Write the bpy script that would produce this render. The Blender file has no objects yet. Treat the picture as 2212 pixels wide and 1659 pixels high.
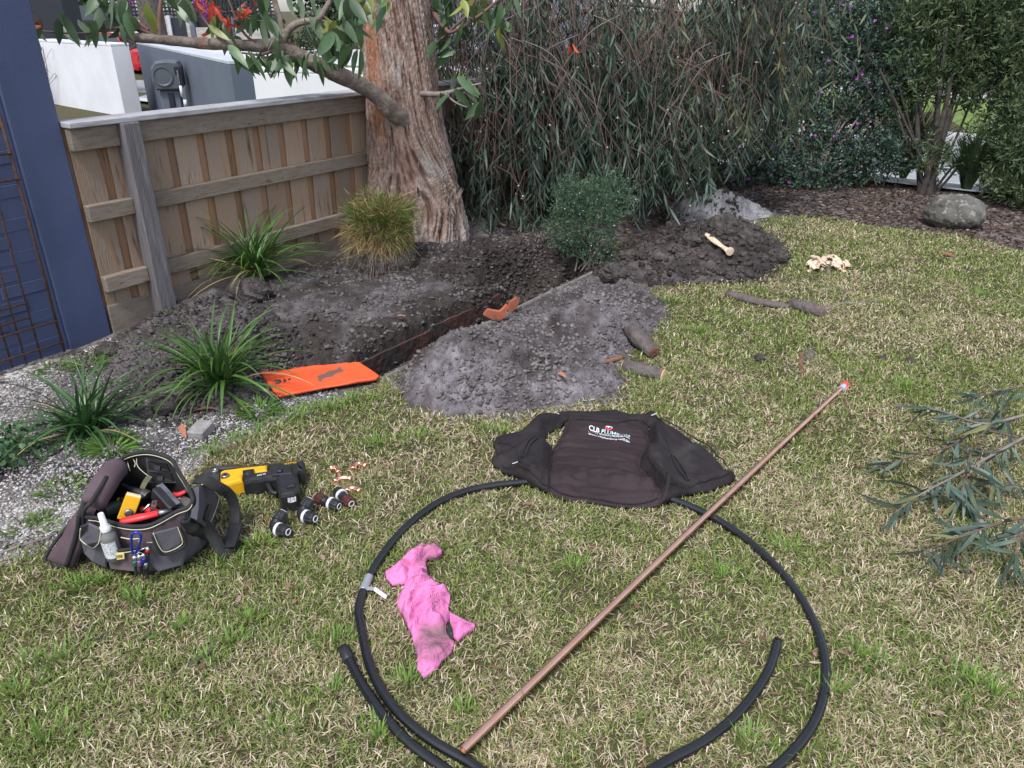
import bpy, math, random
import numpy as np
from mathutils import Vector, Matrix
random.seed(7)
RNG = np.random.default_rng(11)
R = math.radians
scene = bpy.context.scene
col = scene.collection

# ---------------------------------------------------------------- camera, sky, sun, exposure
CAM_H, PITCH, FPX = 1.62, 26.0, 1661.0            # eye height (m), pitch down, focal length for a 2212 px wide picture
cd = bpy.data.cameras.new('camera'); cam = bpy.data.objects.new('camera', cd); col.objects.link(cam)
cam.location = (0, 0, CAM_H); cam.rotation_euler = (R(90 - PITCH), 0, 0)
cd.sensor_width = 36; cd.lens = 36 * FPX / 2212; cd.clip_start = .05; cd.clip_end = 900
scene.camera = cam
SUN_EL, SUN_AZ = 58, 200                           # azimuth: where the sun stands, degrees clockwise from +Y
w = bpy.data.worlds.new('World'); scene.world = w; w.use_nodes = True
wn = w.node_tree.nodes; wl = w.node_tree.links
sky = wn.new('ShaderNodeTexSky'); sky.sky_type = 'NISHITA'; sky.sun_disc = False
sky.sun_elevation = R(SUN_EL); sky.sun_rotation = R(SUN_AZ); sky.dust_density = 1.5; sky.air_density = 1.0; sky.ozone_density = 1.0
hs = wn.new('ShaderNodeHueSaturation'); hs.inputs['Saturation'].default_value = .56
bg = wn['Background']; bg.inputs['Strength'].default_value = .11
wl.new(sky.outputs[0], hs.inputs['Color']); wl.new(hs.outputs[0], bg.inputs['Color'])
sd = bpy.data.lights.new('sun', 'SUN'); sd.energy = 1.5; sd.angle = R(14); sd.color = (1, .98, .96)
sun = bpy.data.objects.new('sun', sd); col.objects.link(sun)
_az = R(SUN_AZ)
_sd = Vector((math.sin(_az) * math.cos(R(SUN_EL)), math.cos(_az) * math.cos(R(SUN_EL)), math.sin(R(SUN_EL))))
sun.rotation_euler = _sd.to_track_quat('Z', 'Y').to_euler(); sun.location = (0, 0, 12)
scene.view_settings.view_transform = 'Standard'; scene.view_settings.look = 'None'
scene.view_settings.gamma = 1; scene.view_settings.use_curve_mapping = False
scene.view_settings.exposure = 1.32

# ---------------------------------------------------------------- surveying helpers: points of the place measured by sighting
_cp, _sp = math.cos(R(PITCH)), math.sin(R(PITCH))
def sight(px, py):
    dx, dy = (px - 1106) / FPX, (829.5 - py) / FPX
    return Vector((dx, _cp + dy * _sp, -_sp + dy * _cp))
def at(px, py, z=0.0):                 # point at height z
    d = sight(px, py); t = (z - CAM_H) / d.z
    return Vector((d.x * t, d.y * t, z))
def deep(px, py, zc):                  # point at distance zc along the view
    d = sight(px, py); return Vector((d.x * zc, d.y * zc, CAM_H + d.z * zc))
def plan(ox, oy, s):                   # pixels of an enlargement -> 2212 px plan
    return lambda x, y: ((ox + x * s) * .54861, (oy + y * s) * .54861)
P0 = Vector((-2.2, 3.93, 0)); FU = Vector((.575, .818, 0)).normalized(); FN = Vector((FU.y, -FU.x, 0))
def FP(a, b, z): return P0 + FU * a + FN * b + Vector((0, 0, z))      # along the fence, out from it, up
def on_fence(px, py, b=0.0):
    d = sight(px, py); o = Vector((0, 0, CAM_H)) - P0 - FN * b
    t = -o.dot(FN) / d.dot(FN); q = Vector((0, 0, CAM_H)) + d * t
    return (q - P0).dot(FU), q.z

# ---------------------------------------------------------------- noise and polygons (numpy)
def _h(ix, iy, s):
    n = np.sin(ix * 127.1 + iy * 311.7 + s * 74.7) * 43758.5453
    return n - np.floor(n)
def vnoise(x, y, s=0):
    x = np.asarray(x, float); y = np.asarray(y, float)
    ix, iy = np.floor(x), np.floor(y); fx, fy = x - ix, y - iy
    fx = fx * fx * (3 - 2 * fx); fy = fy * fy * (3 - 2 * fy)
    return (_h(ix, iy, s) * (1 - fx) + _h(ix + 1, iy, s) * fx) * (1 - fy) + (_h(ix, iy + 1, s) * (1 - fx) + _h(ix + 1, iy + 1, s) * fx) * fy
def fbm(x, y, s=0, o=4):
    r = 0; a = .5; t = 0
    for k in range(o):
        r = r + a * vnoise(x, y, s + k * 13); t += a; a *= .5; x = x * 2.03 + 5.1; y = y * 2.03 + 1.7
    return r / t
def ridged(x, y, s=0, o=3):
    r = 0; a = .5; t = 0
    for k in range(o):
        r = r + a * (1 - np.abs(2 * vnoise(x, y, s + k * 17) - 1)); t += a; a *= .5; x = x * 2.1 + 3.3; y = y * 2.1 + 7.9
    return r / t
def inside(poly, x, y):
    x = np.asarray(x, float); y = np.asarray(y, float); c = np.zeros(x.shape, bool)
    n = len(poly)
    for i in range(n):
        x1, y1 = poly[i][:2]; x2, y2 = poly[(i + 1) % n][:2]
        if y1 == y2: continue
        m = ((y1 > y) != (y2 > y)) & (x < (x2 - x1) * (y - y1) / (y2 - y1) + x1)
        c ^= m
    return c
def edge_near(poly, x, y):             # distance to outline and nearest point of it
    x = np.asarray(x, float); y = np.asarray(y, float)
    best = np.full(x.shape, 1e9); bx = np.zeros(x.shape); by = np.zeros(x.shape); n = len(poly)
    for i in range(n):
        x1, y1 = poly[i][:2]; x2, y2 = poly[(i + 1) % n][:2]; dx, dy = x2 - x1, y2 - y1
        L = dx * dx + dy * dy + 1e-12
        t = np.clip(((x - x1) * dx + (y - y1) * dy) / L, 0, 1); qx, qy = x1 + t * dx, y1 + t * dy
        d = np.hypot(x - qx, y - qy); m = d < best
        best = np.where(m, d, best); bx = np.where(m, qx, bx); by = np.where(m, qy, by)
    return best, bx, by
def ssd(poly, x, y):                   # signed distance, positive inside
    d, _, _ = edge_near(poly, x, y); return np.where(inside(poly, x, y), d, -d)
def sm(a, b, x):
    t = np.clip((x - a) / (b - a), 0, 1); return t * t * (3 - 2 * t)
def spline(pts, n=8, closed=False):
    pts = [Vector(p) for p in pts]; out = []; N = len(pts)
    for i in range(N if closed else N - 1):
        g = (lambda k: pts[k % N]) if closed else (lambda k: pts[max(0, min(N - 1, k))])
        p0, p1, p2, p3 = g(i - 1), g(i), g(i + 1), g(i + 2)
        for k in range(n):
            t = k / n
            out.append(.5 * ((2 * p1) + (p2 - p0) * t + (2 * p0 - 5 * p1 + 4 * p2 - p3) * t * t + (3 * p1 - p0 - 3 * p2 + p3) * t ** 3))
    if not closed: out.append(pts[-1].copy())
    return out

# ---------------------------------------------------------------- objects
def tag(o, label=None, cat=None, group=None, kind=None):
    if label: o['label'] = label
    if cat: o['category'] = cat
    if group: o['group'] = group
    if kind: o['kind'] = kind
    return o
def thing(name, label, cat, loc, group=None):
    o = bpy.data.objects.new(name, None); o.empty_display_size = .05; col.objects.link(o)
    o.location = loc; return tag(o, label, cat, group)
def base_of(o):
    while o.parent: o = o.parent
    return o.location
def link(name, me, m, parent=None):
    o = bpy.data.objects.new(name, me); col.objects.link(o)
    if m is not None and not me.materials: me.materials.append(m)
    if parent is not None: o.parent = parent
    return o
def np_mesh(name, V, F, m, parent=None, colr=None, smooth=False, kind=None):
    V = np.asarray(V, np.float32).reshape(-1, 3); F = np.asarray(F, np.int32); k = F.shape[1]
    if parent is not None: V = V - np.array(base_of(parent), np.float32)
    me = bpy.data.meshes.new(name); me.vertices.add(len(V)); me.vertices.foreach_set('co', V.ravel())
    me.loops.add(F.size); me.loops.foreach_set('vertex_index', F.ravel())
    me.polygons.add(len(F)); me.polygons.foreach_set('loop_start', np.arange(0, F.size, k, dtype=np.int32))
    if smooth: me.polygons.foreach_set('use_smooth', np.ones(len(F), bool))
    me.update(calc_edges=True)
    if colr is not None:
        ca = me.color_attributes.new('Col', 'FLOAT_COLOR', 'POINT')
        c4 = np.ones((len(V), 4), np.float32); colr = np.asarray(colr); c4[:, :colr.shape[1]] = colr; ca.data.foreach_set('color', c4.ravel())
    o = link(name, me, m, parent)
    if kind: o['kind'] = kind
    return o
class MB:
    def __init__(s): s.v = []; s.f = []
    def quad_ring(s, rings, close=True, cap0=False, cap1=False):
        n = len(rings[0]); b = len(s.v)
        for r in rings: s.v += [tuple(p) for p in r]
        for i in range(len(rings) - 1):
            for j in range(n if close else n - 1):
                k = (j + 1) % n
                s.f.append((b + i * n + j, b + i * n + k, b + (i + 1) * n + k, b + (i + 1) * n + j))
        if cap0: s.f.append(tuple(b + j for j in reversed(range(n))))
        if cap1: s.f.append(tuple(b + (len(rings) - 1) * n + j for j in range(n)))
        return s
    def box(s, c, size, x=Vector((1, 0, 0)), y=None, z=Vector((0, 0, 1)), bev=0.0):
        x = Vector(x).normalized(); z = Vector(z).normalized(); y = Vector(y).normalized() if y is not None else z.cross(x)
        c = Vector(c); hx, hy, hz = size[0] / 2, size[1] / 2, size[2] / 2
        def ring(zz, i): return [c + x * (sx * (hx - i)) + y * (sy * (hy - i)) + z * zz for sx, sy in ((-1, -1), (1, -1), (1, 1), (-1, 1))]
        if bev:
            def r8(zz, i):
                b = bev; o = []
                for sx, sy in ((-1, -1), (1, -1), (1, 1), (-1, 1)):
                    A = c + x * (sx * (hx - b - i)) + y * (sy * (hy - i)) + z * zz; B = c + x * (sx * (hx - i)) + y * (sy * (hy - b - i)) + z * zz
                    o += [B, A] if sx * sy > 0 else [A, B]
                return o
            rs = [r8(-hz, bev), r8(-hz + bev, 0), r8(hz - bev, 0), r8(hz, bev)]
            return s.quad_ring(rs, True, True, True)
        return s.quad_ring([ring(-hz, 0), ring(hz, 0)], True, True, True)
    def tube(s, pts, r, n=8, cap=True, flat=1.0, up=None):
        pts = [Vector(p) for p in pts]; rr = r if hasattr(r, '__len__') else [r] * len(pts); rings = []
        t = (pts[1] - pts[0]).normalized(); ref = Vector(up) if up is not None else (Vector((0, 0, 1)) if abs(t.z) < .9 else Vector((1, 0, 0)))
        x = ref.cross(t).normalized()
        for i, p in enumerate(pts):
            a = pts[max(0, i - 1)]; b = pts[min(len(pts) - 1, i + 1)]; t = (b - a)
            if t.length < 1e-9: t = Vector((0, 0, 1))
            t.normalize(); x = (x - t * x.dot(t))
            if x.length < 1e-6: x = t.orthogonal()
            x.normalize(); y = t.cross(x)
            rings.append([p + x * (math.cos(2 * math.pi * k / n) * rr[i]) + y * (math.sin(2 * math.pi * k / n) * rr[i] * flat) for k in range(n)])
        return s.quad_ring(rings, True, cap, cap)
    def lathe(s, prof, o, axis=(0, 0, 1), n=20, ribs=0, rib=0.0, cap=True):
        o = Vector(o); z = Vector(axis).normalized(); x = z.orthogonal().normalized(); y = z.cross(x); rings = []
        for q in prof:
            r, h = q[:2]; rb = rib if (len(q) > 2 and q[2]) else 0
            rings.append([o + z * h + (x * math.cos(2 * math.pi * k / n) + y * math.sin(2 * math.pi * k / n)) * (r * (1 - (rb if (ribs and (k * ribs // n) % 2) else 0))) for k in range(n)])
        return s.quad_ring(rings, True, cap, cap)
    def prism(s, poly, z0, z1, bev=0.0, axis=None):
        P = [Vector((p[0], p[1], 0)) for p in poly]; n = len(P)
        A = sum(P[i].x * P[(i + 1) % n].y - P[(i + 1) % n].x * P[i].y for i in range(n))
        if A < 0: P.reverse()
        def off(d):
            o = []
            for i in range(n):
                e1 = (P[i] - P[i - 1]).normalized(); e2 = (P[(i + 1) % n] - P[i]).normalized()
                m = Vector((-e1.y - e2.y, e1.x + e2.x, 0)); m = m.normalized() if m.length > 1e-6 else Vector((0, 0, 0))
                o.append(P[i] + m * d)
            return o
        T = axis or (lambda p, z: Vector((p.x, p.y, z)))
        if bev: rs = [[T(p, z0) for p in off(0)], [T(p, z1 - bev) for p in off(0)], [T(p, z1 - bev * .3) for p in off(bev * .3)], [T(p, z1) for p in off(bev)]]
        else: rs = [[T(p, z0) for p in P], [T(p, z1) for p in P]]
        return s.quad_ring(rs, True, True, True)
    def build(s, name, m, parent=None, smooth=False, kind=None):
        v = s.v
        if parent is not None:
            b = base_of(parent); v = [(p[0] - b.x, p[1] - b.y, p[2] - b.z) for p in v]
        me = bpy.data.meshes.new(name); me.from_pydata(v, [], s.f); me.update()
        if smooth: me.polygons.foreach_set('use_smooth', [len(p.vertices) <= 4 for p in me.polygons])
        o = link(name, me, m, parent)
        if kind: o['kind'] = kind
        return o
def grid_faces(nx, ny):
    j, i = np.meshgrid(np.arange(ny - 1), np.arange(nx - 1), indexing='ij'); a = (j * nx + i).ravel()
    return np.stack([a, a + 1, a + nx + 1, a + nx], 1)
def outline_sheet(name, poly, res, hf, m, parent, z0=0.004, smooth=True):
    """a padded or folded cloth: exact outline, height hf(x, y, d) above the ground, closed below"""
    poly = [(p[0], p[1]) for p in poly]; xs = [p[0] for p in poly]; ys = [p[1] for p in poly]
    gx = np.arange(min(xs) - 2 * res, max(xs) + 2 * res, res); gy = np.arange(min(ys) - 2 * res, max(ys) + 2 * res, res)
    X, Y = np.meshgrid(gx, gy); I = inside(poly, X, Y); d, bx, by = edge_near(poly, X, Y)
    F = grid_faces(len(gx), len(gy)); If = I.ravel()[F].any(1); F = F[If]
    out = ~I; X = np.where(out, bx, X); Y = np.where(out, by, Y); d = np.where(out, 0, d)
    Z = hf(X, Y, d); V = np.stack([X.ravel(), Y.ravel(), Z.ravel()], 1); B = V.copy(); B[:, 2] = np.minimum(z0, V[:, 2] - .003)
    used = np.unique(F); mp = -np.ones(len(V), int); mp[used] = np.arange(len(used)); F = mp[F]; n = len(used)
    V = V[used]; B = B[used]
    e = np.concatenate([F[:, [0, 1]], F[:, [1, 2]], F[:, [2, 3]], F[:, [3, 0]]]); key = np.sort(e, 1); kk = key[:, 0] * n + key[:, 1]
    u, idx, cnt = np.unique(kk, return_index=True, return_counts=True); be = e[idx[cnt == 1]]
    S = np.stack([be[:, 1], be[:, 0], be[:, 0] + n, be[:, 1] + n], 1)
    Fa = np.concatenate([F, F[:, ::-1] + n, S])
    return np_mesh(name, np.concatenate([V, B]), Fa, m, parent, smooth=smooth)

# ---------------------------------------------------------------- materials
MATS = {}
def mat(name, c1, c2=None, scale=20, rough=.8, bump=0, bscale=None, metal=0, stretch=(1, 1, 1), attr=False, spec=.4,
        lo=.35, hi=.65, transl=0, objrand=0, detail=3, c3=None, s3=4, t3=(.55, .7), coat=0, bdist=.02):
    if name in MATS: return MATS[name]
    m = bpy.data.materials.new(name); m.use_nodes = True; nt = m.node_tree; N = nt.nodes; L = nt.links; p = N['Principled BSDF']
    p.inputs['Roughness'].default_value = rough; p.inputs['Metallic'].default_value = metal
    p.inputs['Specular IOR Level'].default_value = spec; p.inputs['Coat Weight'].default_value = coat
    tc = N.new('ShaderNodeTexCoord'); mp = N.new('ShaderNodeMapping'); mp.inputs['Scale'].default_value = stretch
    L.new(tc.outputs['Object'], mp.inputs['Vector'])
    oi = N.new('ShaderNodeObjectInfo')
    if objrand:
        ad = N.new('ShaderNodeVectorMath'); ad.operation = 'ADD'; sc = N.new('ShaderNodeVectorMath'); sc.operation = 'SCALE'; sc.inputs['Scale'].default_value = 37
        cx = N.new('ShaderNodeCombineXYZ')
        for k in range(3): L.new(oi.outputs['Random'], cx.inputs[k])
        L.new(cx.outputs[0], sc.inputs[0]); L.new(mp.outputs[0], ad.inputs[0]); L.new(sc.outputs[0], ad.inputs[1]); vec = ad.outputs[0]
    else: vec = mp.outputs[0]
    def noise(sc, det=detail, dist=0):
        n = N.new('ShaderNodeTexNoise'); n.inputs['Scale'].default_value = sc; n.inputs['Detail'].default_value = det; n.inputs['Distortion'].default_value = dist
        L.new(vec, n.inputs['Vector']); return n
    def ramp(src, a, b):
        mr = N.new('ShaderNodeMapRange'); mr.inputs['From Min'].default_value = a; mr.inputs['From Max'].default_value = b
        L.new(src, mr.inputs['Value']); return mr.outputs[0]
    def mix(f, A, B, mode='MIX'):
        x = N.new('ShaderNodeMix'); x.data_type = 'RGBA'; x.blend_type = mode
        if isinstance(f, float): x.inputs['Factor'].default_value = f
        else: L.new(f, x.inputs['Factor'])
        for q, i in ((A, 6), (B, 7)):
            if isinstance(q, tuple): x.inputs[i].default_value = (*q[:3], 1)
            else: L.new(q, x.inputs[i])
        return x.outputs[2]
    cur = c1; nz = None
    if c2 is not None:
        nz = noise(scale); cur = mix(ramp(nz.outputs[0], lo, hi), c1, c2)
    if c3 is not None:
        cur = mix(ramp(noise(s3, 3, .4).outputs[0], *t3), cur, c3)
    if attr:
        a = N.new('ShaderNodeAttribute'); a.attribute_name = 'Col'; cur = a.outputs['Color'] if c1 is None else mix(1.0, cur, a.outputs['Color'], 'MULTIPLY')
    if objrand:
        h = N.new('ShaderNodeHueSaturation'); h.inputs['Hue'].default_value = .5
        mr = N.new('ShaderNodeMapRange'); mr.inputs['To Min'].default_value = 1 - objrand; mr.inputs['To Max'].default_value = 1 + objrand
        L.new(oi.outputs['Random'], mr.inputs['Value']); L.new(mr.outputs[0], h.inputs['Value'])
        if isinstance(cur, tuple): h.inputs['Color'].default_value = (*cur, 1)
        else: L.new(cur, h.inputs['Color'])
        cur = h.outputs[0]
    if isinstance(cur, tuple): p.inputs['Base Color'].default_value = (*cur, 1)
    else: L.new(cur, p.inputs['Base Color'])
    if bump:
        b = N.new('ShaderNodeBump'); b.inputs['Strength'].default_value = bump; b.inputs['Distance'].default_value = bdist
        L.new(noise(bscale or scale * 2, 4).outputs[0], b.inputs['Height']); L.new(b.outputs[0], p.inputs['Normal'])
    if transl:
        t = N.new('ShaderNodeBsdfTranslucent'); ms = N.new('ShaderNodeMixShader'); ms.inputs[0].default_value = transl
        if isinstance(cur, tuple): t.inputs[0].default_value = (*cur, 1)
        else: L.new(cur, t.inputs[0])
        L.new(p.outputs[0], ms.inputs[1]); L.new(t.outputs[0], ms.inputs[2]); L.new(ms.outputs[0], N['Material Output'].inputs[0])
    MATS[name] = m; return m

m_blade = mat('grass_blade', None, attr=True, rough=.55, transl=.25, spec=.3)
m_leafc = mat('leaf_tinted', None, attr=True, rough=.5, transl=.2, spec=.35)
m_soil = mat('dug_soil', (.066, .059, .061), (.172, .161, .168), scale=16, rough=.95, bump=1, bscale=75, attr=True, c3=(.05, .04, .037), s3=5, t3=(.52, .68), lo=.3, hi=.65)
m_crumb = mat('soil_crumb', None, attr=True, rough=.95, spec=.2)
m_sand = mat('pale_sandy_soil', (.2, .19, .2), (.33, .315, .33), scale=14, rough=.95, bump=.8, bscale=70, c3=(.12, .11, .11), s3=7, t3=(.56, .68))
m_paling = mat('weathered_pine_paling', (.285, .18, .108), (.235, .195, .165), scale=4, rough=.8, bump=.35, bscale=26, stretch=(6, 6, .55), objrand=.28, c3=(.095, .062, .042), s3=7, t3=(.6, .74), lo=.3, hi=.7)
m_paling_o = mat('sheltered_orange_paling', (.275, .15, .08), (.225, .135, .085), scale=6, rough=.8, bump=.35, bscale=26, stretch=(6, 6, .55), objrand=.25, c3=(.12, .07, .045), s3=7, t3=(.6, .74), lo=.3, hi=.7)
m_rail = mat('weathered_rail', (.21, .175, .145), (.17, .13, .1), scale=7, rough=.82, bump=.35, bscale=30, stretch=(1.6, 1.6, 9), objrand=.12, c3=(.09, .065, .05), s3=9, t3=(.62, .75))
m_post = mat('grey_post', (.15, .14, .15), (.105, .095, .098), scale=6, rough=.85, bump=.5, bscale=24, stretch=(8, 8, .6), c3=(.19, .18, .19), s3=5, t3=(.55, .7))
m_cap = mat('pale_grey_cap', (.36, .36, .38), (.27, .26, .27), scale=6, rough=.75, bump=.2, stretch=(1, 1, 4))  # pale blue-grey tone of the flat cap, lighter than the rails
m_render = mat('blue_grey_render', (.047, .062, .128), (.058, .076, .15), scale=3, rough=.62, bump=.3, bscale=160, c3=(.085, .108, .18), s3=2.6, t3=(.6, .85), bdist=.004)
m_rust = mat('rusty_steel', (.11, .045, .025), (.055, .03, .022), scale=60, rough=.85, bump=.4, bscale=200)
m_white = mat('white_render', (.62, .62, .65), (.56, .56, .59), scale=2, rough=.7)
m_grey = mat('slate_render', (.085, .1, .135), (.1, .115, .15), scale=2, rough=.7)
m_greytop = mat('lit_top_and_post_grey', (.42, .44, .48), (.36, .38, .42), scale=4, rough=.6)  # pale tone paints the lit top of the slate wall; also far posts
m_black = mat('black_plastic', (.014, .014, .016), (.022, .022, .024), scale=30, rough=.42, bump=.08, bscale=250)
m_dark = mat('dark_paint', (.012, .014, .022), rough=.5)
m_glass = mat('dark_glass', (.01, .012, .014), rough=.08, spec=.8)
m_chrome = mat('bright_metal', (.62, .62, .62), rough=.25, metal=1)
m_steel = mat('worn_steel', (.34, .34, .35), (.2, .2, .21), scale=25, rough=.4, metal=.9, bump=.1)
m_copper = mat('new_copper', (.98, .6, .46), (.92, .5, .37), scale=14, rough=.32, metal=1, stretch=(1, 1, 1), c3=(.6, .28, .19), s3=22, t3=(.62, .75))
m_bark = mat('gum_bark', (.33, .25, .215), (.22, .155, .125), scale=14, rough=.95, bump=.9, bscale=34, stretch=(3.2, 3.2, 1.0), attr=True, c3=(.36, .32, .3), s3=3, t3=(.5, .65))
m_branch = mat('branch_bark', (.2, .165, .14), (.115, .09, .075), scale=18, rough=.9, bump=.5, bscale=50, c3=(.3, .25, .215), s3=7, t3=(.55, .68))
m_twig = mat('red_brown_twig', (.16, .085, .065), (.1, .065, .055), scale=12, rough=.8)
m_greytwig = mat('grey_twig', (.21, .18, .165), (.13, .105, .1), scale=12, rough=.85)
m_log = mat('cut_log_bark', (.065, .054, .05), (.125, .105, .1), scale=14, rough=.95, bump=.8, bscale=40, stretch=(1, 1, 1), c3=(.25, .115, .06), s3=8, t3=(.64, .72))
m_raw = mat('raw_timber', (.55, .37, .22), (.66, .5, .34), scale=20, rough=.8, bump=.4, bscale=60)
m_redbark = mat('reddish_split_bark', (.22, .1, .06), (.12, .07, .05), scale=20, rough=.9, bump=.6)
m_stone = mat('lichened_boulder', (.07, .066, .058), (.125, .118, .108), scale=7, rough=.95, bump=1, bscale=22, c3=(.2, .2, .18), s3=30, t3=(.57, .63))
m_terra = mat('terracotta_edging', (.085, .034, .026), (.05, .028, .023), scale=12, rough=.95, bump=.8, c3=(.036, .028, .026), s3=6, t3=(.42, .6))
m_orange = mat('orange_plastic', (.8, .105, .03), (.68, .085, .026), scale=5, rough=.6, bump=.35, bscale=12, c3=(.14, .085, .07), s3=4.5, t3=(.665, .69), bdist=.012)
m_dead = mat('dead_leaf', (.32, .13, .07), (.2, .085, .05), scale=30, rough=.8, objrand=.3)

# ---------------------------------------------------------------- zones of the yard (outlines sighted on the ground)
def gpoly(px, z=0): return [tuple(at(x, y, z)[:2]) for x, y in px]
LAWN = gpoly([(-60, 1225), (110, 1180), (260, 1110), (420, 1015), (445, 985), (540, 930), (650, 892), (720, 866), (800, 835), (866, 806), (1000, 770), (1200, 690), (1330, 640), (1440, 618), (1560, 600), (1640, 560),
              (1600, 492), (1662, 470), (1720, 468), (1800, 472), (1900, 490), (2050, 503), (2212, 545), (2500, 600), (2900, 900)]) + [(4.5, .2), (-4, .2)]
MOUND1 = gpoly([(866, 850), (880, 882), (960, 903), (1100, 898), (1230, 880), (1322, 858), (1345, 822), (1330, 800), (1352, 772), (1392, 742), (1422, 702), (1438, 668), (1420, 640), (1380, 622),
                (1340, 606), (1296, 598), (1240, 624), (1150, 668), (1080, 698), (1000, 722), (962, 748), (905, 792), (862, 818)])
DARKPILE = gpoly([(1296, 596), (1320, 566), (1390, 522), (1440, 484), (1500, 468), (1570, 474), (1640, 498), (1688, 528), (1692, 560), (1662, 590), (1640, 607), (1500, 614), (1420, 612), (1340, 616)])
SANDPILE = gpoly([(1436, 478), (1500, 494), (1590, 486), (1660, 469), (1668, 455), (1610, 436), (1500, 436), (1440, 452)])
LEFTHEAP = gpoly([(225, 790), (280, 742), (370, 700), (480, 690), (560, 716), (592, 775), (560, 850), (450, 884), (390, 908), (330, 894), (290, 842)])
def ab(x, y):
    return (x - P0.x) * FU.x + (y - P0.y) * FU.y, (x - P0.x) * FN.x + (y - P0.y) * FN.y
SOILBED = [tuple(FP(a, b, 0)[:2]) for a, b in ((-.55, .45), (-.3, .0), (3, -.1), (8, -.1), (8, 2.2), (6.5, 2.6), (4.6, 2.4), (3.4, 2.2), (2.2, 1.7), (.4, 1.66), (-.3, 1.5), (-.9, 1.5), (-1.2, 1.0))]
def street(s, t): return FU * (s) + FN * t           # s across the street, t along it
def zst(s): return -.5 * sm(8.8, 11.4, s) * sm(18.0, 16.5, s)          # the street lies half a metre lower
def gz(x, y):
    x = np.asarray(x, float); y = np.asarray(y, float); a, b = ab(x, y)
    z = .012 * (fbm(x * 1.3, y * 1.3, 3, 3) - .5)
    near = sm(12, 7, y) * sm(-5, -3, x)
    bed = sm(0, .15, b + .1) * sm(1.42, 1.2, b) * sm(-.2, .5, a) * sm(6.5, 4.5, a)
    z = z + near * bed * (.05 + .07 * fbm(x * 2.2, y * 2.2, 5, 4) + .03 * (ridged(x * 7, y * 7, 9, 3) - .5))
    wob = .05 * (fbm(a * 3, a * 0 + 2.2, 8, 3) - .5)
    tr = sm(.125, .07, np.abs(b - 1.44 + wob)) * sm(.34, .5, a) * sm(2.75, 2.45, a)
    z = z - .32 * tr
    pit = sm(.42, .16, np.hypot((a - .36) / 1.0, (b - 1.02) / .8) + .1 * (fbm(x * 5, y * 5, 4, 3) - .5))
    z = z - .26 * pit * (1 - tr)
    pit2 = sm(.5, .12, np.hypot((a - 2.25) / 1.2, (b - 1.2) / .55) + .12 * (fbm(x * 5, y * 5, 14, 3) - .5))
    z = z - .3 * pit2 * (1 - tr)
    z = z + .05 * sm(.55, .1, np.hypot(a - 2.05, b - .35))
    z = z + zst(x * FU.x + y * FU.y)
    rough = np.clip(bed + tr + pit, 0, 1) * near
    z = z + rough * (.03 * (ridged(x * 11, y * 11, 21, 3) - .5) + .016 * (fbm(x * 34, y * 34, 23, 2) - .5))
    return z

def zone_ground():
    m = bpy.data.materials.new('yard_ground'); m.use_nodes = True; nt = m.node_tree; N = nt.nodes; L = nt.links; p = N['Principled BSDF']
    p.inputs['Roughness'].default_value = .95; p.inputs['Specular IOR Level'].default_value = .2
    tc = N.new('ShaderNodeTexCoord'); at_ = N.new('ShaderNodeAttribute'); at_.attribute_name = 'Col'; sep = N.new('ShaderNodeSeparateColor'); L.new(at_.outputs['Color'], sep.inputs[0])
    def noise(sc, det=3):
        n = N.new('ShaderNodeTexNoise'); n.inputs['Scale'].default_value = sc; n.inputs['Detail'].default_value = det; L.new(tc.outputs['Object'], n.inputs['Vector']); return n.outputs[0]
    def ramp(src, a, b):
        r = N.new('ShaderNodeMapRange'); r.inputs['From Min'].default_value = a; r.inputs['From Max'].default_value = b; L.new(src, r.inputs['Value']); return r.outputs[0]
    def mix(f, A, B):
        x = N.new('ShaderNodeMix'); x.data_type = 'RGBA'; L.new(f, x.inputs['Factor'])
        for q, i in ((A, 6), (B, 7)):
            if isinstance(q, tuple): x.inputs[i].default_value = (*q, 1)
            else: L.new(q, x.inputs[i])
        return x.outputs[2]
    lawn = mix(ramp(noise(60), .35, .65), (.05, .04, .024), (.11, .088, .052)); lawn = mix(ramp(noise(9), .42, .62), lawn, (.06, .066, .024))
    soil = mix(ramp(noise(16), .3, .66), (.047, .041, .042), (.143, .133, .139)); soil = mix(ramp(noise(2.6), .46, .6), soil, (.038, .03, .027))
    gv = N.new('ShaderNodeTexVoronoi'); gv.inputs['Scale'].default_value = 75; L.new(tc.outputs['Object'], gv.inputs['Vector'])
    sc = N.new('ShaderNodeSeparateColor'); L.new(gv.outputs['Color'], sc.inputs[0])
    grav = mix(ramp(sc.outputs[0], .25, .75), (.15, .135, .125), (.5, .48, .46)); grav = mix(ramp(noise(5), .47, .63), grav, (.17, .15, .145))
    mul = mix(ramp(noise(45), .38, .62), (.055, .037, .03), (.15, .115, .1)); mul = mix(ramp(noise(4), .45, .62), mul, (.15, .13, .125))
    mo = N.new('ShaderNodeMath'); mo.operation = 'SUBTRACT'; mo.inputs[0].default_value = 1; L.new(at_.outputs['Alpha'], mo.inputs[1]); dark_earth = mix(ramp(noise(22), .35, .65), (.024, .019, .017), (.055, .045, .041)); soil = mix(mo.outputs[0], soil, dark_earth)  # darker soil tone, mixed in by vertex alpha
    c = mix(sep.outputs[0], lawn, soil); c = mix(sep.outputs[1], c, grav); c = mix(sep.outputs[2], c, mul); L.new(c, p.inputs['Base Color'])
    b = N.new('ShaderNodeBump'); b.inputs['Strength'].default_value = .8; b.inputs['Distance'].default_value = .02; L.new(noise(70, 4), b.inputs['Height']); L.new(b.outputs[0], p.inputs['Normal'])
    return m
m_ground = zone_ground()
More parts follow.
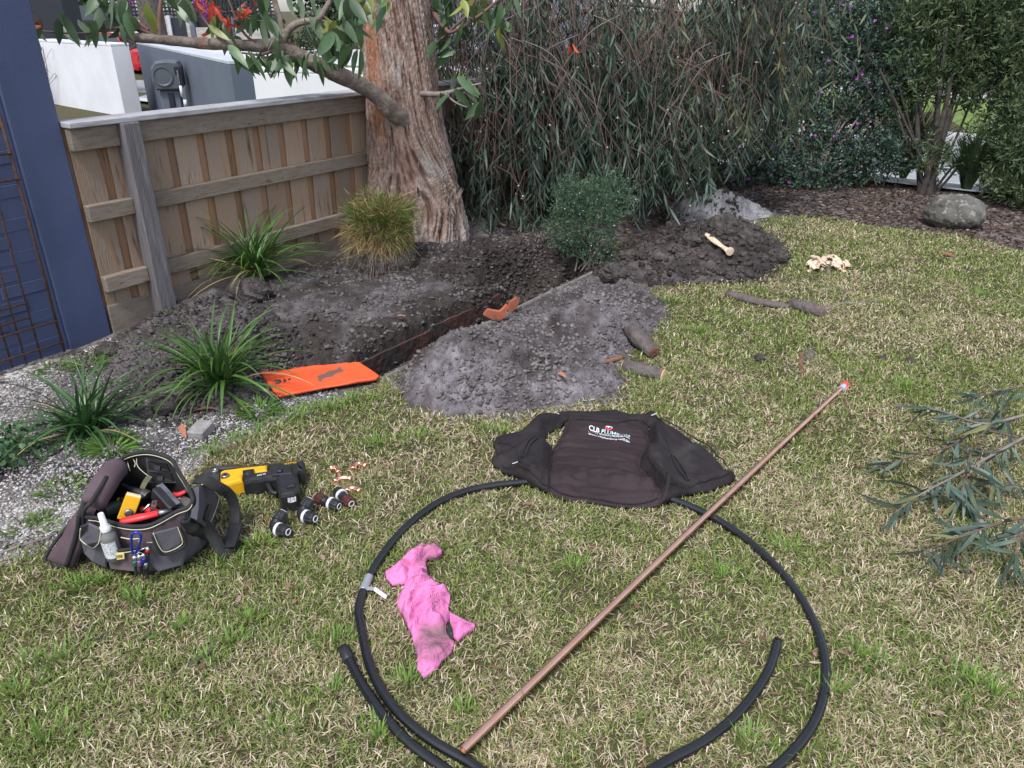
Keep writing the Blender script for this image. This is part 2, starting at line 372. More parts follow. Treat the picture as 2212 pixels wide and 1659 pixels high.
def _lines(lo, f0, f1, hi, st):
    fine = np.arange(f0, f1, st); o = []
    d = st
    q = f1
    while q < hi: o.append(q); d *= 1.22; q += d
    o.append(hi); lft = []; d = st; q = f0
    while q > lo: d *= 1.22; q -= d; lft.append(q)
    return np.array(sorted(lft) + list(fine) + o)
GX = _lines(-320, -2.7, 2.6, 320, .02); GY = _lines(-30, 2.5, 7.3, 620, .02)
_X, _Y = np.meshgrid(GX, GY); _Z = gz(_X, _Y)
_n = .16 * (fbm(_X * 6, _Y * 6, 31, 3) - .5)
_soil = np.maximum.reduce([sm(-.03, .07, ssd(SOILBED, _X, _Y) + _n * .6)] + [sm(-.05, .04, ssd(q, _X, _Y) + _n) for q in (MOUND1, DARKPILE, LEFTHEAP)])
_lawnm = sm(-.05, .05, ssd(LAWN, _X, _Y) + _n)
_grav = (1 - _lawnm) * (1 - _soil) * sm(-.4, -.75, _X) * sm(5, 4, _Y) * sm(-6, -4, _X)
_mul = (1 - _lawnm) * (1 - _soil) * (1 - _grav) * sm(-6, -4, _X) * sm(12, 9, _Y)
_a, _b = ab(_X, _Y); _nn = .3 * (fbm(_X * 7, _Y * 7, 36, 3) - .5)
_dug_dark = np.clip(np.maximum.reduce([sm(.3, .12, np.abs(_b - 1.36) + _nn) * sm(.3, .55, _a) * sm(3.1, 2.6, _a), sm(.8, .3, np.hypot((_a - 2.3) / 1.3, (_b - 1.0) / .7) + _nn), sm(.45, .2, np.hypot(_a - .36, (_b - 1.02)) + _nn), .8 * sm(.5, .25, np.hypot(_a - 1.5, _b - .55) + _nn)]), 0, 1)  # soil set darker in and around the trench, pits and hollow
np_mesh('ground', np.stack([_X.ravel(), _Y.ravel(), _Z.ravel()], 1), grid_faces(len(GX), len(GY)), m_ground,
        colr=np.stack([_soil.ravel(), _grav.ravel(), _mul.ravel(), 1 - _dug_dark.ravel()], 1), smooth=True, kind='structure')

# street sheets beyond the boundary
m_conc = mat('pale_concrete', (.42, .415, .42), (.5, .495, .5), scale=3, rough=.8, bump=.15, bscale=60)
m_road = mat('worn_asphalt', (.22, .225, .235), (.28, .285, .295), scale=4, rough=.85, bump=.2, bscale=120)
m_turf = mat('far_turf', (.09, .14, .035), (.13, .175, .05), scale=6, rough=.9, bump=.6, bscale=60)
m_far_mulch = mat('far_red_mulch', (.13, .06, .04), (.08, .045, .035), scale=8, rough=.9)
def strip(name, s0, s1, t0, t1, z, m, thick=.0):
    mb = MB(); n = 6; rings = []
    for k in range(n + 1):
        q = s0 + (s1 - s0) * k / n; zz = float(zst(np.array(q))) + z
        rings.append([street(q, t) + Vector((0, 0, zz)) for t in np.linspace(t0, t1, 9)])
    if thick: rings = [[p - Vector((0, 0, thick)) for p in rings[0]]] + rings + [[p - Vector((0, 0, thick)) for p in rings[-1]]]
    mb.quad_ring(rings, False)
    return tag(mb.build(name, m), kind='structure')
strip('neighbour_lawn', -6, 8.3, -9.5, -4.35, .016, m_turf)
strip('footpath', 8.7, 10.2, -60, 60, .035, m_conc)
strip('nature_strip', 10.2, 11.5, -60, -4.6, .035, m_turf)
strip('driveway_crossing', 10.2, 11.5, -4.6, 30, .035, m_conc)
strip('nature_strip', 10.2, 11.5, 30, 60, .035, m_turf)
strip('kerb', 11.5, 11.75, -60, 60, .06, m_conc, .1)
strip('road', 11.75, 16.2, -60, 60, .03, m_road)
strip('kerb', 16.2, 16.45, -60, 60, .12, m_conc, .12)
strip('nature_strip', 16.45, 18.2, -60, 60, .04, m_turf)
strip('footpath', 18.2, 19.8, -60, 60, .045, m_conc)
strip('garden_bed', 19.8, 22, -20, 60, .035, m_far_mulch)
strip('far_driveway', 19.8, 26, -60, -20, .035, m_conc)

# ---------------------------------------------------------------- blue-grey rendered wall with pillar end
wall = thing('rendered_wall', 'blue grey rendered wall with a smooth pillar end at the left edge', 'wall', FP(-.25, -.1, 0))
def fbox(mb, a0, a1, b0, b1, z0, z1, bev=0):
    return mb.box(FP((a0 + a1) / 2, (b0 + b1) / 2, (z0 + z1) / 2), (a1 - a0, b1 - b0, z1 - z0), FU, FN, Vector((0, 0, 1)), bev)
a_edge = on_fence(243, 728)[0]
a_edge2 = on_fence(52, 384)[0]
fbox(MB(), a_edge2, a_edge, -.36, .0, -.1, 2.45, .006).build('pillar', m_render, wall)
brickw = fbox(MB(), -3.6, a_edge2 - .003, -.3, -.016, -.1, 2.4)
brickw.build('bagged_wall', m_render, wall)
# rows of thickly painted brick: faint courses proud of the wall
bmesh_shared = None
_bl, _bh = .232, .078
row = 0; zz = .02; nb = 0
while zz < 1.75:
    a = a_edge2 - .012 - (_bl / 2 if row % 2 else 0); first = True
    while a > -1.45:
        L_ = _bl if not (first and row % 2) else _bl
        if bmesh_shared is None:
            q = MB().box((0, 0, 0), (_bl - .012, .012, _bh - .012), bev=.005); bmesh_shared = q.build('brick', m_render)
            me_b = bmesh_shared.data; bpy.data.objects.remove(bmesh_shared)
        ob = link('brick', me_b, m_render, wall); c = FP(a - _bl / 2, -.0185 + random.uniform(-.0025, .0015), zz + _bh / 2) - wall.location
        ob.location = c; ob.rotation_euler = (0, 0, math.atan2(FU.y, FU.x)); nb += 1
        a -= _bl; first = False
    zz += _bh; row += 1
# rusty mesh trellis leaning on it
trel = thing('steel_trellis', 'rusty steel mesh trellis fixed on the blue grey wall', 'trellis', FP(-.4, .03, 0))
c5 = plan(0, 700, 1000 / 2212)
def fpt(x, y, b=.03):
    a, z = on_fence(*c5(x, y), b); return a, z
verts_ = [((150, 0), (570, 1570), .006), ((0, 50), (300, 1600), .0045), ((0, 650), (165, 1590), .0045), ((0, 1050), (30, 1640), .0045)]
ab0 = [np.mean([fpt(*p)[0], fpt(*q)[0]]) for p, q, r in verts_]
step = (ab0[0] - ab0[3]) / 3
for i in range(9):
    a = ab0[i] if i < 4 else ab0[3] - step * (i - 3)
    r = .0065 if i == 0 else .0045
    top = 1.55 if i in (0, 1, 3, 5) else (1.15 if i == 2 else .95)
    MB().tube([FP(a + random.uniform(-.004, .004), .035, .015), FP(a, .04, top * .5), FP(a + random.uniform(-.004, .004), .035, top)], r, 7).build('upright_rod', m_rust, trel, True)
for (x0, y0, x1, y1) in ((0, 25, 150, 10), (0, 1145, 195, 1095), (0, 1275, 235, 1215), (0, 1380, 475, 1245), (0, 1585, 525, 1430)):
    a1, z1 = fpt(x1, y1); a0 = a1 - 1.2
    MB().tube([FP(a1 + .01, .044, z1), FP((a0 + a1) / 2, .046, z1 + .004), FP(a0, .044, z1)], .005, 7).build('cross_rod', m_rust, trel, True)
c1 = plan(0, 0, 1000 / 2212)
for (x1, y1) in ((70, 1335), (135, 1560)):
    a1, z1 = on_fence(*c1(x1, y1), .03)
    MB().tube([FP(a1 + .01, .044, z1), FP(a1 - 1.1, .044, z1)], .005, 7).build('cross_rod', m_rust, trel, True)

# ---------------------------------------------------------------- paling fence
fence = thing('paling_fence', 'weathered lapped pine paling fence with flat cap and three rails', 'fence', FP(1.5, 0, 0))
F_END = 6.2; Z_TOP = 1.125
c6 = plan(200, 400, 1300 / 2212)
marks = [on_fence(*c6(x, y), -.005)[0] for x, y in ((810, 180), (1005, 160), (1200, 140), (1380, 115), (1555, 95), (1700, 78), (1850, 60), (2000, 40))]
pitch = (marks[-1] - marks[0]) / 7
a = marks[0]
while a > a_edge + .01: a -= pitch
pa = []
while a < F_END: pa.append(a); a += pitch
zr = [on_fence(*c6(x, y), .045)[1] for x, y in ((1000, 560), (1000, 640))]       # middle rail
for i, a in enumerate(pa):
    w2 = pitch * .98; lap = .022 if i % 2 == 0 else 0
    # lower board of the lapped pair lies behind, upper one proud with its edge overlapping
    over = pitch * .30
    mb = MB(); tilt = random.uniform(-.004, .004)
    z1 = Z_TOP - .03
    n = 5
    a0, a1 = a, a + pitch * .74
    c = FP((a0 + a1) / 2, -.011 + random.uniform(-.002, .002), (.13 + z1) / 2)
    mb.box(c, (a1 - a0, .014, z1 - .13), (FU + Vector((0, 0, tilt))), FN, Vector((0, 0, 1)) - FU * tilt, .0025)
    mb.build('paling', m_paling, fence)
    mb = MB(); wst = random.uniform(.34, .44); c = FP(a + pitch * .87, -.027 + random.uniform(-.002, .002), (.13 + z1) / 2)
    mb.box(c, (pitch * wst, .014, z1 - .13), FU, FN, Vector((0, 0, 1)), .0025); mb.build('paling', m_paling_o, fence)
a_post, _ = on_fence(322, 474, .08)
def rail(z0, z1, mid=None):
    mb = MB(); fbox(mb, a_edge + .012, a_post - .046, .0, .046, z0, z1, .004); mb.build('rail', m_rail, fence)
    mb = MB(); fbox(mb, a_post + .046, F_END, .0, .042, z0 + .004, z1 + .004, .004); mb.build('rail', m_rail, fence)
rail(Z_TOP - .14, Z_TOP - .03)
zm = on_fence(*c6(850, 640), .045)[1]; zl = on_fence(*c6(1000, 1060), .045)[1]
rail(zm - .042, zm + .042); rail(zl - .042, zl + .042)
mb = MB(); fbox(mb, a_post - .045, a_post + .05, .004, .098, -.2, Z_TOP - .028, .004); mb.build('post', m_post, fence)
mb = MB(); fbox(mb, 3.9, 4.0, .004, .098, -.2, Z_TOP - .028, .004); mb.build('post', m_post, fence)
mb = MB(); fbox(mb, a_edge + .012, 2.75, -.034, .006, -.05, .17, .003); mb.build('plinth_board', m_rail, fence)
mb = MB(); fbox(mb, 2.753, F_END, -.034, .004, -.05, .168, .003); mb.build('plinth_board', m_rail, fence)
mb = MB(); fbox(mb, a_edge + .004, 2.95, -.075, .075, Z_TOP - .028, Z_TOP, .004); mb.build('cap', m_cap, fence)
mb = MB(); fbox(mb, 2.953, F_END, -.075, .075, Z_TOP - .03, Z_TOP - .003, .004); mb.build('cap', m_cap, fence)

# ---------------------------------------------------------------- beyond the fence
def wall_seg(name, A, B, h, th, m, top, label, capm=None):
    A, B = Vector((*A, 0)), Vector((*B, 0)); d = (B - A); L_ = d.length; d.normalize(); nrm = Vector((d.y, -d.x, 0)); c = (A + B) / 2
    t = thing(name, label, 'wall', c)
    MB().box(c + Vector((0, 0, h / 2 - .1)), (L_, th, h + .2), d, nrm, Vector((0, 0, 1)), .008).build('wall_face', m, t)
    MB().box(c + Vector((0, 0, h + .022)), (L_ + .004, th + .004, .04), d, nrm, Vector((0, 0, 1)), .006).build('wall_top', top, t)
    return t
wa = at(139, 224); wb = at(290, 251); d_ = (wa - wb).normalized(); we = wa + d_ * .2
wall_seg('front_wall', (we.x, we.y), (wb.x, wb.y), 1.08, .3, m_white, m_white, 'white rendered front wall left of the hose reel, beyond the fence')
gl = at(311, 92, 1.08); gr = at(520, 135, 1.08)
wall_seg('front_wall', (gl.x, gl.y), (gr.x, gr.y), 1.06, .26, m_grey, m_greytop, 'slate grey rendered wall behind the hose reel with its lit top painted pale')  # top slab coloured pale to carry the light on the upper face
rl = at(556, 150, 1.08); rr = Vector((-.9, 7.9, 0))
wall_seg('front_wall', (rl.x, rl.y), (rr.x, rr.y), 1.06, .22, m_white, m_white, 'white rendered wall beneath the gum branch, just beyond the fence')
# hose reel on its post
hp = at(362, 255); hp = deep(367, 190, 10.6); hp.z = 0
reel = thing('hose_reel', 'dark grey hose reel housing on a post before the slate wall', 'hose reel', hp)
vx = Vector((1, .25, 0)).normalized(); vy = Vector((-vx.y, vx.x, 0))
MB().box(hp + Vector((0, 0, .3)), (.26, .16, .64), vx, None, Vector((0, 0, 1)), .015).build('post', m_grey, reel)
MB().box(hp + Vector((.03, -.085, .28)), (.07, .03, .6), vx, None, Vector((0, 0, 1)), .005).build('cover_strip', m_dark, reel)
prof = [(-.16, .62), (.14, .62), (.2, .68), (.205, .92), (.17, .985), (.02, 1.0), (-.12, .985), (-.185, .9), (-.195, .72)]
hs_ = MB(); hs_.quad_ring([[hp + vx * x * k + vy * yy + Vector((0, 0, .81 + (z - .81) * k)) for x, z in prof] for yy, k in ((-.15, .86), (-.13, .97), (-.1, 1), (.1, 1), (.13, .97), (.15, .86))], True, True, True)
m_reel = mat('reel_grey', (.075, .085, .1), (.055, .063, .078), scale=5, rough=.5)
hs_.build('housing', m_reel, reel)
MB().lathe([(.13, -.005), (.13, .012), (.115, .014), (.1, .004), (.02, .004)], hp + vx * -.04 - vy * .15 + Vector((0, 0, .8)), -vy, 24).build('drum_cover', m_reel, reel)
MB().box(hp + vx * .15 - vy * .135 + Vector((0, 0, .87)), (.07, .04, .1), vx, None, Vector((0, 0, 1))).build('hose_outlet', m_dark, reel)
hz = [hp + vx * .16 - vy * .17 + Vector((0, 0, z)) for z in (.87, .83, .75, .66)]
MB().tube(spline(hz, 4), .012, 8).build('hose_end', m_steel, reel, True)
MB().tube([hp + vx * .165 - vy * .172 + Vector((0, 0, z)) for z in (.68, .54)], .02, 8).build('nozzle', m_white, reel, True)
MB().tube([hp + vx * .19 - vy * .172 + Vector((0, 0, z)) for z in (.5, .42)], [.022, .03], 8).build('stopper', m_white, reel, True)
MB().tube([hp + vx * -.1 - vy * .1 + Vector((0, 0, z)) for z in (.03, .16)], .016, 8).build('tap', m_chrome, reel, True)

def wheel(t, c, ax, r, wdt):
    w_ = MB().lathe([(r * .62, -wdt / 2), (r * .9, -wdt / 2), (r, -wdt * .35), (r, wdt * .35), (r * .9, wdt / 2), (r * .62, wdt / 2)], c, ax, 24).build('wheel', m_black, t, True)
    MB().lathe([(r * .6, -wdt * .52), (r * .55, -wdt * .54), (r * .2, -wdt * .5), (r * .08, -wdt * .56)], c, ax, 20).build('rim', m_chrome, w_)
def make_car(label, loc, head, length, width, hgt, paint, suv):
    t = thing('parked_car', label, 'car', loc, None); fx = Vector((head[0], head[1], 0)).normalized(); fy = Vector((-fx.y, fx.x, 0)); o = Vector(loc)
    L2 = length / 2; gc = .2
    if suv:
        lower = [(-L2, .45), (-L2 + .02, .95), (-L2 + .1, 1.0), (L2 - 1.35, 1.03), (L2 - .3, .92), (L2 - .02, .72), (L2, .35), (L2 - .1, .25), (-L2 + .08, .28)]
        upper = [(-L2 + .06, .98), (-L2 + .3, hgt - .06), (-L2 + .75, hgt), (.35, hgt - .01), (.85, hgt - .12), (L2 - 1.15, 1.0)]
    else:
        lower = [(-L2, .42), (-L2 + .02, .82), (-L2 + .25, .9), (L2 - 1.2, .88), (L2 - .2, .74), (L2, .52), (L2 - .05, .25), (-L2 + .08, .24)]
        upper = [(-L2 + .62, .87), (-L2 + 1.25, hgt - .04), (-L2 + 1.7, hgt), (.1, hgt - .02), (.35, hgt - .08), (L2 - 1.35, .86)]
    def slab(pf, ws): return MB().quad_ring([[o + fx * x + fy * (yy * (1 - .0 if k == 1 else 1)) + Vector((0, 0, z)) for x, z in [((x - cx) * k + cx, (z - cz) * k + cz) for x, z in pf]] for yy, k, cx, cz in ws], True, True, True)
    cz = .6
    slab(lower, [(-width / 2 - .0, .93, 0, cz), (-width / 2 + .05, 1, 0, cz), (width / 2 - .05, 1, 0, cz), (width / 2, .93, 0, cz)]).build('body', paint, t)
    gw = width / 2 - .08
    def cab(pf, ins, dz):
        rs = []
        for sgn in (-1, 1):
            rs.append([o + fx * x + fy * sgn * (gw - (z - .9) * .24 + ins) + Vector((0, 0, z + dz)) for x, z in pf])
        return MB().quad_ring(rs, True, True, True)
    cab(upper, 0, 0).build('glasshouse', m_glass, t)
    zr_ = max(z for x, z in upper); roof = [(x, z) for x, z in upper if z > zr_ - .14]
    rs = [[o + fx * x + fy * sg * (gw - (z - .9) * .24 + .012) + Vector((0, 0, z + d)) for x, z in roof] for sg in (-1, 1) for d in (.012,)]
    rr_ = MB().quad_ring([[*[p + Vector((0, 0, 0)) for p in rs[0]], *[p - Vector((0, 0, .05)) for p in reversed(rs[0])]], [*rs[1], *[p - Vector((0, 0, .05)) for p in reversed(rs[1])]]], True, True, True)
    rr_.build('roof', paint, t)
    for sg in (-1, 1):
        for q in ((0, 1), (-2, -1)):
            A, B = upper[q[0]], upper[q[1]]
            MB().tube([o + fx * x + fy * sg * (gw - (z - .9) * .24 + .006) + Vector((0, 0, z)) for x, z in (A, B)], .045, 6).build('pillar_post', paint, t)
        MB().box(o - fx * (L2 - .03) + fy * sg * (width / 2 - .2) + Vector((0, 0, .8 if suv else .68)), (.1, .3, .14), fx, None, Vector((0, 0, 1)), .02).build('tail_light', mat('tail_lamp_red', (.55, .02, .015), rough=.2), t)
        for xx in (-L2 + .78, L2 - .85): wheel(t, o + fx * xx + fy * sg * (width / 2 - .1) + Vector((0, 0, .33 if not suv else .37)), fy * sg, .33 if not suv else .37, .22)
    MB().box(o - fx * (L2 - .02) + Vector((0, 0, .42)), (.14, width - .1, .2), fx, None, Vector((0, 0, 1)), .03).build('bumper', paint if not suv else m_black, t)
    MB().box(o - fx * (L2 + .055) + Vector((0, 0, .55)), (.02, .4, .11), fx, None, Vector((0, 0, 1))).build('number_plate', m_white, t)
    return t
m_redp = mat('red_car_paint', (.42, .01, .018), rough=.25, coat=.6)
m_blkp = mat('black_car_paint', (.012, .013, .016), rough=.18, coat=.8)
rc = at(306, 168, -.5); hd = -FN
make_car('red sedan parked past the white wall, half hidden by the slate wall', rc + hd * 2.0 + Vector((.55, .2, .02)), hd, 4.4, 1.72, 1.38, m_redp, False)
sc_ = deep(228, 52, 43); sc_.z = .06
make_car('black four wheel drive wagon in the drive across the street', sc_ , Vector((.97, -.2, 0)), 4.8, 1.92, 1.74, m_blkp, True)

# ---------------------------------------------------------------- heaps of soil
def heap(name, label, poly, peaks, m, edge_h, res, rough, seed, colr=None, chunk=0.0):
    xs = [p[0] for p in poly]; ys = [p[1] for p in poly]
    gx = np.arange(min(xs) - .12, max(xs) + .12, res); gy = np.arange(min(ys) - .12, max(ys) + .12, res); X, Y = np.meshgrid(gx, gy)
    d = ssd(poly, X, Y) + .09 * (fbm(X * 7, Y * 7, seed, 4) - .5) + .05 * (fbm(X * 22, Y * 22, seed + 3, 3) - .5)
    h = edge_h * (1 - np.exp(-np.clip(d, 0, 9) / .08))
    for (px, py, ph, pr) in peaks:
        q = np.hypot(X - px, Y - py) / pr * (1 + .35 * (fbm(X * 4, Y * 4, seed + 5, 3) - .5)); h = np.maximum(h, (ph * np.clip(1 - q, 0, 1) ** .9) * sm(-.02, .12, d))
    w_ = sm(0, .1, d); h = h + w_ * rough * ((fbm(X * 4, Y * 4, seed + 7, 4) - .5) * 1.8 + (ridged(X * 11, Y * 11, seed + 9, 3) - .5) * .9 + (fbm(X * 30, Y * 30, seed + 11, 3) - .5) * .9)
    if chunk: h = h + w_ * chunk * np.clip(vnoise(X * 9, Y * 9, seed + 20) - .55, 0, 1) * 3
    Z = gz(X, Y) + np.where(d > 0, np.maximum(h, .002), -.05 + np.clip(d, -.2, 0))
    F = grid_faces(len(gx), len(gy)); F = F[(d.ravel()[F] > -.03).any(1)]
    V = np.stack([X.ravel(), Y.ravel(), Z.ravel()], 1); us = np.unique(F); mp = -np.ones(len(V), int); mp[us] = np.arange(len(us))
    c = None
    if colr is not None: c = colr(X, Y, h, d).reshape(-1, 3)[us]
    ctr = Vector((sum(xs) / len(xs), sum(ys) / len(ys), 0))
    t = np_mesh(name, V[us], mp[F], m, None, c, True); tag(t, label, 'soil heap')
    hf = lambda x, y: _bil(gx, gy, Z, x, y)
    return t, hf
def _bil(gx, gy, Z, x, y):
    i = np.clip(((x - gx[0]) / (gx[1] - gx[0])), 0, len(gx) - 2); j = np.clip(((y - gy[0]) / (gy[1] - gy[0])), 0, len(gy) - 2)
    i0 = i.astype(int); j0 = j.astype(int); fx = i - i0; fy = j - j0
    return (Z[j0, i0] * (1 - fx) + Z[j0, i0 + 1] * fx) * (1 - fy) + (Z[j0 + 1, i0] * (1 - fx) + Z[j0 + 1, i0 + 1] * fx) * fy
def pk(px, py, z, r): q = at(px, py, z); return (q.x, q.y, z, r)
def tone(base, dark, sc, seed):
    base = np.array(base); dark = np.array(dark)
    def f(X, Y, h, d):
        k = sm(.38, .62, fbm(X * sc, Y * sc, seed, 4))[..., None]; return base * (1 - k) + dark * k
    return f
def tone1(X, Y, h, d):                     # pale dry spoil in front, moister towards the dark pile
    k = np.clip(sm(.36, .62, fbm(X * 3.2, Y * 3.2, 71, 4)) * .8 + sm(3.5, 4.3, Y + .25 * X) * .6, 0, 1)[..., None]
    return np.array((1.3, 1.26, 1.32)) * (1 - k) + np.array((.6, .55, .54)) * k
H1, hf1 = heap('soil_heap', 'large grey brown heap of dug soil in the middle beside the trench', MOUND1,
    [pk(1030, 722, .2, .5), pk(1110, 735, .15, .45), pk(1275, 640, .2, .42), pk(1200, 680, .15, .4), pk(1330, 690, .11, .4), pk(1200, 800, .09, .45), pk(1050, 850, .06, .4)], m_soil, .022, .0095, .055, 100, tone1)
H2, hf2 = heap('soil_heap', 'dark moist clumpy soil heap below the pale sandy pile', DARKPILE,
    [pk(1560, 515, .12, .4), pk(1480, 530, .11, .45), pk(1400, 555, .1, .4), pk(1330, 588, .15, .3), pk(1600, 555, .09, .42), pk(1640, 535, .09, .3)], m_soil, .035, .011, .05, 200, tone((.62, .56, .53), (.3, .26, .25), 6, 72), .05)
H3, hf3 = heap('soil_heap', 'pale grey sandy heap at the back below the weeping foliage', SANDPILE,
    [pk(1572, 402, .33, .7), pk(1520, 430, .22, .55), pk(1620, 440, .16, .5)], m_sand, .02, .012, .02, 300)
H4, hf4 = heap('soil_heap', 'low crumbly dark soil heap by the strappy plants at the left', LEFTHEAP,
    [pk(330, 790, .09, .3), pk(430, 740, .08, .4), pk(360, 850, .07, .3), pk(500, 720, .07, .35)], m_soil, .035, .011, .045, 400, tone((.7, .66, .66), (.4, .35, .34), 5, 74), .03)
HEAPS = [(MOUND1, hf1), (DARKPILE, hf2), (SANDPILE, hf3), (LEFTHEAP, hf4)]
def surf(x, y):                            # top of whatever soil lies here
    x = np.asarray(x, float); y = np.asarray(y, float); z = gz(x, y)
    for poly, hf in HEAPS:
        q = hf(x, y); z = np.where(ssd(poly, x, y) > -.05, np.maximum(z, q), z)
    return z
# crumbs of soil lying on everything dug: far too many to count
OCT = np.array([(1, 0, 0), (-1, 0, 0), (0, 1, 0), (0, -1, 0), (0, 0, 1), (0, 0, -1)], float)
OCF = np.array([(0, 2, 4), (2, 1, 4), (1, 3, 4), (3, 0, 4), (2, 0, 5), (1, 2, 5), (3, 1, 5), (0, 3, 5)])
CUB = np.array([(x, y, z) for x in (-1, 1) for y in (-1, 1) for z in (-1, 1)], float) * .7
CBF = np.array([(0, 1, 3), (0, 3, 2), (4, 6, 7), (4, 7, 5), (0, 4, 5), (0, 5, 1), (2, 3, 7), (2, 7, 6), (0, 2, 6), (0, 6, 4), (1, 5, 7), (1, 7, 3)])
def rand_in(poly, n, grow=0.0):
    xs = [p[0] for p in poly]; ys = [p[1] for p in poly]; o = np.zeros((0, 2))
    while len(o) < n:
        q = np.stack([RNG.uniform(min(xs) - grow, max(xs) + grow, n * 3), RNG.uniform(min(ys) - grow, max(ys) + grow, n * 3)], 1)
        q = q[ssd(poly, q[:, 0], q[:, 1]) > -grow]; o = np.concatenate([o, q])
    return o[:n]
def lumps(name, P, S, colr, label, cat, m, flatz=.7, T=CUB, TF=CBF, parent=None):
    n = len(P); k = len(T)
    J = T[None] * (1 + RNG.uniform(-.38, .38, (n, k, 3))); a = RNG.uniform(0, 6.28, n); b = RNG.uniform(-.8, .8, n)
    J *= np.stack([np.ones(n), RNG.uniform(.6, 1, n), RNG.uniform(.5, 1, n) * flatz], 1)[:, None, :]
    x = J[..., 0] * np.cos(b)[:, None] - J[..., 2] * np.sin(b)[:, None]; z = J[..., 0] * np.sin(b)[:, None] + J[..., 2] * np.cos(b)[:, None]
    X = x * np.cos(a)[:, None] - J[..., 1] * np.sin(a)[:, None]; Y = x * np.sin(a)[:, None] + J[..., 1] * np.cos(a)[:, None]
    V = np.stack([X, Y, z], -1) * S[:, None, None] + P[:, None, :]
    F = (TF[None] + (np.arange(n) * k)[:, None, None]).reshape(-1, 3)
    o = np_mesh(name, V, F, m, parent, np.repeat(colr, k, 0), False, 'stuff')
    if parent is None: tag(o, label, cat)
    return o
def crumbs(name, poly, n, s0, s1, c0, c1, label, grow=.06, pw=4.2, clump=.5):
    q = rand_in(poly, int(n * 1.9), grow); k = fbm(q[:, 0] * 6, q[:, 1] * 6, n % 97, 3) + .25 * (fbm(q[:, 0] * 25, q[:, 1] * 25, 5, 2) - .5); q = q[np.argsort(-k + clump * RNG.random(len(k)) * .8)[:n]]; n = len(q)
    S = s0 + (s1 - s0) * RNG.random(n) ** pw; z = surf(q[:, 0], q[:, 1]) + S * .1
    k = np.clip(RNG.normal(.45, .25, (n, 1)) * .6 + .4 * sm(.35, .65, fbm(q[:, 0] * 4, q[:, 1] * 4, 33, 3))[:, None], 0, 1); C = np.array(c0) * (1 - k) + np.array(c1) * k
    return lumps(name, np.column_stack([q, z]), S, C, label, 'soil', m_crumb)
crumbs('soil_crumbs', MOUND1, 17000, .001, .018, (.085, .075, .073), (.185, .17, .172), 'loose crumbs of grey soil over the large middle heap', pw=6.5)
crumbs('soil_crumbs', MOUND1, 2600, .0015, .012, (.06, .052, .05), (.16, .145, .145), 'stray crumbs of soil round the foot of the large middle heap', .16, 5, 3)
crumbs('soil_crumbs', DARKPILE, 9000, .002, .03, (.022, .018, .016), (.085, .072, .066), 'loose dark crumbs over the moist clumpy heap')
crumbs('soil_crumbs', LEFTHEAP, 11000, .0018, .022, (.03, .026, .025), (.13, .115, .113), 'loose crumbs over the low heap by the strappy plants', .1)
BEDVIS = [tuple(FP(a, b, 0)[:2]) for a, b in ((.1, .15), (2.8, .1), (3.2, .9), (3.2, 1.6), (.2, 1.62), (-.1, 1.1))]
crumbs('soil_crumbs', BEDVIS, 14000, .0014, .02, (.05, .042, .04), (.16, .145, .142), 'loose crumbs of soil on the bed between the trench and the fence', .0)
SANDV = SANDPILE
DUGHOLLOW = [tuple(FP(a, b, 0)[:2]) for a, b in ((1.55, 1.0), (1.9, .7), (2.6, .6), (3.0, .9), (3.0, 1.5), (1.5, 1.5))]
crumbs('soil_crumbs', DUGHOLLOW, 9000, .002, .024, (.02, .016, .014), (.07, .058, .053), 'dark crumbs in the dug hollow between gum and round bush', .0)
PITV = [tuple(FP(a, b, 0)[:2]) for a, b in ((.05, .8), (.3, .65), (.65, .85), (.7, 1.25), (.1, 1.3))]
crumbs('soil_crumbs', PITV, 2500, .002, .018, (.022, .018, .016), (.075, .063, .06), 'dark crumbs in the pit behind the orange sheet', .0)
crumbs('soil_crumbs', SANDV, 1200, .003, .012, (.13, .12, .12), (.3, .29, .295), 'fine crumbs on the pale sandy heap', .05)
# big separate clods
def clod(px, py, z, r, label, m, sz=.85, seed=0, parts=None):
    q = at(px, py, z); zz = float(surf(q.x, q.y)); nu, nv = 18, 12; rings = []
    for i in range(nv + 1):
        th = math.pi * (i + .02) / (nv + .04); ring = []
        for j in range(nu):
            ph = 2 * math.pi * j / nu; d = np.array((math.sin(th) * math.cos(ph), math.sin(th) * math.sin(ph), math.cos(th)))
            k = .72 + .55 * float(fbm(d[0] * 1.7 + seed * 3.1 + d[2], d[1] * 1.7 + 9 + d[2] * 1.3, seed, 3)) + .3 * (float(ridged(d[0] * 4 + seed, d[1] * 4 + d[2] * 4, seed, 2)) - .5)
            ring.append(Vector((d[0] * r * k, d[1] * r * k * .9, d[2] * r * k * sz)))
        rings.append(ring)
    base = Vector((q.x, q.y, zz + r * sz * .55)); mb = MB(); mb.quad_ring([[base + p for p in rg] for rg in rings], True, True, True)
    o = mb.build('soil_clod', m, None); o.data.transform(Matrix.Translation(-base)); o.location = base
    tag(o, label, 'soil clod', 'clods of dug soil'); return o
m_clod = mat('dark_clod', (.032, .026, .024), (.085, .073, .07), scale=26, rough=.95, bump=1, bscale=50, bdist=.03)
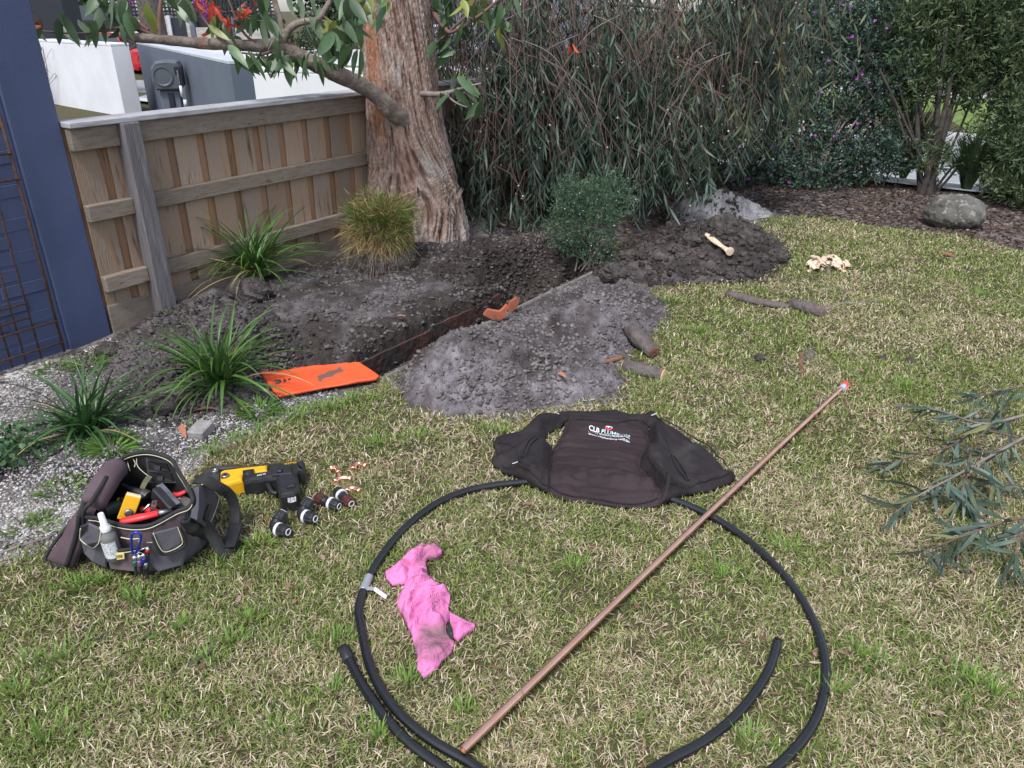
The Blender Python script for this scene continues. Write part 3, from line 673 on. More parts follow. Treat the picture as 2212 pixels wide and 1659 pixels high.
for i, (x, y, r, lb) in enumerate([(1562, 508, .115, 'tall upright dark clod on the moist heap below the sandy pile'), (1524, 496, .075, 'rounded dark clod left of the tallest clod on the moist heap'),
        (1612, 524, .095, 'broad black clod right of the tallest clod on the moist heap'), (1678, 545, .07, 'dark clod lying at the right tip of the moist heap'), (1645, 550, .045, 'dark clod just inside the right tip of the moist heap'),
        (1490, 540, .065, 'dark clod in the middle of the moist heap'), (1325, 590, .085, 'grey brown lump of soil at the trench end near the round bush'),
        (1640, 770, .028, 'small round soil lump alone on the lawn above the copper pipe'), (1400, 742, .02, 'tiny soil lump near the thicker cut log'), (365, 885, .06, 'dark root filled clod at the foot of the low left heap'), (235, 760, .06, 'dark clod by the wall base at the low left heap')]):
    clod(x, y + 8, .06 if 480 < y < 600 else 0.0, r, lb, m_clod, .95 if i == 0 else .8, i + 1)
# terracotta edging along the trench, broken pieces
edging = thing('garden_edging', 'red brown edging boards standing along the inside of the trench', 'edging', FP(1.2, 1.28, 0))
for (a0, a1, zt, dz) in ((.52, 1.12, -.022, .0), (1.13, 1.5, -.01, .01), (1.51, 1.78, .0, -.01)):
    n = 10; top = []; mb = MB(); rings = []
    for k in range(n + 1):
        a = a0 + (a1 - a0) * k / n; j = .022 * (float(fbm(a * 14, 1.5, 5, 3)) - .5)
        rings.append([FP(a, 1.33, -.2), FP(a, 1.345, -.2), FP(a, 1.345, zt + j), FP(a, 1.33, zt + j)])
    mb.quad_ring(rings, True, True, True); mb.build('edging_board', m_terra, edging)
m_redpiece = mat('broken_terracotta', (.34, .1, .055), (.24, .075, .045), scale=9, rough=.85, bump=.4, c3=(.09, .055, .045), s3=7, t3=(.58, .7))
pc = plan(1000, 700, 1200 / 2212)
def shard(name, pts, z0, tilt, label, cat, m, th=.022):
    g = [at(*pc(x, y), z0) for x, y in pts]; lo = min(g, key=lambda p: p.y); b = Vector((sum(p.x for p in g) / len(g), sum(p.y for p in g) / len(g), 0)); up = Vector((0, 0, 1))
    cy = sum(p.y for p in g) / len(g)
    # stand the outline up: the far side of the sighted outline becomes height
    top = []
    for x, y in pts:
        q = sight(*pc(x, y)); t = (cy - .0) / q.y; top.append(Vector((q.x * t, cy, CAM_H + q.z * t)))
    back = Vector((-.4, 1, tilt)).normalized() * th
    mb = MB(); mb.quad_ring([[p for p in top], [p + back for p in top]], True, True, True)
    o = mb.build(name, m); return tag(o, label, cat)
shard('terracotta_shard', [(1670, 1000), (1700, 960), (1790, 975), (1840, 925), (1830, 1000), (1790, 1040), (1740, 1035)], .05, .2, 'long broken red terracotta piece lying at the trench edge', 'shard', m_redpiece)
shard('terracotta_shard', [(1840, 960), (1865, 905), (1910, 872), (1928, 890), (1912, 940), (1860, 985)], .05, .2, 'small upright red terracotta piece right of the long one', 'shard', m_redpiece)
for i, (pts, lb) in enumerate((([(465, 712), (535, 640), (540, 680), (500, 715)], 'leaning red terracotta tile shard nearest the strappy plant, by the fence'), ([(550, 690), (590, 605), (618, 600), (600, 680)], 'red terracotta tile shard in the middle of the three by the fence'), ([(630, 675), (680, 605), (705, 640), (660, 685)], 'red terracotta tile shard beside the dry grass tussock'))):
    shard('tile_shard', pts, .04, .3, lb, 'shard', m_redpiece, .014)
# near edge strip of the lawn along the trench
mb = MB(); mb.tube([FP(a, 1.59 + .012 * math.sin(a * 3), -.002) for a in np.linspace(.42, 2.5, 12)], .014, 6, True, .9)
tag(mb.build('lawn_edging_strip', mat('dirty_timber_strip', (.2, .19, .16), (.12, .11, .1), scale=10, rough=.9), None), 'long grey timber edging strip along the lawn side of the trench', 'edging')

# ---------------------------------------------------------------- gravel and mulch litter
GRAVEL = gpoly([(-120, 830), (20, 826), (150, 775), (240, 735), (300, 860), (380, 915), (470, 890), (600, 858), (720, 852), (700, 872), (540, 930), (430, 1000), (260, 1110), (110, 1180), (-100, 1240)])
n = 17000; q = rand_in(GRAVEL, n, .03); S = .0028 + .005 * RNG.random(n) ** 1.8; k = RNG.random((n, 1)); k2 = (fbm(q[:, 0] * 4, q[:, 1] * 4, 61, 3) > .53)[:, None] & (RNG.random((n, 1)) < .75)
C = np.where(k < .5, np.array((.55, .53, .52)) * (.55 + .45 * RNG.random((n, 1))), np.array((.26, .235, .225)) * (.5 + .7 * RNG.random((n, 1)))); C = np.where(k2, C * .42, C)
lumps('gravel', np.column_stack([q, gz(q[:, 0], q[:, 1]) + S * .3]), S, C, 'white and grey gravel chips spread at the foot of the blue grey wall', 'gravel', mat('gravel_chip', None, attr=True, rough=.8), .6)
MULCH = gpoly([(1660, 455), (1720, 466), (1900, 488), (2050, 500), (2212, 540), (2330, 560), (2330, 430), (2212, 415), (1900, 395), (1640, 400), (1500, 430)])
n = 9000; q = rand_in(MULCH, n, .05)
def flakes(P, D, L, W, name, C, label, cat, parent=None, kind='stuff', m=None, droop=0.0, side=None):
    n = len(P); D = D / np.linalg.norm(D, axis=1, keepdims=True)
    if side is None:
        side = np.cross(D, RNG.normal(size=(n, 3))); 
    side = side / (np.linalg.norm(side, axis=1, keepdims=True) + 1e-9)
    ts = np.array([0, .3, .3, .68, .68, 1.0]); ws = np.array([.0, -1, 1, -.8, .8, 0])
    V = P[:, None, :] + D[:, None, :] * (ts[None, :, None] * L[:, None, None]) + side[:, None, :] * (ws[None, :, None] * W[:, None, None] * .5)
    dr = droop if hasattr(droop, '__len__') else np.full(n, droop)
    V[..., 2] -= dr[:, None] * L[:, None] * ts[None] ** 2
    N = np.cross(D, side); V = V + N[:, None, :] * (np.abs(ws)[None, :, None] * W[:, None, None] * .12)
    F = (np.array([(0, 2, 1), (1, 2, 4), (1, 4, 3), (3, 4, 5)])[None] + (np.arange(n) * 6)[:, None, None]).reshape(-1, 3)
    o = np_mesh(name, V, F, m or m_leafc, parent, np.repeat(C, 6, 0), True, kind)
    if parent is None: tag(o, label, cat)
    return o
a = RNG.uniform(0, 6.28, n); D = np.stack([np.cos(a), np.sin(a), RNG.uniform(-.15, .25, n)], 1); k = RNG.random((n, 1))
C = np.where(k < .8, np.array((.075, .053, .044)), np.where(k < .88, np.array((.17, .09, .055)), np.array((.26, .21, .17)))) * (.5 + .8 * RNG.random((n, 1)))
flakes(np.column_stack([q, gz(q[:, 0], q[:, 1]) + .006]), D, RNG.uniform(.02, .055, n), RNG.uniform(.006, .018, n), 'bark_litter', C, 'brown bark mulch and dead leaf litter under the back shrubs', 'mulch')
LIT2 = gpoly([(1010, 500), (1180, 520), (1300, 560), (1420, 480), (1500, 440), (1400, 400), (1000, 420)])
n = 2600; q = rand_in(LIT2, n, .03); a = RNG.uniform(0, 6.28, n); D = np.stack([np.cos(a), np.sin(a), RNG.uniform(-.1, .5, n)], 1); k = RNG.random((n, 1))
C = np.where(k < .55, np.array((.1, .065, .045)), np.array((.26, .17, .1))) * (.5 + .8 * RNG.random((n, 1)))
flakes(np.column_stack([q, surf(q[:, 0], q[:, 1]) + .008]), D, RNG.uniform(.04, .09, n), RNG.uniform(.008, .018, n), 'leaf_litter', C, 'dry fallen leaves beneath the weeping foliage', 'leaf litter')

# ---------------------------------------------------------------- leaves as parts
def leaf_mesh(name, w, curl, fold, pts=7):
    """unit leaf along +X, side +Y, pointed, folded at the midrib"""
    mb = MB(); b = []
    for i in range(pts):
        t = i / (pts - 1); ww = w * (math.sin(math.pi * min(1, t * .93 + .07)) ** .8) * (1 - .35 * t) if i < pts - 1 else 0.0
        if i == 0: ww = w * .08
        z = -curl * t * t; b.append((t, ww, z))
    rings = [[Vector((t, -ww, z + fold * ww)), Vector((t, 0, z)), Vector((t, ww, z + fold * ww))] for t, ww, z in b]
    mb.quad_ring(rings, False)
    me = bpy.data.meshes.new(name); me.from_pydata([tuple(v) for v in mb.v], [], mb.f); me.update()
    me.polygons.foreach_set('use_smooth', [True] * len(me.polygons)); return me
def leaf_mat(name, c1, c2, c3=None, rough=.42, tr=.18): return mat(name, c1, c2, scale=3, rough=rough, transl=tr, objrand=.3, spec=.45, c3=c3, s3=5, t3=(.62, .74))
m_gumleaf = leaf_mat('gum_leaf', (.05, .095, .045), (.075, .13, .055))
m_gumpale = leaf_mat('gum_leaf_underside', (.15, .2, .13), (.12, .17, .1))
m_gumred = leaf_mat('gum_new_growth', (.42, .035, .03), (.5, .1, .04), tr=.35)
m_gumyel = leaf_mat('gum_leaf_yellowing', (.2, .21, .045), (.15, .19, .05))
m_strap = leaf_mat('strap_leaf', (.055, .125, .028), (.08, .165, .035), (.2, .19, .06), .4, .2)
m_strapd = leaf_mat('strap_leaf_deep', (.035, .085, .028), (.05, .11, .033), None, .38, .15)
m_strapdry = leaf_mat('strap_leaf_dry', (.36, .27, .13), (.28, .22, .1), None, .6, .1)
m_bluegum = leaf_mat('blue_green_leaf', (.042, .07, .052), (.06, .095, .07), None, .45, .12)
m_olive = leaf_mat('olive_leaf', (.15, .16, .06), (.19, .18, .07), None, .5, .2)
def mesh_set(name, m, specs):
    o = []
    for w_, c, f in specs:
        me = leaf_mesh(name, w_, c, f); me.materials.append(m); o.append(me)
    return o
GL = {k: mesh_set('gum_leaf_' + k, m, ((.2, .12, .25), (.17, .25, .2), (.23, .05, .3), (.15, .2, .1))) for k, m in (('g', m_gumleaf), ('p', m_gumpale), ('y', m_gumyel))}
GL['r'] = mesh_set('gum_leaf_red', m_gumred, ((.16, .15, .3), (.13, .3, .2)))
def place(name, me, P, D, S, L, parent):
    D = Vector(D).normalized(); S = Vector(S); S = (S - D * S.dot(D))
    if S.length < 1e-5: S = D.orthogonal()
    S.normalize(); N = D.cross(S)
    o = bpy.data.objects.new(name, me); col.objects.link(o); o.parent = parent
    M = Matrix((D, S, N)).transposed().to_4x4(); M.translation = Vector(P) - base_of(parent)
    o.matrix_local = M @ Matrix.Diagonal((L, L, L, 1)); return o
def rv(a=1.0): return Vector((random.gauss(0, a), random.gauss(0, a), random.gauss(0, a)))

# ---------------------------------------------------------------- the big gum
gum_base = at(915, 566); gum_base = Vector((-.66, 5.62, 0))
gum = thing('gum_tree', 'large rough barked gum tree standing against the paling fence', 'tree', gum_base)
# trunk outline sighted left and right edge at heights
edges = [(-.12, 785, 1040), (566, 788, 1024), (548, 792, 1016), (500, 796, 1006), (430, 797, 993), (350, 797, 975), (280, 793, 957), (200, 789, 945), (100, 781, 936), (0, 773, 925)]
hs_z = []; cen = []; rad = []
ymid = 5.60
for e in edges[1:]:
    y_, xl, xr = e; d = sight((xl + xr) / 2, y_); t = ymid / d.y; z = CAM_H + d.z * t
    zc = t; hs_z.append(z); cen.append(((xl + xr) / 2 - 1106) / FPX * zc); rad.append((xr - xl) / 2 / FPX * zc)
hs_z = [-.25] + hs_z + [2.6, 3.6, 4.6]; cen = [cen[0] + .02] + cen + [cen[-1] - .05, cen[-1] - .14, cen[-1] - .2]; rad = [rad[0] * 1.1] + rad + [rad[-1] * .96, rad[-1] * .85, rad[-1] * .7]
o_ = np.argsort(hs_z); hs_z = np.array(hs_z)[o_]; cen = np.array(cen)[o_]; rad = np.array(rad)[o_]
nU, nV = 260, 420; th = np.linspace(0, 2 * np.pi, nU, endpoint=False); zz = np.concatenate([np.linspace(-.25, 1.75, 340), np.linspace(1.78, 4.6, 80)])
TH, ZZ = np.meshgrid(th, zz); Rr = np.interp(ZZ, hs_z, rad); Cx = np.interp(ZZ, hs_z, cen)
fl = sm(.55, 0, ZZ) * .06 * (np.cos(TH * 5 + 1) * .6 + np.cos(TH * 3 + 2) * .4)
arc = TH * .3
tw = ZZ * .12 + .35 * sm(.9, .4, ZZ) * sm(0, .4, ZZ) * np.sin(TH * 2)           # grain swirls below the fork
u_ = (arc + tw * .3) 
def pnoise(u, v, per, s, o=3):                                                     # periodic in u
    return .5 * (fbm(np.cos(TH) * per + v * .0 + tw, np.sin(TH) * per + v, s, o) + fbm(np.cos(TH) * per * .9 + 7 + v * .5, np.sin(TH) * per * .9 + 3 + tw, s + 5, o))
rid = 1 - np.abs(2 * fbm(np.cos(TH + tw) * 16 + ZZ * 2.4, np.sin(TH + tw) * 16 + ZZ * 4.6, 41, 2) - 1) ** .7
rid2 = fbm(np.cos(TH + tw) * 34 + ZZ * 6.0, np.sin(TH + tw) * 34 + ZZ * 12, 43, 2)
rid3 = fbm(np.cos(TH + tw) * 9 + 3 + ZZ * 5, np.sin(TH + tw) * 9 + ZZ * 16, 44, 3)
smooth_patch = .75 * sm(.3, .08, np.abs(((TH - 4.1 + .12 * (ZZ - 1.2)) + np.pi) % (2 * np.pi) - np.pi) - .05 * fbm(ZZ * 6, ZZ * 0 + 2, 4, 2) - .3 * (fbm(np.cos(TH) * 9 + ZZ * 2, np.sin(TH) * 9 + ZZ * 4, 49, 3) - .5)) * sm(.72, .95, ZZ)
amp = (.018 + .012 * sm(.9, .2, ZZ)) * (1 - .6 * smooth_patch)
disp = amp * ((rid - .55) * 1.1 + (rid2 - .5) * 1.1 + (rid3 - .5) * .8)
RR = Rr + fl * .5 + disp
VX = Cx + RR * np.cos(TH); VY = gum_base.y + .0 + RR * np.sin(TH) * .98
V = np.stack([VX.ravel(), VY.ravel(), ZZ.ravel()], 1); nv_ = len(zz); a = np.arange(nU); F = []
for j in range(nv_ - 1): F.append(np.stack([j * nU + a, j * nU + (a + 1) % nU, (j + 1) * nU + (a + 1) % nU, (j + 1) * nU + a], 1))
F = np.concatenate(F)
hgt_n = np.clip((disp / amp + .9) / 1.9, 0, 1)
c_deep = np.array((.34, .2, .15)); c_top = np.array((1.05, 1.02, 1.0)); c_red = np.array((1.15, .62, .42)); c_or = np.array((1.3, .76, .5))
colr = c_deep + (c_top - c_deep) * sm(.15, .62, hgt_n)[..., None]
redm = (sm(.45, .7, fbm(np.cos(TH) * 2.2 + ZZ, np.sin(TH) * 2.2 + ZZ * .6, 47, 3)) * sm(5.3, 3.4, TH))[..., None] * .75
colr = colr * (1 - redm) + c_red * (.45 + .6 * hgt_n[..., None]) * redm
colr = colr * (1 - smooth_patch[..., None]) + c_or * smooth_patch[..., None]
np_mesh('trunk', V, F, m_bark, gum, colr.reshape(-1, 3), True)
def limb(pts, name, parent, m, n=10, bumps=.0):
    P = [deep(x, y, z) for x, y, z, r in pts]; rr = [r * z / FPX for x, y, z, r in pts]
    sp = spline(P, 6); ri = np.interp(np.linspace(0, len(P) - 1, len(sp)), range(len(P)), rr)
    ri = [r * (1 + bumps * random.uniform(-1, 1)) for r in ri]
    return MB().tube(sp, ri, n).build(name, m, parent, True), sp
br, brs = limb([(880, 262, 5.2, 24), (852, 243, 5.1, 21), (800, 196, 4.98, 18), (720, 156, 4.82, 18), (650, 124, 4.7, 17), (606, 102, 4.64, 20), (590, 99, 4.62, 16), (520, 98, 4.52, 12), (430, 93, 4.42, 12), (340, 85, 4.34, 10), (258, 79, 4.28, 9)], 'branch', gum, m_branch, 12, .06)
limb([(600, 100, 4.62, 11), (613, 84, 4.6, 9), (626, 62, 4.58, 8), (650, 48, 4.56, 7.5), (688, 42, 4.52, 7), (700, 24, 4.5, 6), (718, -10, 4.48, 5.5), (740, -80, 4.45, 5)], 'side_branch', br, m_branch, 10, .04)
limb([(612, 74, 4.6, 7), (604, 40, 4.58, 6.5), (592, -5, 4.56, 6), (585, -80, 4.5, 5)], 'side_branch', br, m_branch, 8, .04)
limb([(347, 85, 4.34, 6), (344, 50, 4.33, 5), (348, 0, 4.3, 4.5), (355, -60, 4.3, 4)], 'side_branch', br, m_twig, 8)
limb([(340, 82, 4.34, 5), (300, 62, 4.3, 3.5), (270, 58, 4.28, 3), (180, 72, 4.2, 2.5), (88, 67, 4.1, 1.8)], 'side_branch', br, m_twig, 6)
limb([(322, 66, 4.33, 4), (290, 42, 4.3, 3), (235, -5, 4.25, 2.5)], 'side_branch', br, m_twig, 6)
limb([(500, 100, 4.5, 4), (470, 76, 4.48, 3), (440, 40, 4.45, 2.5), (420, -10, 4.4, 2.2)], 'side_branch', br, m_twig, 6)
limb([(560, 98, 4.55, 4), (530, 75, 4.5, 3), (510, 40, 4.45, 2.4), (490, -10, 4.4, 2)], 'side_branch', br, m_twig, 6)
limb([(690, 42, 4.52, 4), (730, 60, 4.5, 3), (745, 90, 4.48, 2.5), (740, 120, 4.46, 2)], 'side_branch', br, m_twig, 6)
limb([(595, 108, 4.6, 5), (560, 118, 4.56, 3), (520, 114, 4.52, 2), (495, 115, 4.5, 2)], 'side_branch', br, m_twig, 6)
limb([(258, 79, 4.28, 3), (292, 95, 4.25, 2.5), (280, 108, 4.25, 2)], 'side_branch', br, m_twig, 6)
limb([(868, 226, 5.22, 16), (880, 212, 5.16, 9), (905, 203, 5.12, 6.5), (940, 204, 5.05, 6), (968, 200, 5.0, 5), (1000, 190, 4.95, 3), (1040, 180, 4.9, 2)], 'side_branch', gum, m_greytwig, 8, .05)
limb([(960, 201, 5.0, 3), (985, 222, 4.97, 2.2), (1010, 232, 4.95, 1.6)], 'side_branch', gum, m_greytwig, 6)
limb([(905, -20, 5.2, 9), (960, 60, 5.0, 5), (985, 66, 4.9, 3.5), (1040, 30, 4.85, 3), (1100, -20, 4.8, 3)], 'side_branch', gum, m_twig, 6)
limb([(905, 130, 5.25, 3), (980, 60, 5.0, 3), (1010, 30, 4.95, 3), (1030, -10, 4.9, 3)], 'side_branch', gum, m_twig, 6)
# burl at the fork
for (x, y, z, r) in ((862, 238, 5.26, 30), (846, 250, 5.26, 22), (872, 268, 5.3, 26), (856, 300, 5.34, 24)):
    c = deep(x, y, z); mb = MB(); rr = r * z / FPX; rings = []
    for i in range(9):
        t_ = math.pi * (i + .05) / 8.1; rings.append([c + Vector((math.cos(p) * math.sin(t_), math.sin(p) * math.sin(t_), math.cos(t_) * 1.1)) * rr * random.uniform(.85, 1.12) for p in np.linspace(0, 2 * math.pi, 14, endpoint=False)])
    mb.quad_ring(rings, True, True, True).build('burl', m_branch, gum, True)
# curls of loose bark near the foot
for k in range(26):
    x = random.choice([random.uniform(800, 980), random.uniform(960, 1010)]); y = random.uniform(220, 540); t_ = (y) / 566
    d = sight(x, y); P = Vector((0, 0, CAM_H)) + d * ((gum_base.y - .3 + .02 * random.random()) / d.y)
    ex = np.interp(P.z, hs_z, cen); rx = np.interp(P.z, hs_z, rad); ph = math.acos(max(-.95, min(.95, (P.x - ex) / rx)))
    P = Vector((ex + math.cos(ph) * (rx + .012), gum_base.y - math.sin(ph) * (rx + .012), P.z))
    place('bark_curl', leaf_mesh('bark_curl', .14, -.25, .3, 5) if k == 0 else bc_me, P, Vector((math.cos(ph) * .35, -math.sin(ph) * .35, random.choice((-1, 1)))), rv(), random.uniform(.05, .11), gum) if k else None
    if k == 0:
        bc_me = leaf_mesh('bark_curl', .12, -.25, .3, 5); bc_me.materials.append(m_branch)
# gum leaves: (x, y, depth, count, spread px, kinds)
GC = [(75, 78, 4.1, 5, 16, 'gp'), (70, 55, 4.1, 5, 14, 'rr'), (135, 62, 4.15, 4, 18, 'g'), (205, 75, 4.2, 5, 18, 'gp'), (225, 34, 4.25, 8, 24, 'gp'), (262, 40, 4.26, 7, 24, 'gp'), (275, 62, 4.25, 5, 18, 'g'), (330, 42, 4.3, 2, 8, 'y'),
      (200, 5, 4.2, 5, 16, 'g'), (365, 5, 4.3, 4, 16, 'gp'), (400, 22, 4.4, 5, 20, 'p'), (440, 8, 4.42, 8, 22, 'r'), (465, 30, 4.45, 7, 20, 'r'), (470, 55, 4.48, 6, 22, 'gy'), (495, 75, 4.5, 4, 20, 'gp'), (510, 40, 4.46, 7, 25, 'r'), (450, 80, 4.4, 4, 22, 'r'),
      (545, 18, 4.5, 8, 28, 'r'), (540, 60, 4.5, 8, 28, 'gp'), (565, 35, 4.52, 6, 24, 'g'), (575, 70, 4.52, 5, 24, 'gp'), (520, 125, 4.5, 5, 14, 'g'), (545, 135, 4.53, 6, 18, 'g'), (575, 135, 4.56, 6, 20, 'g'), (600, 138, 4.58, 6, 20, 'g'), (625, 145, 4.6, 5, 18, 'g'), (655, 142, 4.62, 4, 16, 'g'), (690, 152, 4.66, 3, 12, 'g'),
      (650, 18, 4.5, 5, 24, 'gp'), (690, 60, 4.5, 7, 26, 'gp'), (722, 70, 4.48, 8, 26, 'gy'), (735, 105, 4.46, 9, 28, 'gp'), (705, 115, 4.48, 7, 26, 'g'), (755, 130, 4.46, 7, 24, 'g'), (760, 60, 4.46, 8, 26, 'gp'), (745, 20, 4.45, 8, 26, 'gp'), (785, 15, 4.42, 5, 16, 'gy'), (800, 30, 4.4, 5, 18, 'g'), (830, 5, 4.4, 4, 18, 'gy'),
      (960, 30, 5.0, 8, 30, 'g'), (990, 70, 4.95, 9, 30, 'g'), (965, 110, 5.0, 6, 26, 'g'), (1020, 20, 4.9, 8, 30, 'gy'), (1060, 45, 4.85, 6, 26, 'g'), (1000, 200, 4.95, 7, 20, 'gp'), (960, 215, 5.0, 3, 14, 'g'), (1015, 240, 4.95, 4, 16, 'g'), (1085, 70, 4.8, 5, 22, 'gy'), (1100, 20, 4.8, 6, 24, 'g'), (1240, 110, 4.9, 3, 12, 'r')]
for (x, y, z, n, sp_, kinds) in GC:
    for k in range(int(n * 1.08 + .5)):
        P = deep(x + random.gauss(0, sp_ * .6), y + random.gauss(0, sp_ * .45), z + random.gauss(0, .08)); kd = random.choice(kinds)
        D = Vector((random.gauss(0, .55), random.gauss(0, .5), -.9 if kd != 'r' else random.gauss(0, .6))); L_ = random.uniform(.11, .19) if kd != 'r' else random.uniform(.06, .12)
        place('leaf', random.choice(GL[kd]), P - D.normalized() * L_ * .5, D, rv(), L_, gum)

# ---------------------------------------------------------------- weeping tree behind
wt_base = Vector((.42, 7.25, 0))
wt = thing('weeping_tree', 'weeping tree with a curtain of hanging blue green leaves and brown twigs', 'tree', wt_base)
tr_pts = [(.62, 7.2, -.1), (.5, 7.2, .45), (.34, 7.2, .95), (.22, 7.2, 1.35), (.3, 7.15, 1.75), (.5, 7.1, 2.2)]
MB().tube(spline(tr_pts, 5), list(np.interp(np.linspace(0, 1, 26), [0, .5, 1], [.085, .07, .05])), 12).build('trunk', m_branch, wt, True)
limbs = [[(.3, 7.15, 1.75), (.9, 6.9, 2.25), (1.6, 6.8, 2.35), (2.2, 6.8, 2.1), (2.6, 6.8, 1.8)], [(.22, 7.2, 1.4), (-.1, 6.9, 1.8), (-.35, 6.6, 2.0)], [(.5, 7.1, 2.1), (.9, 6.6, 2.35), (1.3, 6.3, 2.2), (1.7, 6.15, 2.0)], [(.4, 7.1, 2.0), (.35, 6.6, 2.2), (.4, 6.25, 2.1)],
         [(.9, 6.9, 2.25), (1.5, 6.5, 1.9), (1.9, 6.4, 1.55)], [(.28, 7.2, 1.5), (.8, 6.7, 1.65), (1.3, 6.5, 1.6)]]
for l in limbs:
    s_ = spline(l, 6); MB().tube(s_, list(np.linspace(.03, .008, len(s_))), 7).build('limb', m_branch, wt, True)
NS = 1500; tv = []; lp = []; ld = []; ll = []; lw = []; lc = []; twb = MB(); berries = []
cols_w = np.array([(.022, .042, .03), (.034, .06, .042), (.048, .08, .058), (.068, .1, .074), (.1, .12, .055), (.028, .045, .028)])
for i in range(NS):
    x = random.uniform(-.75, 2.2); fr = random.random()
    y = 5.98 + 1.15 * fr + .14 * max(0, x) + (.2 if x < -.2 else 0)
    ztop = random.uniform(1.35, 2.45); zb_lim = float(np.interp(x, [-.8, .0, .5, 1.0, 1.5, 2.0, 2.3, 2.6], [.08, .06, .1, .22, .46, .8, 1.0, 1.1]))
    ln = min(ztop - zb_lim * random.uniform(.8, 1.4), random.uniform(.6, 1.9))
    if random.random() < .55: ztop = random.uniform(.55, 1.5); ln = min(ztop - zb_lim * random.uniform(.9, 1.3), random.uniform(.35, 1.1))
    if ln < .2: continue
    y += .35 * (float(vnoise(x * 2.4, ztop * 1.2, 61)) - .5); scol = random.choice(cols_w[:5] if x > 1.2 else cols_w[:4]) * random.uniform(.75, 1.25)
    sw = random.gauss(.12, .25); nseg = 6; pts = []
    for k in range(nseg + 1):
        t_ = k / nseg; pts.append(Vector((x + sw * math.sqrt(t_) * (1 if k else 0) + random.gauss(0, .012), y + random.gauss(0, .012) - .15 * math.sqrt(t_), ztop - ln * t_ ** 1.15)))
    twb.tube(pts, list(np.linspace(.0036, .001, nseg + 1)), 3, False)
    bare = random.uniform(.1, .8 if x < 1.2 else .2) if ztop > 1.15 else random.uniform(0, .15)
    nl = int(ln * random.uniform(26, 46))
    for k in range(nl):
        t_ = bare + (1 - bare) * random.random() ** .8; q = t_ * nseg; k0 = min(nseg - 1, int(q)); P = pts[k0].lerp(pts[k0 + 1], q - k0)
        if random.random() < 2.6 * (.5 - float(fbm(P.x * 2.6 + 3, P.z * 2.2 + P.y, 66, 2))): continue
        lp.append(P); ld.append((random.gauss(0, .5), random.gauss(0, .5), -1)); ll.append(random.uniform(.07, .16)); lw.append(random.uniform(.008, .0165)); lc.append((scol if random.random() < .8 else random.choice(cols_w)) * random.uniform(.75, 1.25))
    if random.random() < .3: berries.append(pts[random.randint(2, nseg)])
twb.build('hanging_twigs', mat('weeping_twig', (.105, .06, .052), (.14, .1, .09), scale=3, rough=.85), wt, False, 'stuff')
for i in range(16):            # long arching bare twigs in front
    x = random.uniform(-.5, 1.6); y = random.uniform(5.95, 6.3); z = random.uniform(1.2, 1.7); dx = random.choice((-1, 1)) * random.uniform(.2, .7)
    MB().tube(spline([(x, y, z), (x + dx * .5, y - .05, z - .12), (x + dx, y - .05, z - random.uniform(.3, .6)), (x + dx * 1.2, y, z - random.uniform(.6, .9))], 5), list(np.linspace(.0035, .001, 16)), 4).build('bare_twig', m_greytwig, wt, True)
lp = np.array([tuple(p) for p in lp]); ld = np.array(ld); ll = np.array(ll); lw = np.array(lw); lc = np.array(lc)
big = np.argsort(lp[:, 1] - ll * 6)[:300]; mask = np.ones(len(lp), bool); mask[big] = False
flakes(lp[mask], ld[mask], ll[mask], lw[mask], 'foliage', lc[mask], None, None, wt, 'stuff', None, -.1)
WL = mesh_set('weeping_leaf', m_bluegum, ((.055, .12, .2), (.05, -.15, .2), (.065, .25, .1)))
for i in big: place('leaf', random.choice(WL), lp[i], ld[i], rv(), ll[i] * 1.1, wt)
bp = np.array([tuple(p) for p in berries]); nb = len(bp)
lumps('gumnuts', bp, np.full(nb, .009), np.tile((.4, .38, .34), (nb, 1)), None, None, m_crumb, 1, parent=wt)

m_chip = mat('split_chip', (.56, .4, .28), (.68, .55, .42), scale=30, rough=.85, objrand=.25, bump=.4, bscale=60)
# ---------------------------------------------------------------- leafy shrubs: stems, sprays of small leaves
def shrub_leaves(centres, n, L, W, cols, up=.35, spread=None, parent=None, name='foliage', droop=0.0, dirmix=.7):
    """sprays: each centre is (pos, radius vector, weight); leaves grow along short sprigs pointing outward"""
    P = []; D = []; C = []
    wts = np.array([c[2] for c in centres]); wts = wts / wts.sum(); pick = RNG.choice(len(centres), n // 8, p=wts)
    for k in pick:
        c, r, _ = centres[k]; d = RNG.normal(size=3); d /= np.linalg.norm(d); q = np.array(c) + d * np.array(r) * (RNG.random() ** .33)
        if q[2] < .02: q[2] = .02 + .05 * RNG.random()
        sd = d * dirmix + RNG.normal(size=3) * .45 + np.array((0, 0, up)); sd /= np.linalg.norm(sd); cc = cols[RNG.integers(len(cols))] * RNG.uniform(.65, 1.3)
        sl = L * RNG.uniform(1.5, 2.8)
        for j in range(8):
            t = j / 7; P.append(q + sd * sl * (t - .5)); e = RNG.normal(size=3); e -= sd * e.dot(sd); e /= np.linalg.norm(e); D.append(sd * .75 + e * .8); C.append(cc * RNG.uniform(.8, 1.2))
    P = np.array(P); D = np.array(D); C = np.array(C); m = len(P)
    return flakes(P, D, L * RNG.uniform(.65, 1.25, m), W * RNG.uniform(.7, 1.2, m), name, C, None, None, parent, 'stuff', None, droop), P
def stems(parent, base, tops, r0, r1, m, n=6, name='stem'):
    for t in tops:
        b = Vector(base) + Vector((random.gauss(0, .04), random.gauss(0, .04), -.05)); t = Vector(t); mid = b.lerp(t, .5) + rv(.05)
        MB().tube(spline([b, mid, t], 6), list(np.linspace(r0, r1, 13)), n).build(name, m, parent, True)
A_ = np.array
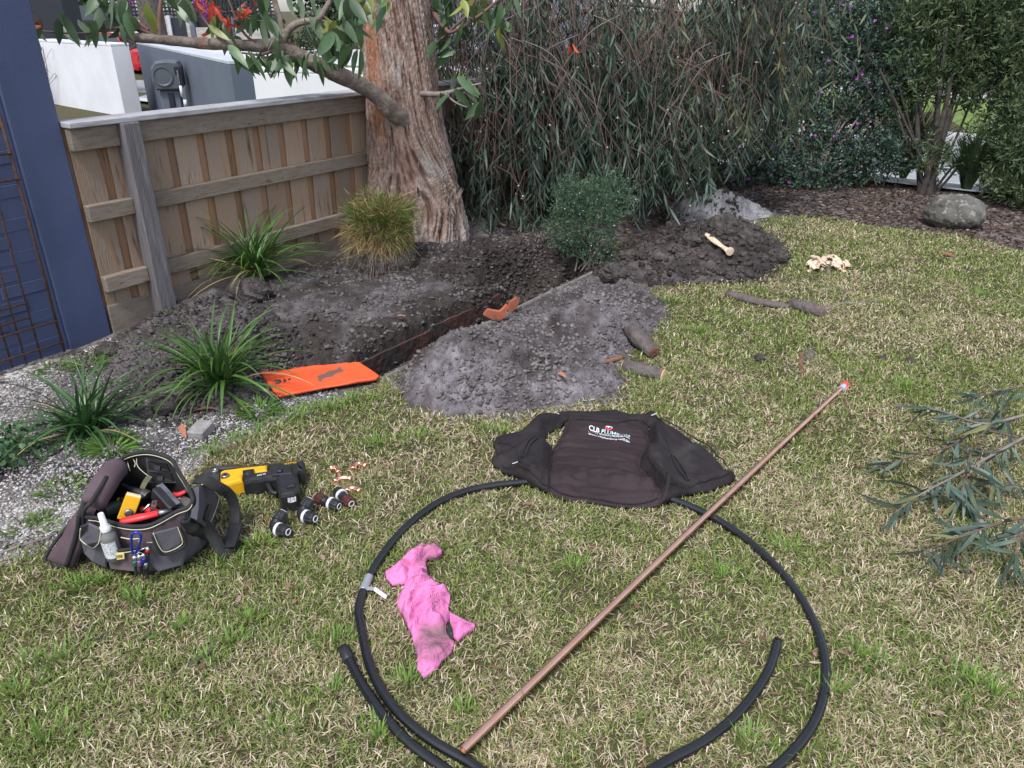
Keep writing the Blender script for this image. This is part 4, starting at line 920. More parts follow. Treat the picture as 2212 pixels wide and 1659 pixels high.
# purple flowered shrub
pb = at(1760, 408); pol = thing('flowering_shrub', 'dense dark green shrub with small purple flowers at the back', 'shrub', pb)
cs = []
for (x, y, zc, rx, rz, w_) in ((1640, 250, 8.0, .32, .3, 1), (1700, 160, 8.1, .45, .4, 1.6), (1790, 90, 8.1, .5, .45, 2), (1700, 60, 8.3, .5, .4, 1.6), (1640, 110, 8.4, .45, .5, 1.2), (1880, 100, 8.0, .4, .45, 1.5), (1820, 210, 8.0, .4, .4, 1.6), (1730, 290, 8.0, .45, .35, 1.6), (1660, 350, 7.9, .3, .22, 1), (1800, 340, 7.9, .45, .25, 1.3), (1890, 340, 7.7, .3, .25, .9), (1880, 240, 7.9, .3, .35, .9), (1600, 180, 8.3, .3, .5, 1.0), (1930, 150, 7.8, .3, .3, .9), (1930, 330, 7.7, .22, .2, .5), (1760, 0, 8.4, .7, .5, 2), (1900, 10, 8.2, .5, .5, 1.5), (1620, 0, 8.6, .5, .5, 1.2), (1760, 380, 7.8, .5, .14, .8)):
    c = deep(x, y, zc); cs.append((tuple(c), (rx, .35, rz), w_))
stems(pol, pb + Vector((0, .15, 0)), [c[0] for c in cs for _ in range(2)], .016, .004, m_greytwig, 5)
_, PP = shrub_leaves(cs, 78000, .038, .018, A_([(.03, .056, .042), (.046, .08, .06), (.06, .1, .078), (.085, .125, .105), (.055, .055, .045), (.045, .095, .045)]), parent=pol)
m_purple = mat('purple_petal', (.34, .05, .44), (.42, .1, .53), scale=40, rough=.6, transl=.25)
fl_me = None
FLW = [(1890, 45), (1820, 10), (1836, 15), (1760, 25), (1708, 35), (1740, 40), (1745, 55), (1840, 78), (1635, 215), (1668, 200), (1690, 195), (1704, 212), (1775, 198), (1850, 170), (1862, 160), (1878, 177), (1650, 235), (1657, 248), (1697, 272), (1800, 293), (1851, 267), (1880, 262), (1668, 318), (1640, 300), (1612, 355), (1618, 386), (1705, 393), (1667, 378), (1760, 292), (1720, 80), (1790, 130), (1915, 60)]
for i, (x, y) in enumerate(FLW):
    c = deep(x, y, 7.05 + random.uniform(-.1, .08))
    if fl_me is None:
        mb = MB()
        for k in range(4):
            d = Vector((math.cos(k * 1.7), math.sin(k * 1.9), .2 + .4 * (k % 2))).normalized(); s_ = d.cross(Vector((0, 0, 1))).normalized() * .011
            q = d * .024; b = len(mb.v); mb.v += [(0, 0, 0), tuple(q * .6 - s_), tuple(q), tuple(q * .6 + s_)]; mb.f.append((b, b + 1, b + 2, b + 3))
        o = mb.build('flower', m_purple, None); fl_me = o.data; bpy.data.objects.remove(o)
    o = link('flower', fl_me, m_purple, pol); o.location = c - base_of(pol); o.rotation_euler = (random.uniform(.6, 1.8), random.uniform(-.6, .6), random.uniform(-.6, .6)); s_ = random.uniform(.6, 1.0); o.scale = (s_, s_, s_)
# right-hand shrub with several dark stems
rb = at(2010, 420); rs_ = thing('tall_shrub', 'tall narrow leaved shrub with several dark stems right of the flowering shrub', 'shrub', rb)
stem_t = [(1900, 150), (1925, 210), (1940, 180), (2160, 180), (2180, 240), (2030, 180), (2090, 170), (1985, 60), (2045, 60), (2078, 40), (2110, 50), (2020, 100), (1960, 120), (2130, 130)]
for i, (x, y) in enumerate(stem_t):
    t = deep(x, y, 7.6 + random.uniform(-.2, .2)); b = rb + Vector((random.uniform(-.09, .09), random.uniform(-.05, .08), -.05)); mid = b.lerp(t, .45) + Vector((random.uniform(-.06, .1), 0, .0))
    MB().tube(spline([b, mid, t], 8), list(np.linspace(.036 if 6 < i < 11 else .012, .012, 17)), 8).build('stem', mat('dark_stem', (.026, .02, .018), (.045, .036, .032), scale=14, rough=.9, bump=.4), rs_, True)
cs = []
for (x, y, zc, rx, rz, w_) in ((1980, 60, 7.7, .35, .35, 1.4), (2060, 40, 7.7, .4, .35, 1.6), (2140, 50, 7.5, .4, .4, 1.6), (2190, 140, 7.3, .3, .35, 1.3), (2060, 130, 7.6, .35, .28, 1.1), (1970, 150, 7.7, .28, .22, .9), (2150, 130, 7.5, .28, .25, .8), (2200, 250, 7.2, .2, .25, .7), (2205, 340, 7.0, .2, .25, .8), (2190, 400, 7.0, .26, .16, .8), (2230, 60, 7.2, .4, .5, 1.2), (2000, 0, 7.9, .5, .4, 1.4), (2120, -10, 7.7, .5, .4, 1.4), (2240, 420, 6.9, .3, .25, .6), (1940, 205, 7.9, .22, .22, .4), (2010, 345, 7.5, .24, .14, .3), (2140, 205, 7.4, .24, .22, .4), (1995, 195, 7.6, .24, .16, .35), (2075, 195, 7.6, .2, .12, .25), (1965, 290, 7.7, .16, .16, .2), (2110, 300, 7.4, .14, .16, .18), (2170, 330, 7.3, .16, .25, .4)):
    cs.append((tuple(deep(x, y, zc)), (rx, .35, rz), w_))
shrub_leaves(cs, 42000, .066, .0155, A_([(.028, .048, .022), (.042, .068, .03), (.06, .092, .04), (.085, .12, .052), (.11, .14, .06)]), up=.55, parent=rs_)
# clumps of long strappy leaves under the back shrubs
def far_strap(px, py, label, n, h, seed):
    b = at(px, py); t = thing('mat_rush', label, 'plant', b); mb = MB()
    for k in range(n):
        a = random.uniform(0, 6.28); ln = h * random.uniform(.6, 1.15); out = random.uniform(.15, .75); d = Vector((math.cos(a), math.sin(a), 0)); pts = [b + d * .03]
        for q in (.35, .7, 1.0): pts.append(b + d * (out * ln * q ** 1.5) + Vector((0, 0, ln * (q - .42 * out * q * q * 1.3))))
        s_ = d.cross(Vector((0, 0, 1))).normalized() + rv(.3); s_.normalize(); w_ = random.uniform(.004, .008)
        mb.quad_ring([[p - s_ * w_ * e, p + s_ * w_ * e] for p, e in zip(pts, (1, 1, .8, .05))], False)
    mb.build('leaves', mat('rush_leaf', (.035, .06, .024), (.055, .09, .035), scale=3, rough=.5, transl=.15), t, False, 'stuff')
far_strap(1950, 385, 'dark strappy rush clump between the two back shrubs', 420, .95, 1)
far_strap(2085, 415, 'dark strappy rush clump right of the shrub stems, behind the boulder', 420, .72, 2)
far_strap(1395, 462, 'olive rush tuft tucked between the round bush and the sandy heap', 150, .36, 3)
# round grey-green bush
wb = at(1272, 578); wes = thing('round_bush', 'round grey green bush with tiny white flowers beside the trench', 'bush', wb)
cc = wb + Vector((0, .12, .33)); cs = [(tuple(cc + Vector((-.04, 0, .02))), (.24, .22, .24), 2), (tuple(cc + Vector((.13, 0, .12))), (.2, .2, .2), 1.2), (tuple(cc + Vector((-.14, 0, .15))), (.13, .13, .14), .6), (tuple(cc + Vector((-.12, 0, -.1))), (.2, .2, .18), 1), (tuple(wb + Vector((.05, .1, .12))), (.2, .2, .12), .8)]
stems(wes, wb + Vector((0, .1, 0)), [tuple(cc + rv(.09)) for _ in range(14)], .008, .003, m_greytwig, 5)
_, WP = shrub_leaves(cs, 19000, .019, .0045, A_([(.045, .085, .048), (.06, .11, .06), (.08, .14, .08), (.1, .165, .095)]), up=.5, parent=wes, dirmix=1.1)
n = 24; sel = WP[RNG.choice(np.where(WP[:, 1] < cc.y - .1)[0], n)]
lumps('flowers', sel + A_((0, -.03, 0)), np.full(n, .0045), np.tile((.6, .6, .6), (n, 1)), None, None, m_crumb, .5, parent=wes)
# dark low shrub between weeping tree and sandy heap
db = at(1480, 440); dk = thing('low_shrub', 'low dark green shrub behind the pale sandy heap', 'shrub', db + Vector((0, .2, 0)))
shrub_leaves([(tuple(db + Vector((0, .3, .2))), (.42, .3, .2), 1), (tuple(db + Vector((.25, .3, .3))), (.3, .25, .25), 1)], 5200, .02, .006, A_([(.025, .045, .03), (.035, .06, .04), (.05, .08, .055)]), parent=dk)
# added dark foliage behind the curtain, standing in for its inner shade
hb = Vector((1.2, 7.9, 0)); hd_ = thing('dark_backing_foliage', 'added dark foliage backing the weeping curtain as its inner shade', 'hedge', hb)
cs = [((x, 7.75 + .1 * math.sin(x * 3) + .1 * x * .3, z), (.42, .3, .38), 1) for x in np.arange(.1, 2.6, .4) for z in (.3, .8) if not (x > 2.1 and z < .9) and not (x < .5 and z > 1)]
shrub_leaves(cs, 16000, .06, .024, A_([(.016, .026, .018), (.022, .036, .024), (.03, .045, .03)]), parent=hd_)

# ---------------------------------------------------------------- strappy plants in front of the fence: every leaf a part
def strap_mesh(name, m, arch, w, nseg=9):
    rings = []
    for i in range(nseg + 1):
        t = i / nseg; ang = arch[0] + (arch[1] - arch[0]) * t ** 1.2
        if i == 0: p = Vector((0, 0, 0))
        else: p = p + Vector((math.cos(ang), 0, math.sin(ang))) / nseg
        ww = w * (1 - t ** 3) * (.6 + .4 * min(1, t * 4)) + .0004; nrm = Vector((-math.sin(ang), 0, math.cos(ang)))
        rings.append([p + Vector((0, -ww, 0)) + nrm * ww * .5, p.copy(), p + Vector((0, ww, 0)) + nrm * ww * .5])
    mb = MB().quad_ring(rings, False); me = bpy.data.meshes.new(name); me.from_pydata([tuple(v) for v in mb.v], [], mb.f); me.update(); me.materials.append(m)
    me.polygons.foreach_set('use_smooth', [True] * len(me.polygons)); return me
def strap_plant(base, label, n, L, m, wid, green_tuft=True, dry=.05, low=0.5):
    t = thing('strappy_plant', label, 'plant', base)
    sets = [strap_mesh('strap_leaf', m, (R(a0), R(a1)), wid / L) for a0, a1 in ((84, 50), (78, 10), (72, -20), (60, -35), (45, -30), (30, -25), (66, 30))]
    dm = [strap_mesh('strap_leaf', m_strapdry, (R(a0), R(a1)), wid * .7 / L) for a0, a1 in ((48, -12), (30, -18))]
    for k in range(n):
        a = random.uniform(0, 6.283); me = random.choice(dm) if random.random() < dry else random.choices(sets, (1, 1.5, 2, 2, 1.2 + low, low, 1.5))[0]; s_ = L * random.uniform(.55, 1.12)
        o = link('leaf', me, None, t); o.location = (random.gauss(0, .025), random.gauss(0, .025), -.01); o.rotation_euler = (random.gauss(0, .16), random.gauss(0, .1), a); o.scale = (s_, s_ * random.uniform(.8, 1.3), s_)
    return t
sA = at(558, 640); sA.z = float(surf(sA.x, sA.y)) + .06
tA = strap_plant(sA, 'arching strappy green plant on a lifted root ball by the fence', 175, .56, m_strap, .0068, dry=.1)
sB = at(478, 850); sB.z = float(surf(sB.x, sB.y)); tB = strap_plant(sB, 'bright strappy green plant left of the orange sheet', 135, .47, m_strap, .0082, dry=.04)
sC = at(188, 935); sC.z = 0; tC = strap_plant(sC, 'dark strappy plant in the gravel above the tool bag', 120, .4, m_strapd, .0075, dry=.03, low=1.2)
# root ball under the lifted plant
q = clod(545, 668, .02, .12, 'crumbly root ball under the arching strappy plant by the fence', m_clod, .7, 31)
# dry tussock with its root ball in front of the trunk
tb = at(826, 612); tb.z = float(surf(tb.x, tb.y)); tus = thing('grass_tussock', 'round dry grass tussock on a dark root ball at the foot of the gum', 'grass', tb)
cen_ = np.array(tb) + A_((0, .08, .24)); n = 6500; d = RNG.normal(size=(n, 3)); d /= np.linalg.norm(d, axis=1, keepdims=True); d[:, 2] = np.where(d[:, 2] < -.5, -d[:, 2], d[:, 2]); rad_ = .62 + .75 * fbm(np.arctan2(d[:, 1], d[:, 0]) * 2.2 + 9, d[:, 2] * 2.5 + 4, 83, 2)[:, None]; P = cen_ + d * A_((.2, .17, .19)) * RNG.uniform(.4, 1.12, (n, 1)) * rad_
D = d * .55 + RNG.normal(size=(n, 3)) * .5 + A_((0, 0, .25)) - A_((0, 0, .7)) * (d[:, 2:3] < -.1); k = RNG.random((n, 1)); g = (d[:, 2:3] + .35 * d[:, 0:1] > -.1) & (k < .55)
C = np.where(g, A_((.11, .15, .035)), A_((.3, .22, .1))) * RNG.uniform(.6, 1.3, (n, 1))
flakes(P, D, RNG.uniform(.05, .13, n), RNG.uniform(.0022, .0045, n), 'blades', C, None, None, tus, 'stuff', m_blade, .2)
n = 420; a = RNG.uniform(0, 6.28, n); P = cen_ + np.stack([np.cos(a) * .12, np.sin(a) * .1, np.full(n, .05)], 1); D = np.stack([np.cos(a) * .6, np.sin(a) * .6, RNG.uniform(.4, 1.3, n)], 1)
flakes(P, D, RNG.uniform(.1, .27, n), RNG.uniform(.0025, .0045, n), 'long_blades', np.tile((.08, .13, .03), (n, 1)) * RNG.uniform(.7, 1.4, (n, 1)), None, None, tus, 'stuff', m_blade, .35)
rb_ = MB(); rings = []
for i in range(11):
    t_ = math.pi * (i + .05) / 10.1; rings.append([Vector(tb) + Vector((math.cos(p) * math.sin(t_) * .23, .08 + math.sin(p) * math.sin(t_) * .2, .03 + math.cos(t_) * .13)) * 1 + rv(.008) for p in np.linspace(0, 2 * math.pi, 22, endpoint=False)])
rb_.quad_ring(rings, True, True, True).build('root_ball', m_clod, tus, True)
n = 260; a = RNG.uniform(3.2, 6.2, n); P = np.array(tb) + np.stack([np.cos(a) * .18, .05 + np.sin(a) * .15, RNG.uniform(.02, .16, n)], 1); D = np.stack([np.cos(a) * .4, np.sin(a) * .4, RNG.uniform(-1.2, .2, n)], 1)
flakes(P, D, RNG.uniform(.04, .12, n), RNG.uniform(.0015, .003, n), 'roots', np.tile((.22, .17, .12), (n, 1)) * RNG.uniform(.5, 1.3, (n, 1)), None, None, tus, 'stuff', None, .3)
# little weeds at the wall and at the left edge
def weed(px, py, label, n, r, L, W, c, name='weed', up=.8):
    b = at(px, py); t = thing(name, label, 'weed', b); a = RNG.uniform(0, 6.28, n); rr = r * np.sqrt(RNG.random(n)); P = np.stack([b.x + np.cos(a) * rr * .6, b.y + np.sin(a) * rr * .6, np.zeros(n) + .004], 1)
    D = np.stack([np.cos(a), np.sin(a), RNG.uniform(.2, 1.6, n) * up], 1); flakes(P, D, L * RNG.uniform(.5, 1.2, n), W * RNG.uniform(.7, 1.3, n), 'blades', A_(c) * RNG.uniform(.7, 1.35, (n, 1)), None, None, t, 'stuff', m_blade, .3)
weed(190, 795, 'green grassy weed at the wall foot right of the trellis', 130, .12, .11, .005, (.09, .16, .035)); weed(235, 775, 'small weed at the corner of the pillar foot', 60, .05, .06, .006, (.1, .17, .04)); weed(110, 800, 'sparse weed below the rusty trellis', 60, .08, .1, .004, (.09, .15, .035))
weed(560, 890, 'fresh grass tuft between the strappy plant and the orange sheet', 180, .12, .08, .006, (.1, .2, .035)); weed(420, 925, 'small grass sprig in the gravel above the paver chunk', 30, .03, .06, .005, (.1, .18, .04)); weed(245, 970, 'fresh grass tuft at the foot of the dark strappy plant', 160, .09, .11, .007, (.11, .21, .04))
weed(140, 1060, 'patch of small weeds in the gravel left of the bag lid', 160, .16, .04, .006, (.1, .17, .04)); weed(250, 1030, 'little weed patch in gravel above the bag', 90, .1, .035, .006, (.1, .17, .04)); weed(60, 1150, 'low weed patch in gravel at the left edge', 120, .16, .035, .006, (.1, .16, .04)); weed(90, 1120, 'thin weed sprig near the left edge gravel', 50, .05, .04, .006, (.12, .18, .05))
cl = at(15, 1000); clv = thing('clover_plant', 'round leaved clover plant cut by the left edge', 'plant', cl)
n = 420; P = np.stack([cl.x + RNG.normal(0, .07, n), cl.y + RNG.normal(0, .09, n), RNG.uniform(.01, .11, n)], 1); a = RNG.uniform(0, 6.28, n); D = np.stack([np.cos(a), np.sin(a), RNG.uniform(-.2, .35, n)], 1)
flakes(P, D, RNG.uniform(.016, .03, n), RNG.uniform(.016, .028, n), 'leaves', A_((.06, .12, .05)) * RNG.uniform(.6, 1.4, (n, 1)), None, None, clv, 'stuff')

# ---------------------------------------------------------------- boulder, logs, sticks and offcuts on the lawn
bo = at(2075, 497); nu, nv = 64, 40; rings = []
for i in range(nv + 1):
    th_ = math.pi * (i + .03) / (nv + .06); ring = []
    for j in range(nu):
        ph = 2 * math.pi * j / nu; d = np.array((math.sin(th_) * math.cos(ph), math.sin(th_) * math.sin(ph), math.cos(th_)))
        k = .8 + .42 * float(fbm(d[0] * 1.5 + 4 + d[2], d[1] * 1.5 + d[2] * .8, 77, 2)) + .12 * (float(fbm(d[0] * 6 + d[2] * 5, d[1] * 6 + d[2] * 2, 78, 3)) - .5)
        ring.append(Vector((d[0] * .24 * k, d[1] * .2 * k, d[2] * (.175 if d[2] > 0 else .12) * k)))
    rings.append(ring)
o = MB().quad_ring(rings, True, True, True).build('boulder', m_stone, None, True); o.location = bo + Vector((0, .16, .085)); tag(o, 'rounded grey lichen spotted boulder in the mulch at the right', 'boulder')
def log(pts, r, label, name='cut_log', m=m_log, ends=True, cat='log', flat=1.0, jit=.12, endm=None, level=False):
    P = [at(x, y, r[min(i, len(r) - 1)] * .8) for i, (x, y) in enumerate(pts)]; root = thing(name, label, cat, Vector((P[0].x, P[0].y, 0)))
    zs = surf(A_([p.x for p in P]), A_([p.y for p in P])); P = [Vector((p.x, p.y, float(z) + max(.004, r[min(i, len(r) - 1)] * .75 * flat))) for i, (p, z) in enumerate(zip(P, zs))]
    if level:
        zt_ = max(p.z for p in P)
        for p in P: p.z = zt_
    sp = spline(P, 6); ri = np.interp(np.linspace(0, 1, len(sp)), np.linspace(0, 1, len(r)), r); ri = [q * (1 + jit * random.uniform(-1, 1)) for q in ri]
    MB().tube(sp, ri, 14, True, flat).build('bark', m, root, True)
    if ends:
        for e, nx in ((0, 1), (-1, -2)):
            d = (sp[e] - sp[nx]).normalized(); MB().lathe([(ri[e] * .97, .0), (ri[e] * .9, .004), (ri[e] * .4, .006)], sp[e], d, 14).build('cut_end', endm or mat('aged_end_grain', (.13, .1, .085), (.2, .15, .11), scale=30, rough=.9), root)
    return root
log([(1360, 732), (1412, 762)], [.042, .04, .038], 'thick grey cut log beside the large soil heap', endm=m_redbark)
log([(1348, 792), (1385, 800), (1432, 812)], [.033, .036, .034, .036], 'cut log with peeling raw end just below the thick log', endm=m_raw)
log([(1302, 790), (1345, 775)], [.008, .013, .012], 'short splintered stick left of the two cut logs', 'stick', m_redbark, False, 'stick')
log([(1572, 632), (1620, 645), (1665, 655), (1702, 660)], [.026, .034, .03, .022], 'long rotten dark bark log on the lawn below the dark heap', 'bark_log', m_log, True, 'log', .7)
log([(1708, 655), (1740, 664), (1778, 676)], [.03, .036, .036, .032], 'short rounded dark log touching the long bark log', 'bark_log', m_log, True, 'log')
log([(1775, 672), (1800, 662), (1825, 655), (1860, 656), (1890, 650), (1915, 645)], [.012, .009, .008, .007, .005], 'crooked grey twig lying right of the short dark log', 'twig', m_greytwig, False, 'twig', 1, .1)
log([(1768, 640), (1785, 625), (1832, 606)], [.004, .004, .002], 'very thin twig above the crooked grey twig', 'twig', m_greytwig, False, 'twig')
log([(1732, 805), (1730, 780), (1733, 762)], [.009, .012, .012], 'reddish split stick standing left of the bark strip, above the pipe', 'bark_piece', m_redbark, False, 'bark', .7)
log([(1742, 778), (1752, 765), (1748, 750)], [.014, .02, .016], 'curved dark bark strip beside the reddish stick', 'bark_piece', m_log, False, 'bark', .5)
log([(1522, 542), (1545, 560), (1572, 580)], [.018, .026, .023, .026], 'pale fresh timber offcut on the dark soil heap', 'timber_offcut', m_chip, True, 'timber', .55, .22, m_chip, True)
log([(408, 1440), (440, 1415), (476, 1392)], [.008, .009, .008], 'small brown stick on the lawn below the tool bag', 'stick', m_log, False, 'stick')
log([(1490, 480), (1515, 468)], [.008, .008], 'thin brown stick at the foot of the sandy heap', 'stick', m_redbark, False, 'stick')
log([(0, 1195), (40, 1180), (110, 1160)], [.006, .006, .004], 'thin straight twig at the gravel edge left of the bag', 'stick', m_greytwig, False, 'twig')
# pile of wood chips: each chip a part
ch = at(1780, 575); chips = thing('wood_chip_pile', 'small pile of pale split wood chips on the lawn', 'wood chips', ch)
for k in range(64):
    side = random.random() < .55; x = random.gauss(1765, 14) if side else random.gauss(1805, 13); y = random.gauss(567, 7); p = at(x, y, .01 + random.random() * .035); a = random.gauss(1.2 if side else -1.35, .35) if side else random.gauss(1.5, .25)
    d = Vector((math.cos(a), math.sin(a), random.gauss(0, .12)))
    MB().box(p, (random.uniform(.05, .11), random.uniform(.014, .028), random.uniform(.003, .006)), d, d.cross(Vector((random.gauss(0, .4), random.gauss(0, .4), 1))), None or d.cross(d.cross(Vector((0, 0, 1)) + rv(.3)))).build('chip', m_chip, chips)
log([(1790, 592), (1788, 580)], [.016, .014], 'short grey bark end at the front of the wood chips', 'bark_piece', m_greytwig, True, 'bark')
for i, (x, y, r, lb) in enumerate([(1965, 782, .026, 'brown broken clod with pale cap on the lawn right of the copper pipe tip'), (1905, 776, .02, 'small dark clod left of the pale capped one')]): clod(x, y, 0, r, lb, m_clod, .6, 50 + i)
# dead leaves
DLM = mesh_set('dead_leaf', m_dead, ((.2, .15, .5), (.16, .3, .3), (.24, -.2, .4)))
DL = [(2028, 552, .13, 'lone orange dead leaf on the lawn at the far right'), (392, 928, .1, 'orange dead leaf beside the paver chunk'), (467, 893, .12, 'large brown dead leaf below the bright strappy plant'), (20, 828, .12, 'curled orange dead leaf at the wall foot by the left edge'), (520, 893, .05, 'small orange leaf fragment right of the brown dead leaf'),
      (2110, 1055, .06, 'pinkish dead leaf under the cut leafy branch'), (512, 1118, .05, 'orange leaf scrap right of the bag strap'), (634, 1072, .04, 'tiny orange leaf between press tool and elbows'), (1203, 853, .06, 'orange chip of tile on the front of the large soil heap'), (860, 720, .05, 'pale dry leaf on the soil bed'), (1460, 545, .05, 'pale flower like root scrap on the dark heap')]
for x, y, L_, lb in DL:
    p = at(x, y, .0); p.z = float(surf(p.x, p.y)) + .022
    a = random.uniform(0, 6.28); me = random.choice(DLM); o = link('fallen_leaf', me, m_dead); D = Vector((math.cos(a), math.sin(a), .1)); S = Vector((-D.y, D.x, .2)).normalized(); N = D.cross(S)
    M = Matrix((D, S, N)).transposed().to_4x4(); M.translation = p; o.matrix_world = M @ Matrix.Diagonal((L_, L_, L_, 1)); tag(o, lb, 'leaf', 'dead leaves on the ground')
# orange sheet over the trench end
oc = [(563, 803), (640, 796), (775, 780), (800, 797), (820, 813), (812, 818), (760, 826), (700, 836), (640, 848), (600, 855), (588, 840), (574, 822)]
op = [tuple(at(x, y, .03)[:2]) for x, y in oc]; ov = thing('plastic_sheet', 'bright orange plastic sheet laid across the end of the trench', 'plastic sheet', Vector((op[0][0], op[0][1], 0)))
def oh(x, y, d): return .028 + .016 * (fbm(x * 6, y * 6, 88, 3) - .5) + .006 * (ridged(x * 16, y * 16, 89, 2) - .5) + .006 * sm(.03, .0, d) * sm(.0, .008, d)
outline_sheet('sheet', op, .012, oh, m_orange, ov, .02)
# paver chunk
pp = at(432, 944); tag(MB().box(pp + Vector((0, .02, .02)), (.075, .095, .05), Vector((.97, -.2, 0)), None, Vector((0, -.12, 1)), .006).build('paver_chunk', mat('grey_paver', (.27, .25, .25), (.2, .185, .18), scale=20, rough=.9, bump=.4), None), 'square grey paver chunk in the gravel above the press tool', 'paver')

# ---------------------------------------------------------------- cut leafy branch at the right
cb = at(2200, 1030); cut = thing('cut_branch', 'cut branch with long blue green leaves lying on the lawn at the right edge', 'branch', cb)
main = [[(2330, 880, .2), (2212, 945, .16), (2140, 985, .13), (2060, 1030, .1), (1985, 1070, .06), (1930, 1110, .03)], [(2330, 860, .25), (2200, 900, .2), (2120, 915, .17), (2040, 890, .13), (1990, 880, .1)], [(2200, 945, .16), (2110, 930, .14), (2050, 965, .1), (1970, 985, .06), (1900, 1010, .03)], [(2330, 830, .25), (2212, 835, .2), (2140, 850, .16), (2080, 865, .12)],
        [(2330, 1130, .1), (2212, 1120, .12), (2130, 1140, .12), (2050, 1170, .08), (1985, 1195, .04)], [(2330, 1060, .1), (2212, 1050, .08), (2140, 1040, .06)], [(2100, 960, .14), (2090, 1010, .12), (2080, 1060, .08), (2085, 1090, .04)], [(2230, 1130, .14), (2200, 1170, .12), (2190, 1230, .06)]]
CBL = mesh_set('cut_leaf', leaf_mat('cut_branch_leaf', (.06, .095, .072), (.085, .125, .095), None, .45, .12), ((.062, .4, .2), (.056, -.35, .2), (.068, .55, .15), (.06, .2, .1))); COL = mesh_set('cut_leaf_olive', m_olive, ((.075, .3, .2), (.07, -.2, .2)))
for j, l in enumerate(main):
    P = spline([at(x, y, z) for x, y, z in l], 6); MB().tube(P, list(np.linspace(.008 if j < 2 else .005, .0015, len(P))), 6).build('stem', m_greytwig if j < 2 else m_twig, cut, True)
    nl = (54, 36, 42, 24, 46, 14, 28, 22)[j]
    for k in range(nl):
        t_ = random.uniform(.12, 1) * (len(P) - 2); i0 = int(t_); p = P[i0].lerp(P[i0 + 1], t_ - i0); dd = (P[i0 + 1] - P[i0]).normalized()
        D = dd * random.uniform(.1, .9) + Vector((random.gauss(0, .5), random.gauss(-.25, .5), random.gauss(-.25, .3))); L_ = random.uniform(.08, .17); D.normalize()
        e = p + D * L_ * .9
        if e.z < .025: D.z += (.03 - e.z) / L_ * 1.1
        place('leaf', random.choice(COL if random.random() < .13 else CBL), p, D, rv(), L_, cut)
for (x, y) in ((2095, 1140), (2107, 1147), (2086, 1158), (2120, 1130), (2110, 900), (2090, 920), (2050, 1005)):
    p = at(x, y, .07); MB().lathe([(.003, -.012), (.009, -.006), (.011, .002), (.008, .01), (.002, .014)], p, rv(), 10).build('gumnut', m_greytwig, cut, True)

# ---------------------------------------------------------------- coil of black poly pipe
c8 = plan(1200, 2400, 2200 / 2212)
m_poly = mat('black_poly_pipe', (.008, .0085, .011), (.012, .0125, .015), scale=20, rough=.24, spec=.6, bump=.03, bscale=80)
RP = .0132
def gp(x, y): q = at(x, y, RP); return (q.x, q.y)
inner = [gp(*c8(1870, 130)), gp(*c8(1855, 215)), gp(*c8(1800, 315)), gp(*c8(1710, 430)), gp(*c8(1600, 520)), gp(*c8(1490, 580)), gp(*c8(1380, 622))]
left2 = [gp(*c8(730, 632)), gp(*c8(600, 590)), gp(*c8(460, 500)), gp(*c8(350, 400)), gp(*c8(270, 280)), gp(*c8(235, 160)), gp(*c8(217, 20)), gp(772, 1330), gp(779, 1290), gp(800, 1240), gp(838, 1180), gp(885, 1130), gp(940, 1088), gp(1000, 1062), gp(1060, 1050), gp(1115, 1046)]
right = [gp(1470, 1085), gp(1530, 1112), gp(1590, 1148), gp(1660, 1205), gp(1720, 1275), gp(1762, 1345), gp(1782, 1415), gp(1786, 1480), gp(1770, 1545), gp(1738, 1600), gp(1690, 1650)]
left1 = [gp(*c8(545, 627)), gp(*c8(460, 572)), gp(*c8(375, 500)), gp(*c8(290, 400)), gp(*c8(215, 290)), gp(*c8(155, 160))]
bot1 = [(.16, 1.1), (-.02, 1.125)]; top = [(.2, 2.72), (.45, 2.66)]
rx, ry = right[-1]
lx, ly = left1[0]
bot2 = [(rx - .16, ry - .12), (rx - .42, 1.02), ((rx + lx) / 2 - .05, .99), (lx + .2, 1.08)]
path = [(x, y, RP + .004) for x, y in inner + bot1 + left2]
n1 = len(path)
mid = [(x, y, RP + .004) for x, y in ((.26, at(1200, 1035).y), (.4, at(1330, 1045).y))]
path2 = [(x, y, RP + .004) for x, y in right + bot2 + left1]
coil = thing('pipe_coil', 'coil of black poly pipe lying on the lawn under the vest', 'pipe', Vector((.2, 1.7, 0)))
full = spline(path + mid + path2, 6)
for _ in range(30): full = [full[0]] + [(full[i - 1] + full[i] * 2 + full[i + 1]) / 4 for i in range(1, len(full) - 1)] + [full[-1]]
MB().tube(full, RP, 14).build('pipe', m_poly, coil, True)
for (r_, off) in ((.0006, .0),):        # printed line along the pipe
    pass
e = full[0]; d = (full[0] - full[1]).normalized(); MB().lathe([(RP * .98, .001), (RP * .8, .003), (RP * .78, -.01)], e, d, 14).build('open_end', m_dark, coil)
e = full[-1]; d = (full[-1] - full[-2]).normalized()
MB().lathe([(RP * 1.06, -.05), (RP * 1.22, -.048), (RP * 1.26, -.012), (RP * 1.1, .004), (RP * .5, .006)], e, d, 18).build('end_cap', m_black, coil, True)
tp = gp(797, 1266); best = min(range(len(full)), key=lambda i: (full[i].x - tp[0]) ** 2 + (full[i].y - tp[1]) ** 2); d = (full[best + 1] - full[best - 1]).normalized()
m_tape = mat('silver_tape', (.42, .43, .45), (.36, .37, .39), scale=30, rough=.35, metal=.5)
MB().lathe([(RP * 1.04, -.034), (RP * 1.07, -.032), (RP * 1.07, .032), (RP * 1.04, .034)], full[best], d, 16).build('tape_band', m_tape, coil, True)
ta = full[best] - d * .02; t1 = at(836, 1290, .01)
tb_ = MB(); mid_ = ta.lerp(t1, .5) + Vector((0, 0, .016)); sdv = (t1 - ta).cross(Vector((0, 0, 1))).normalized()
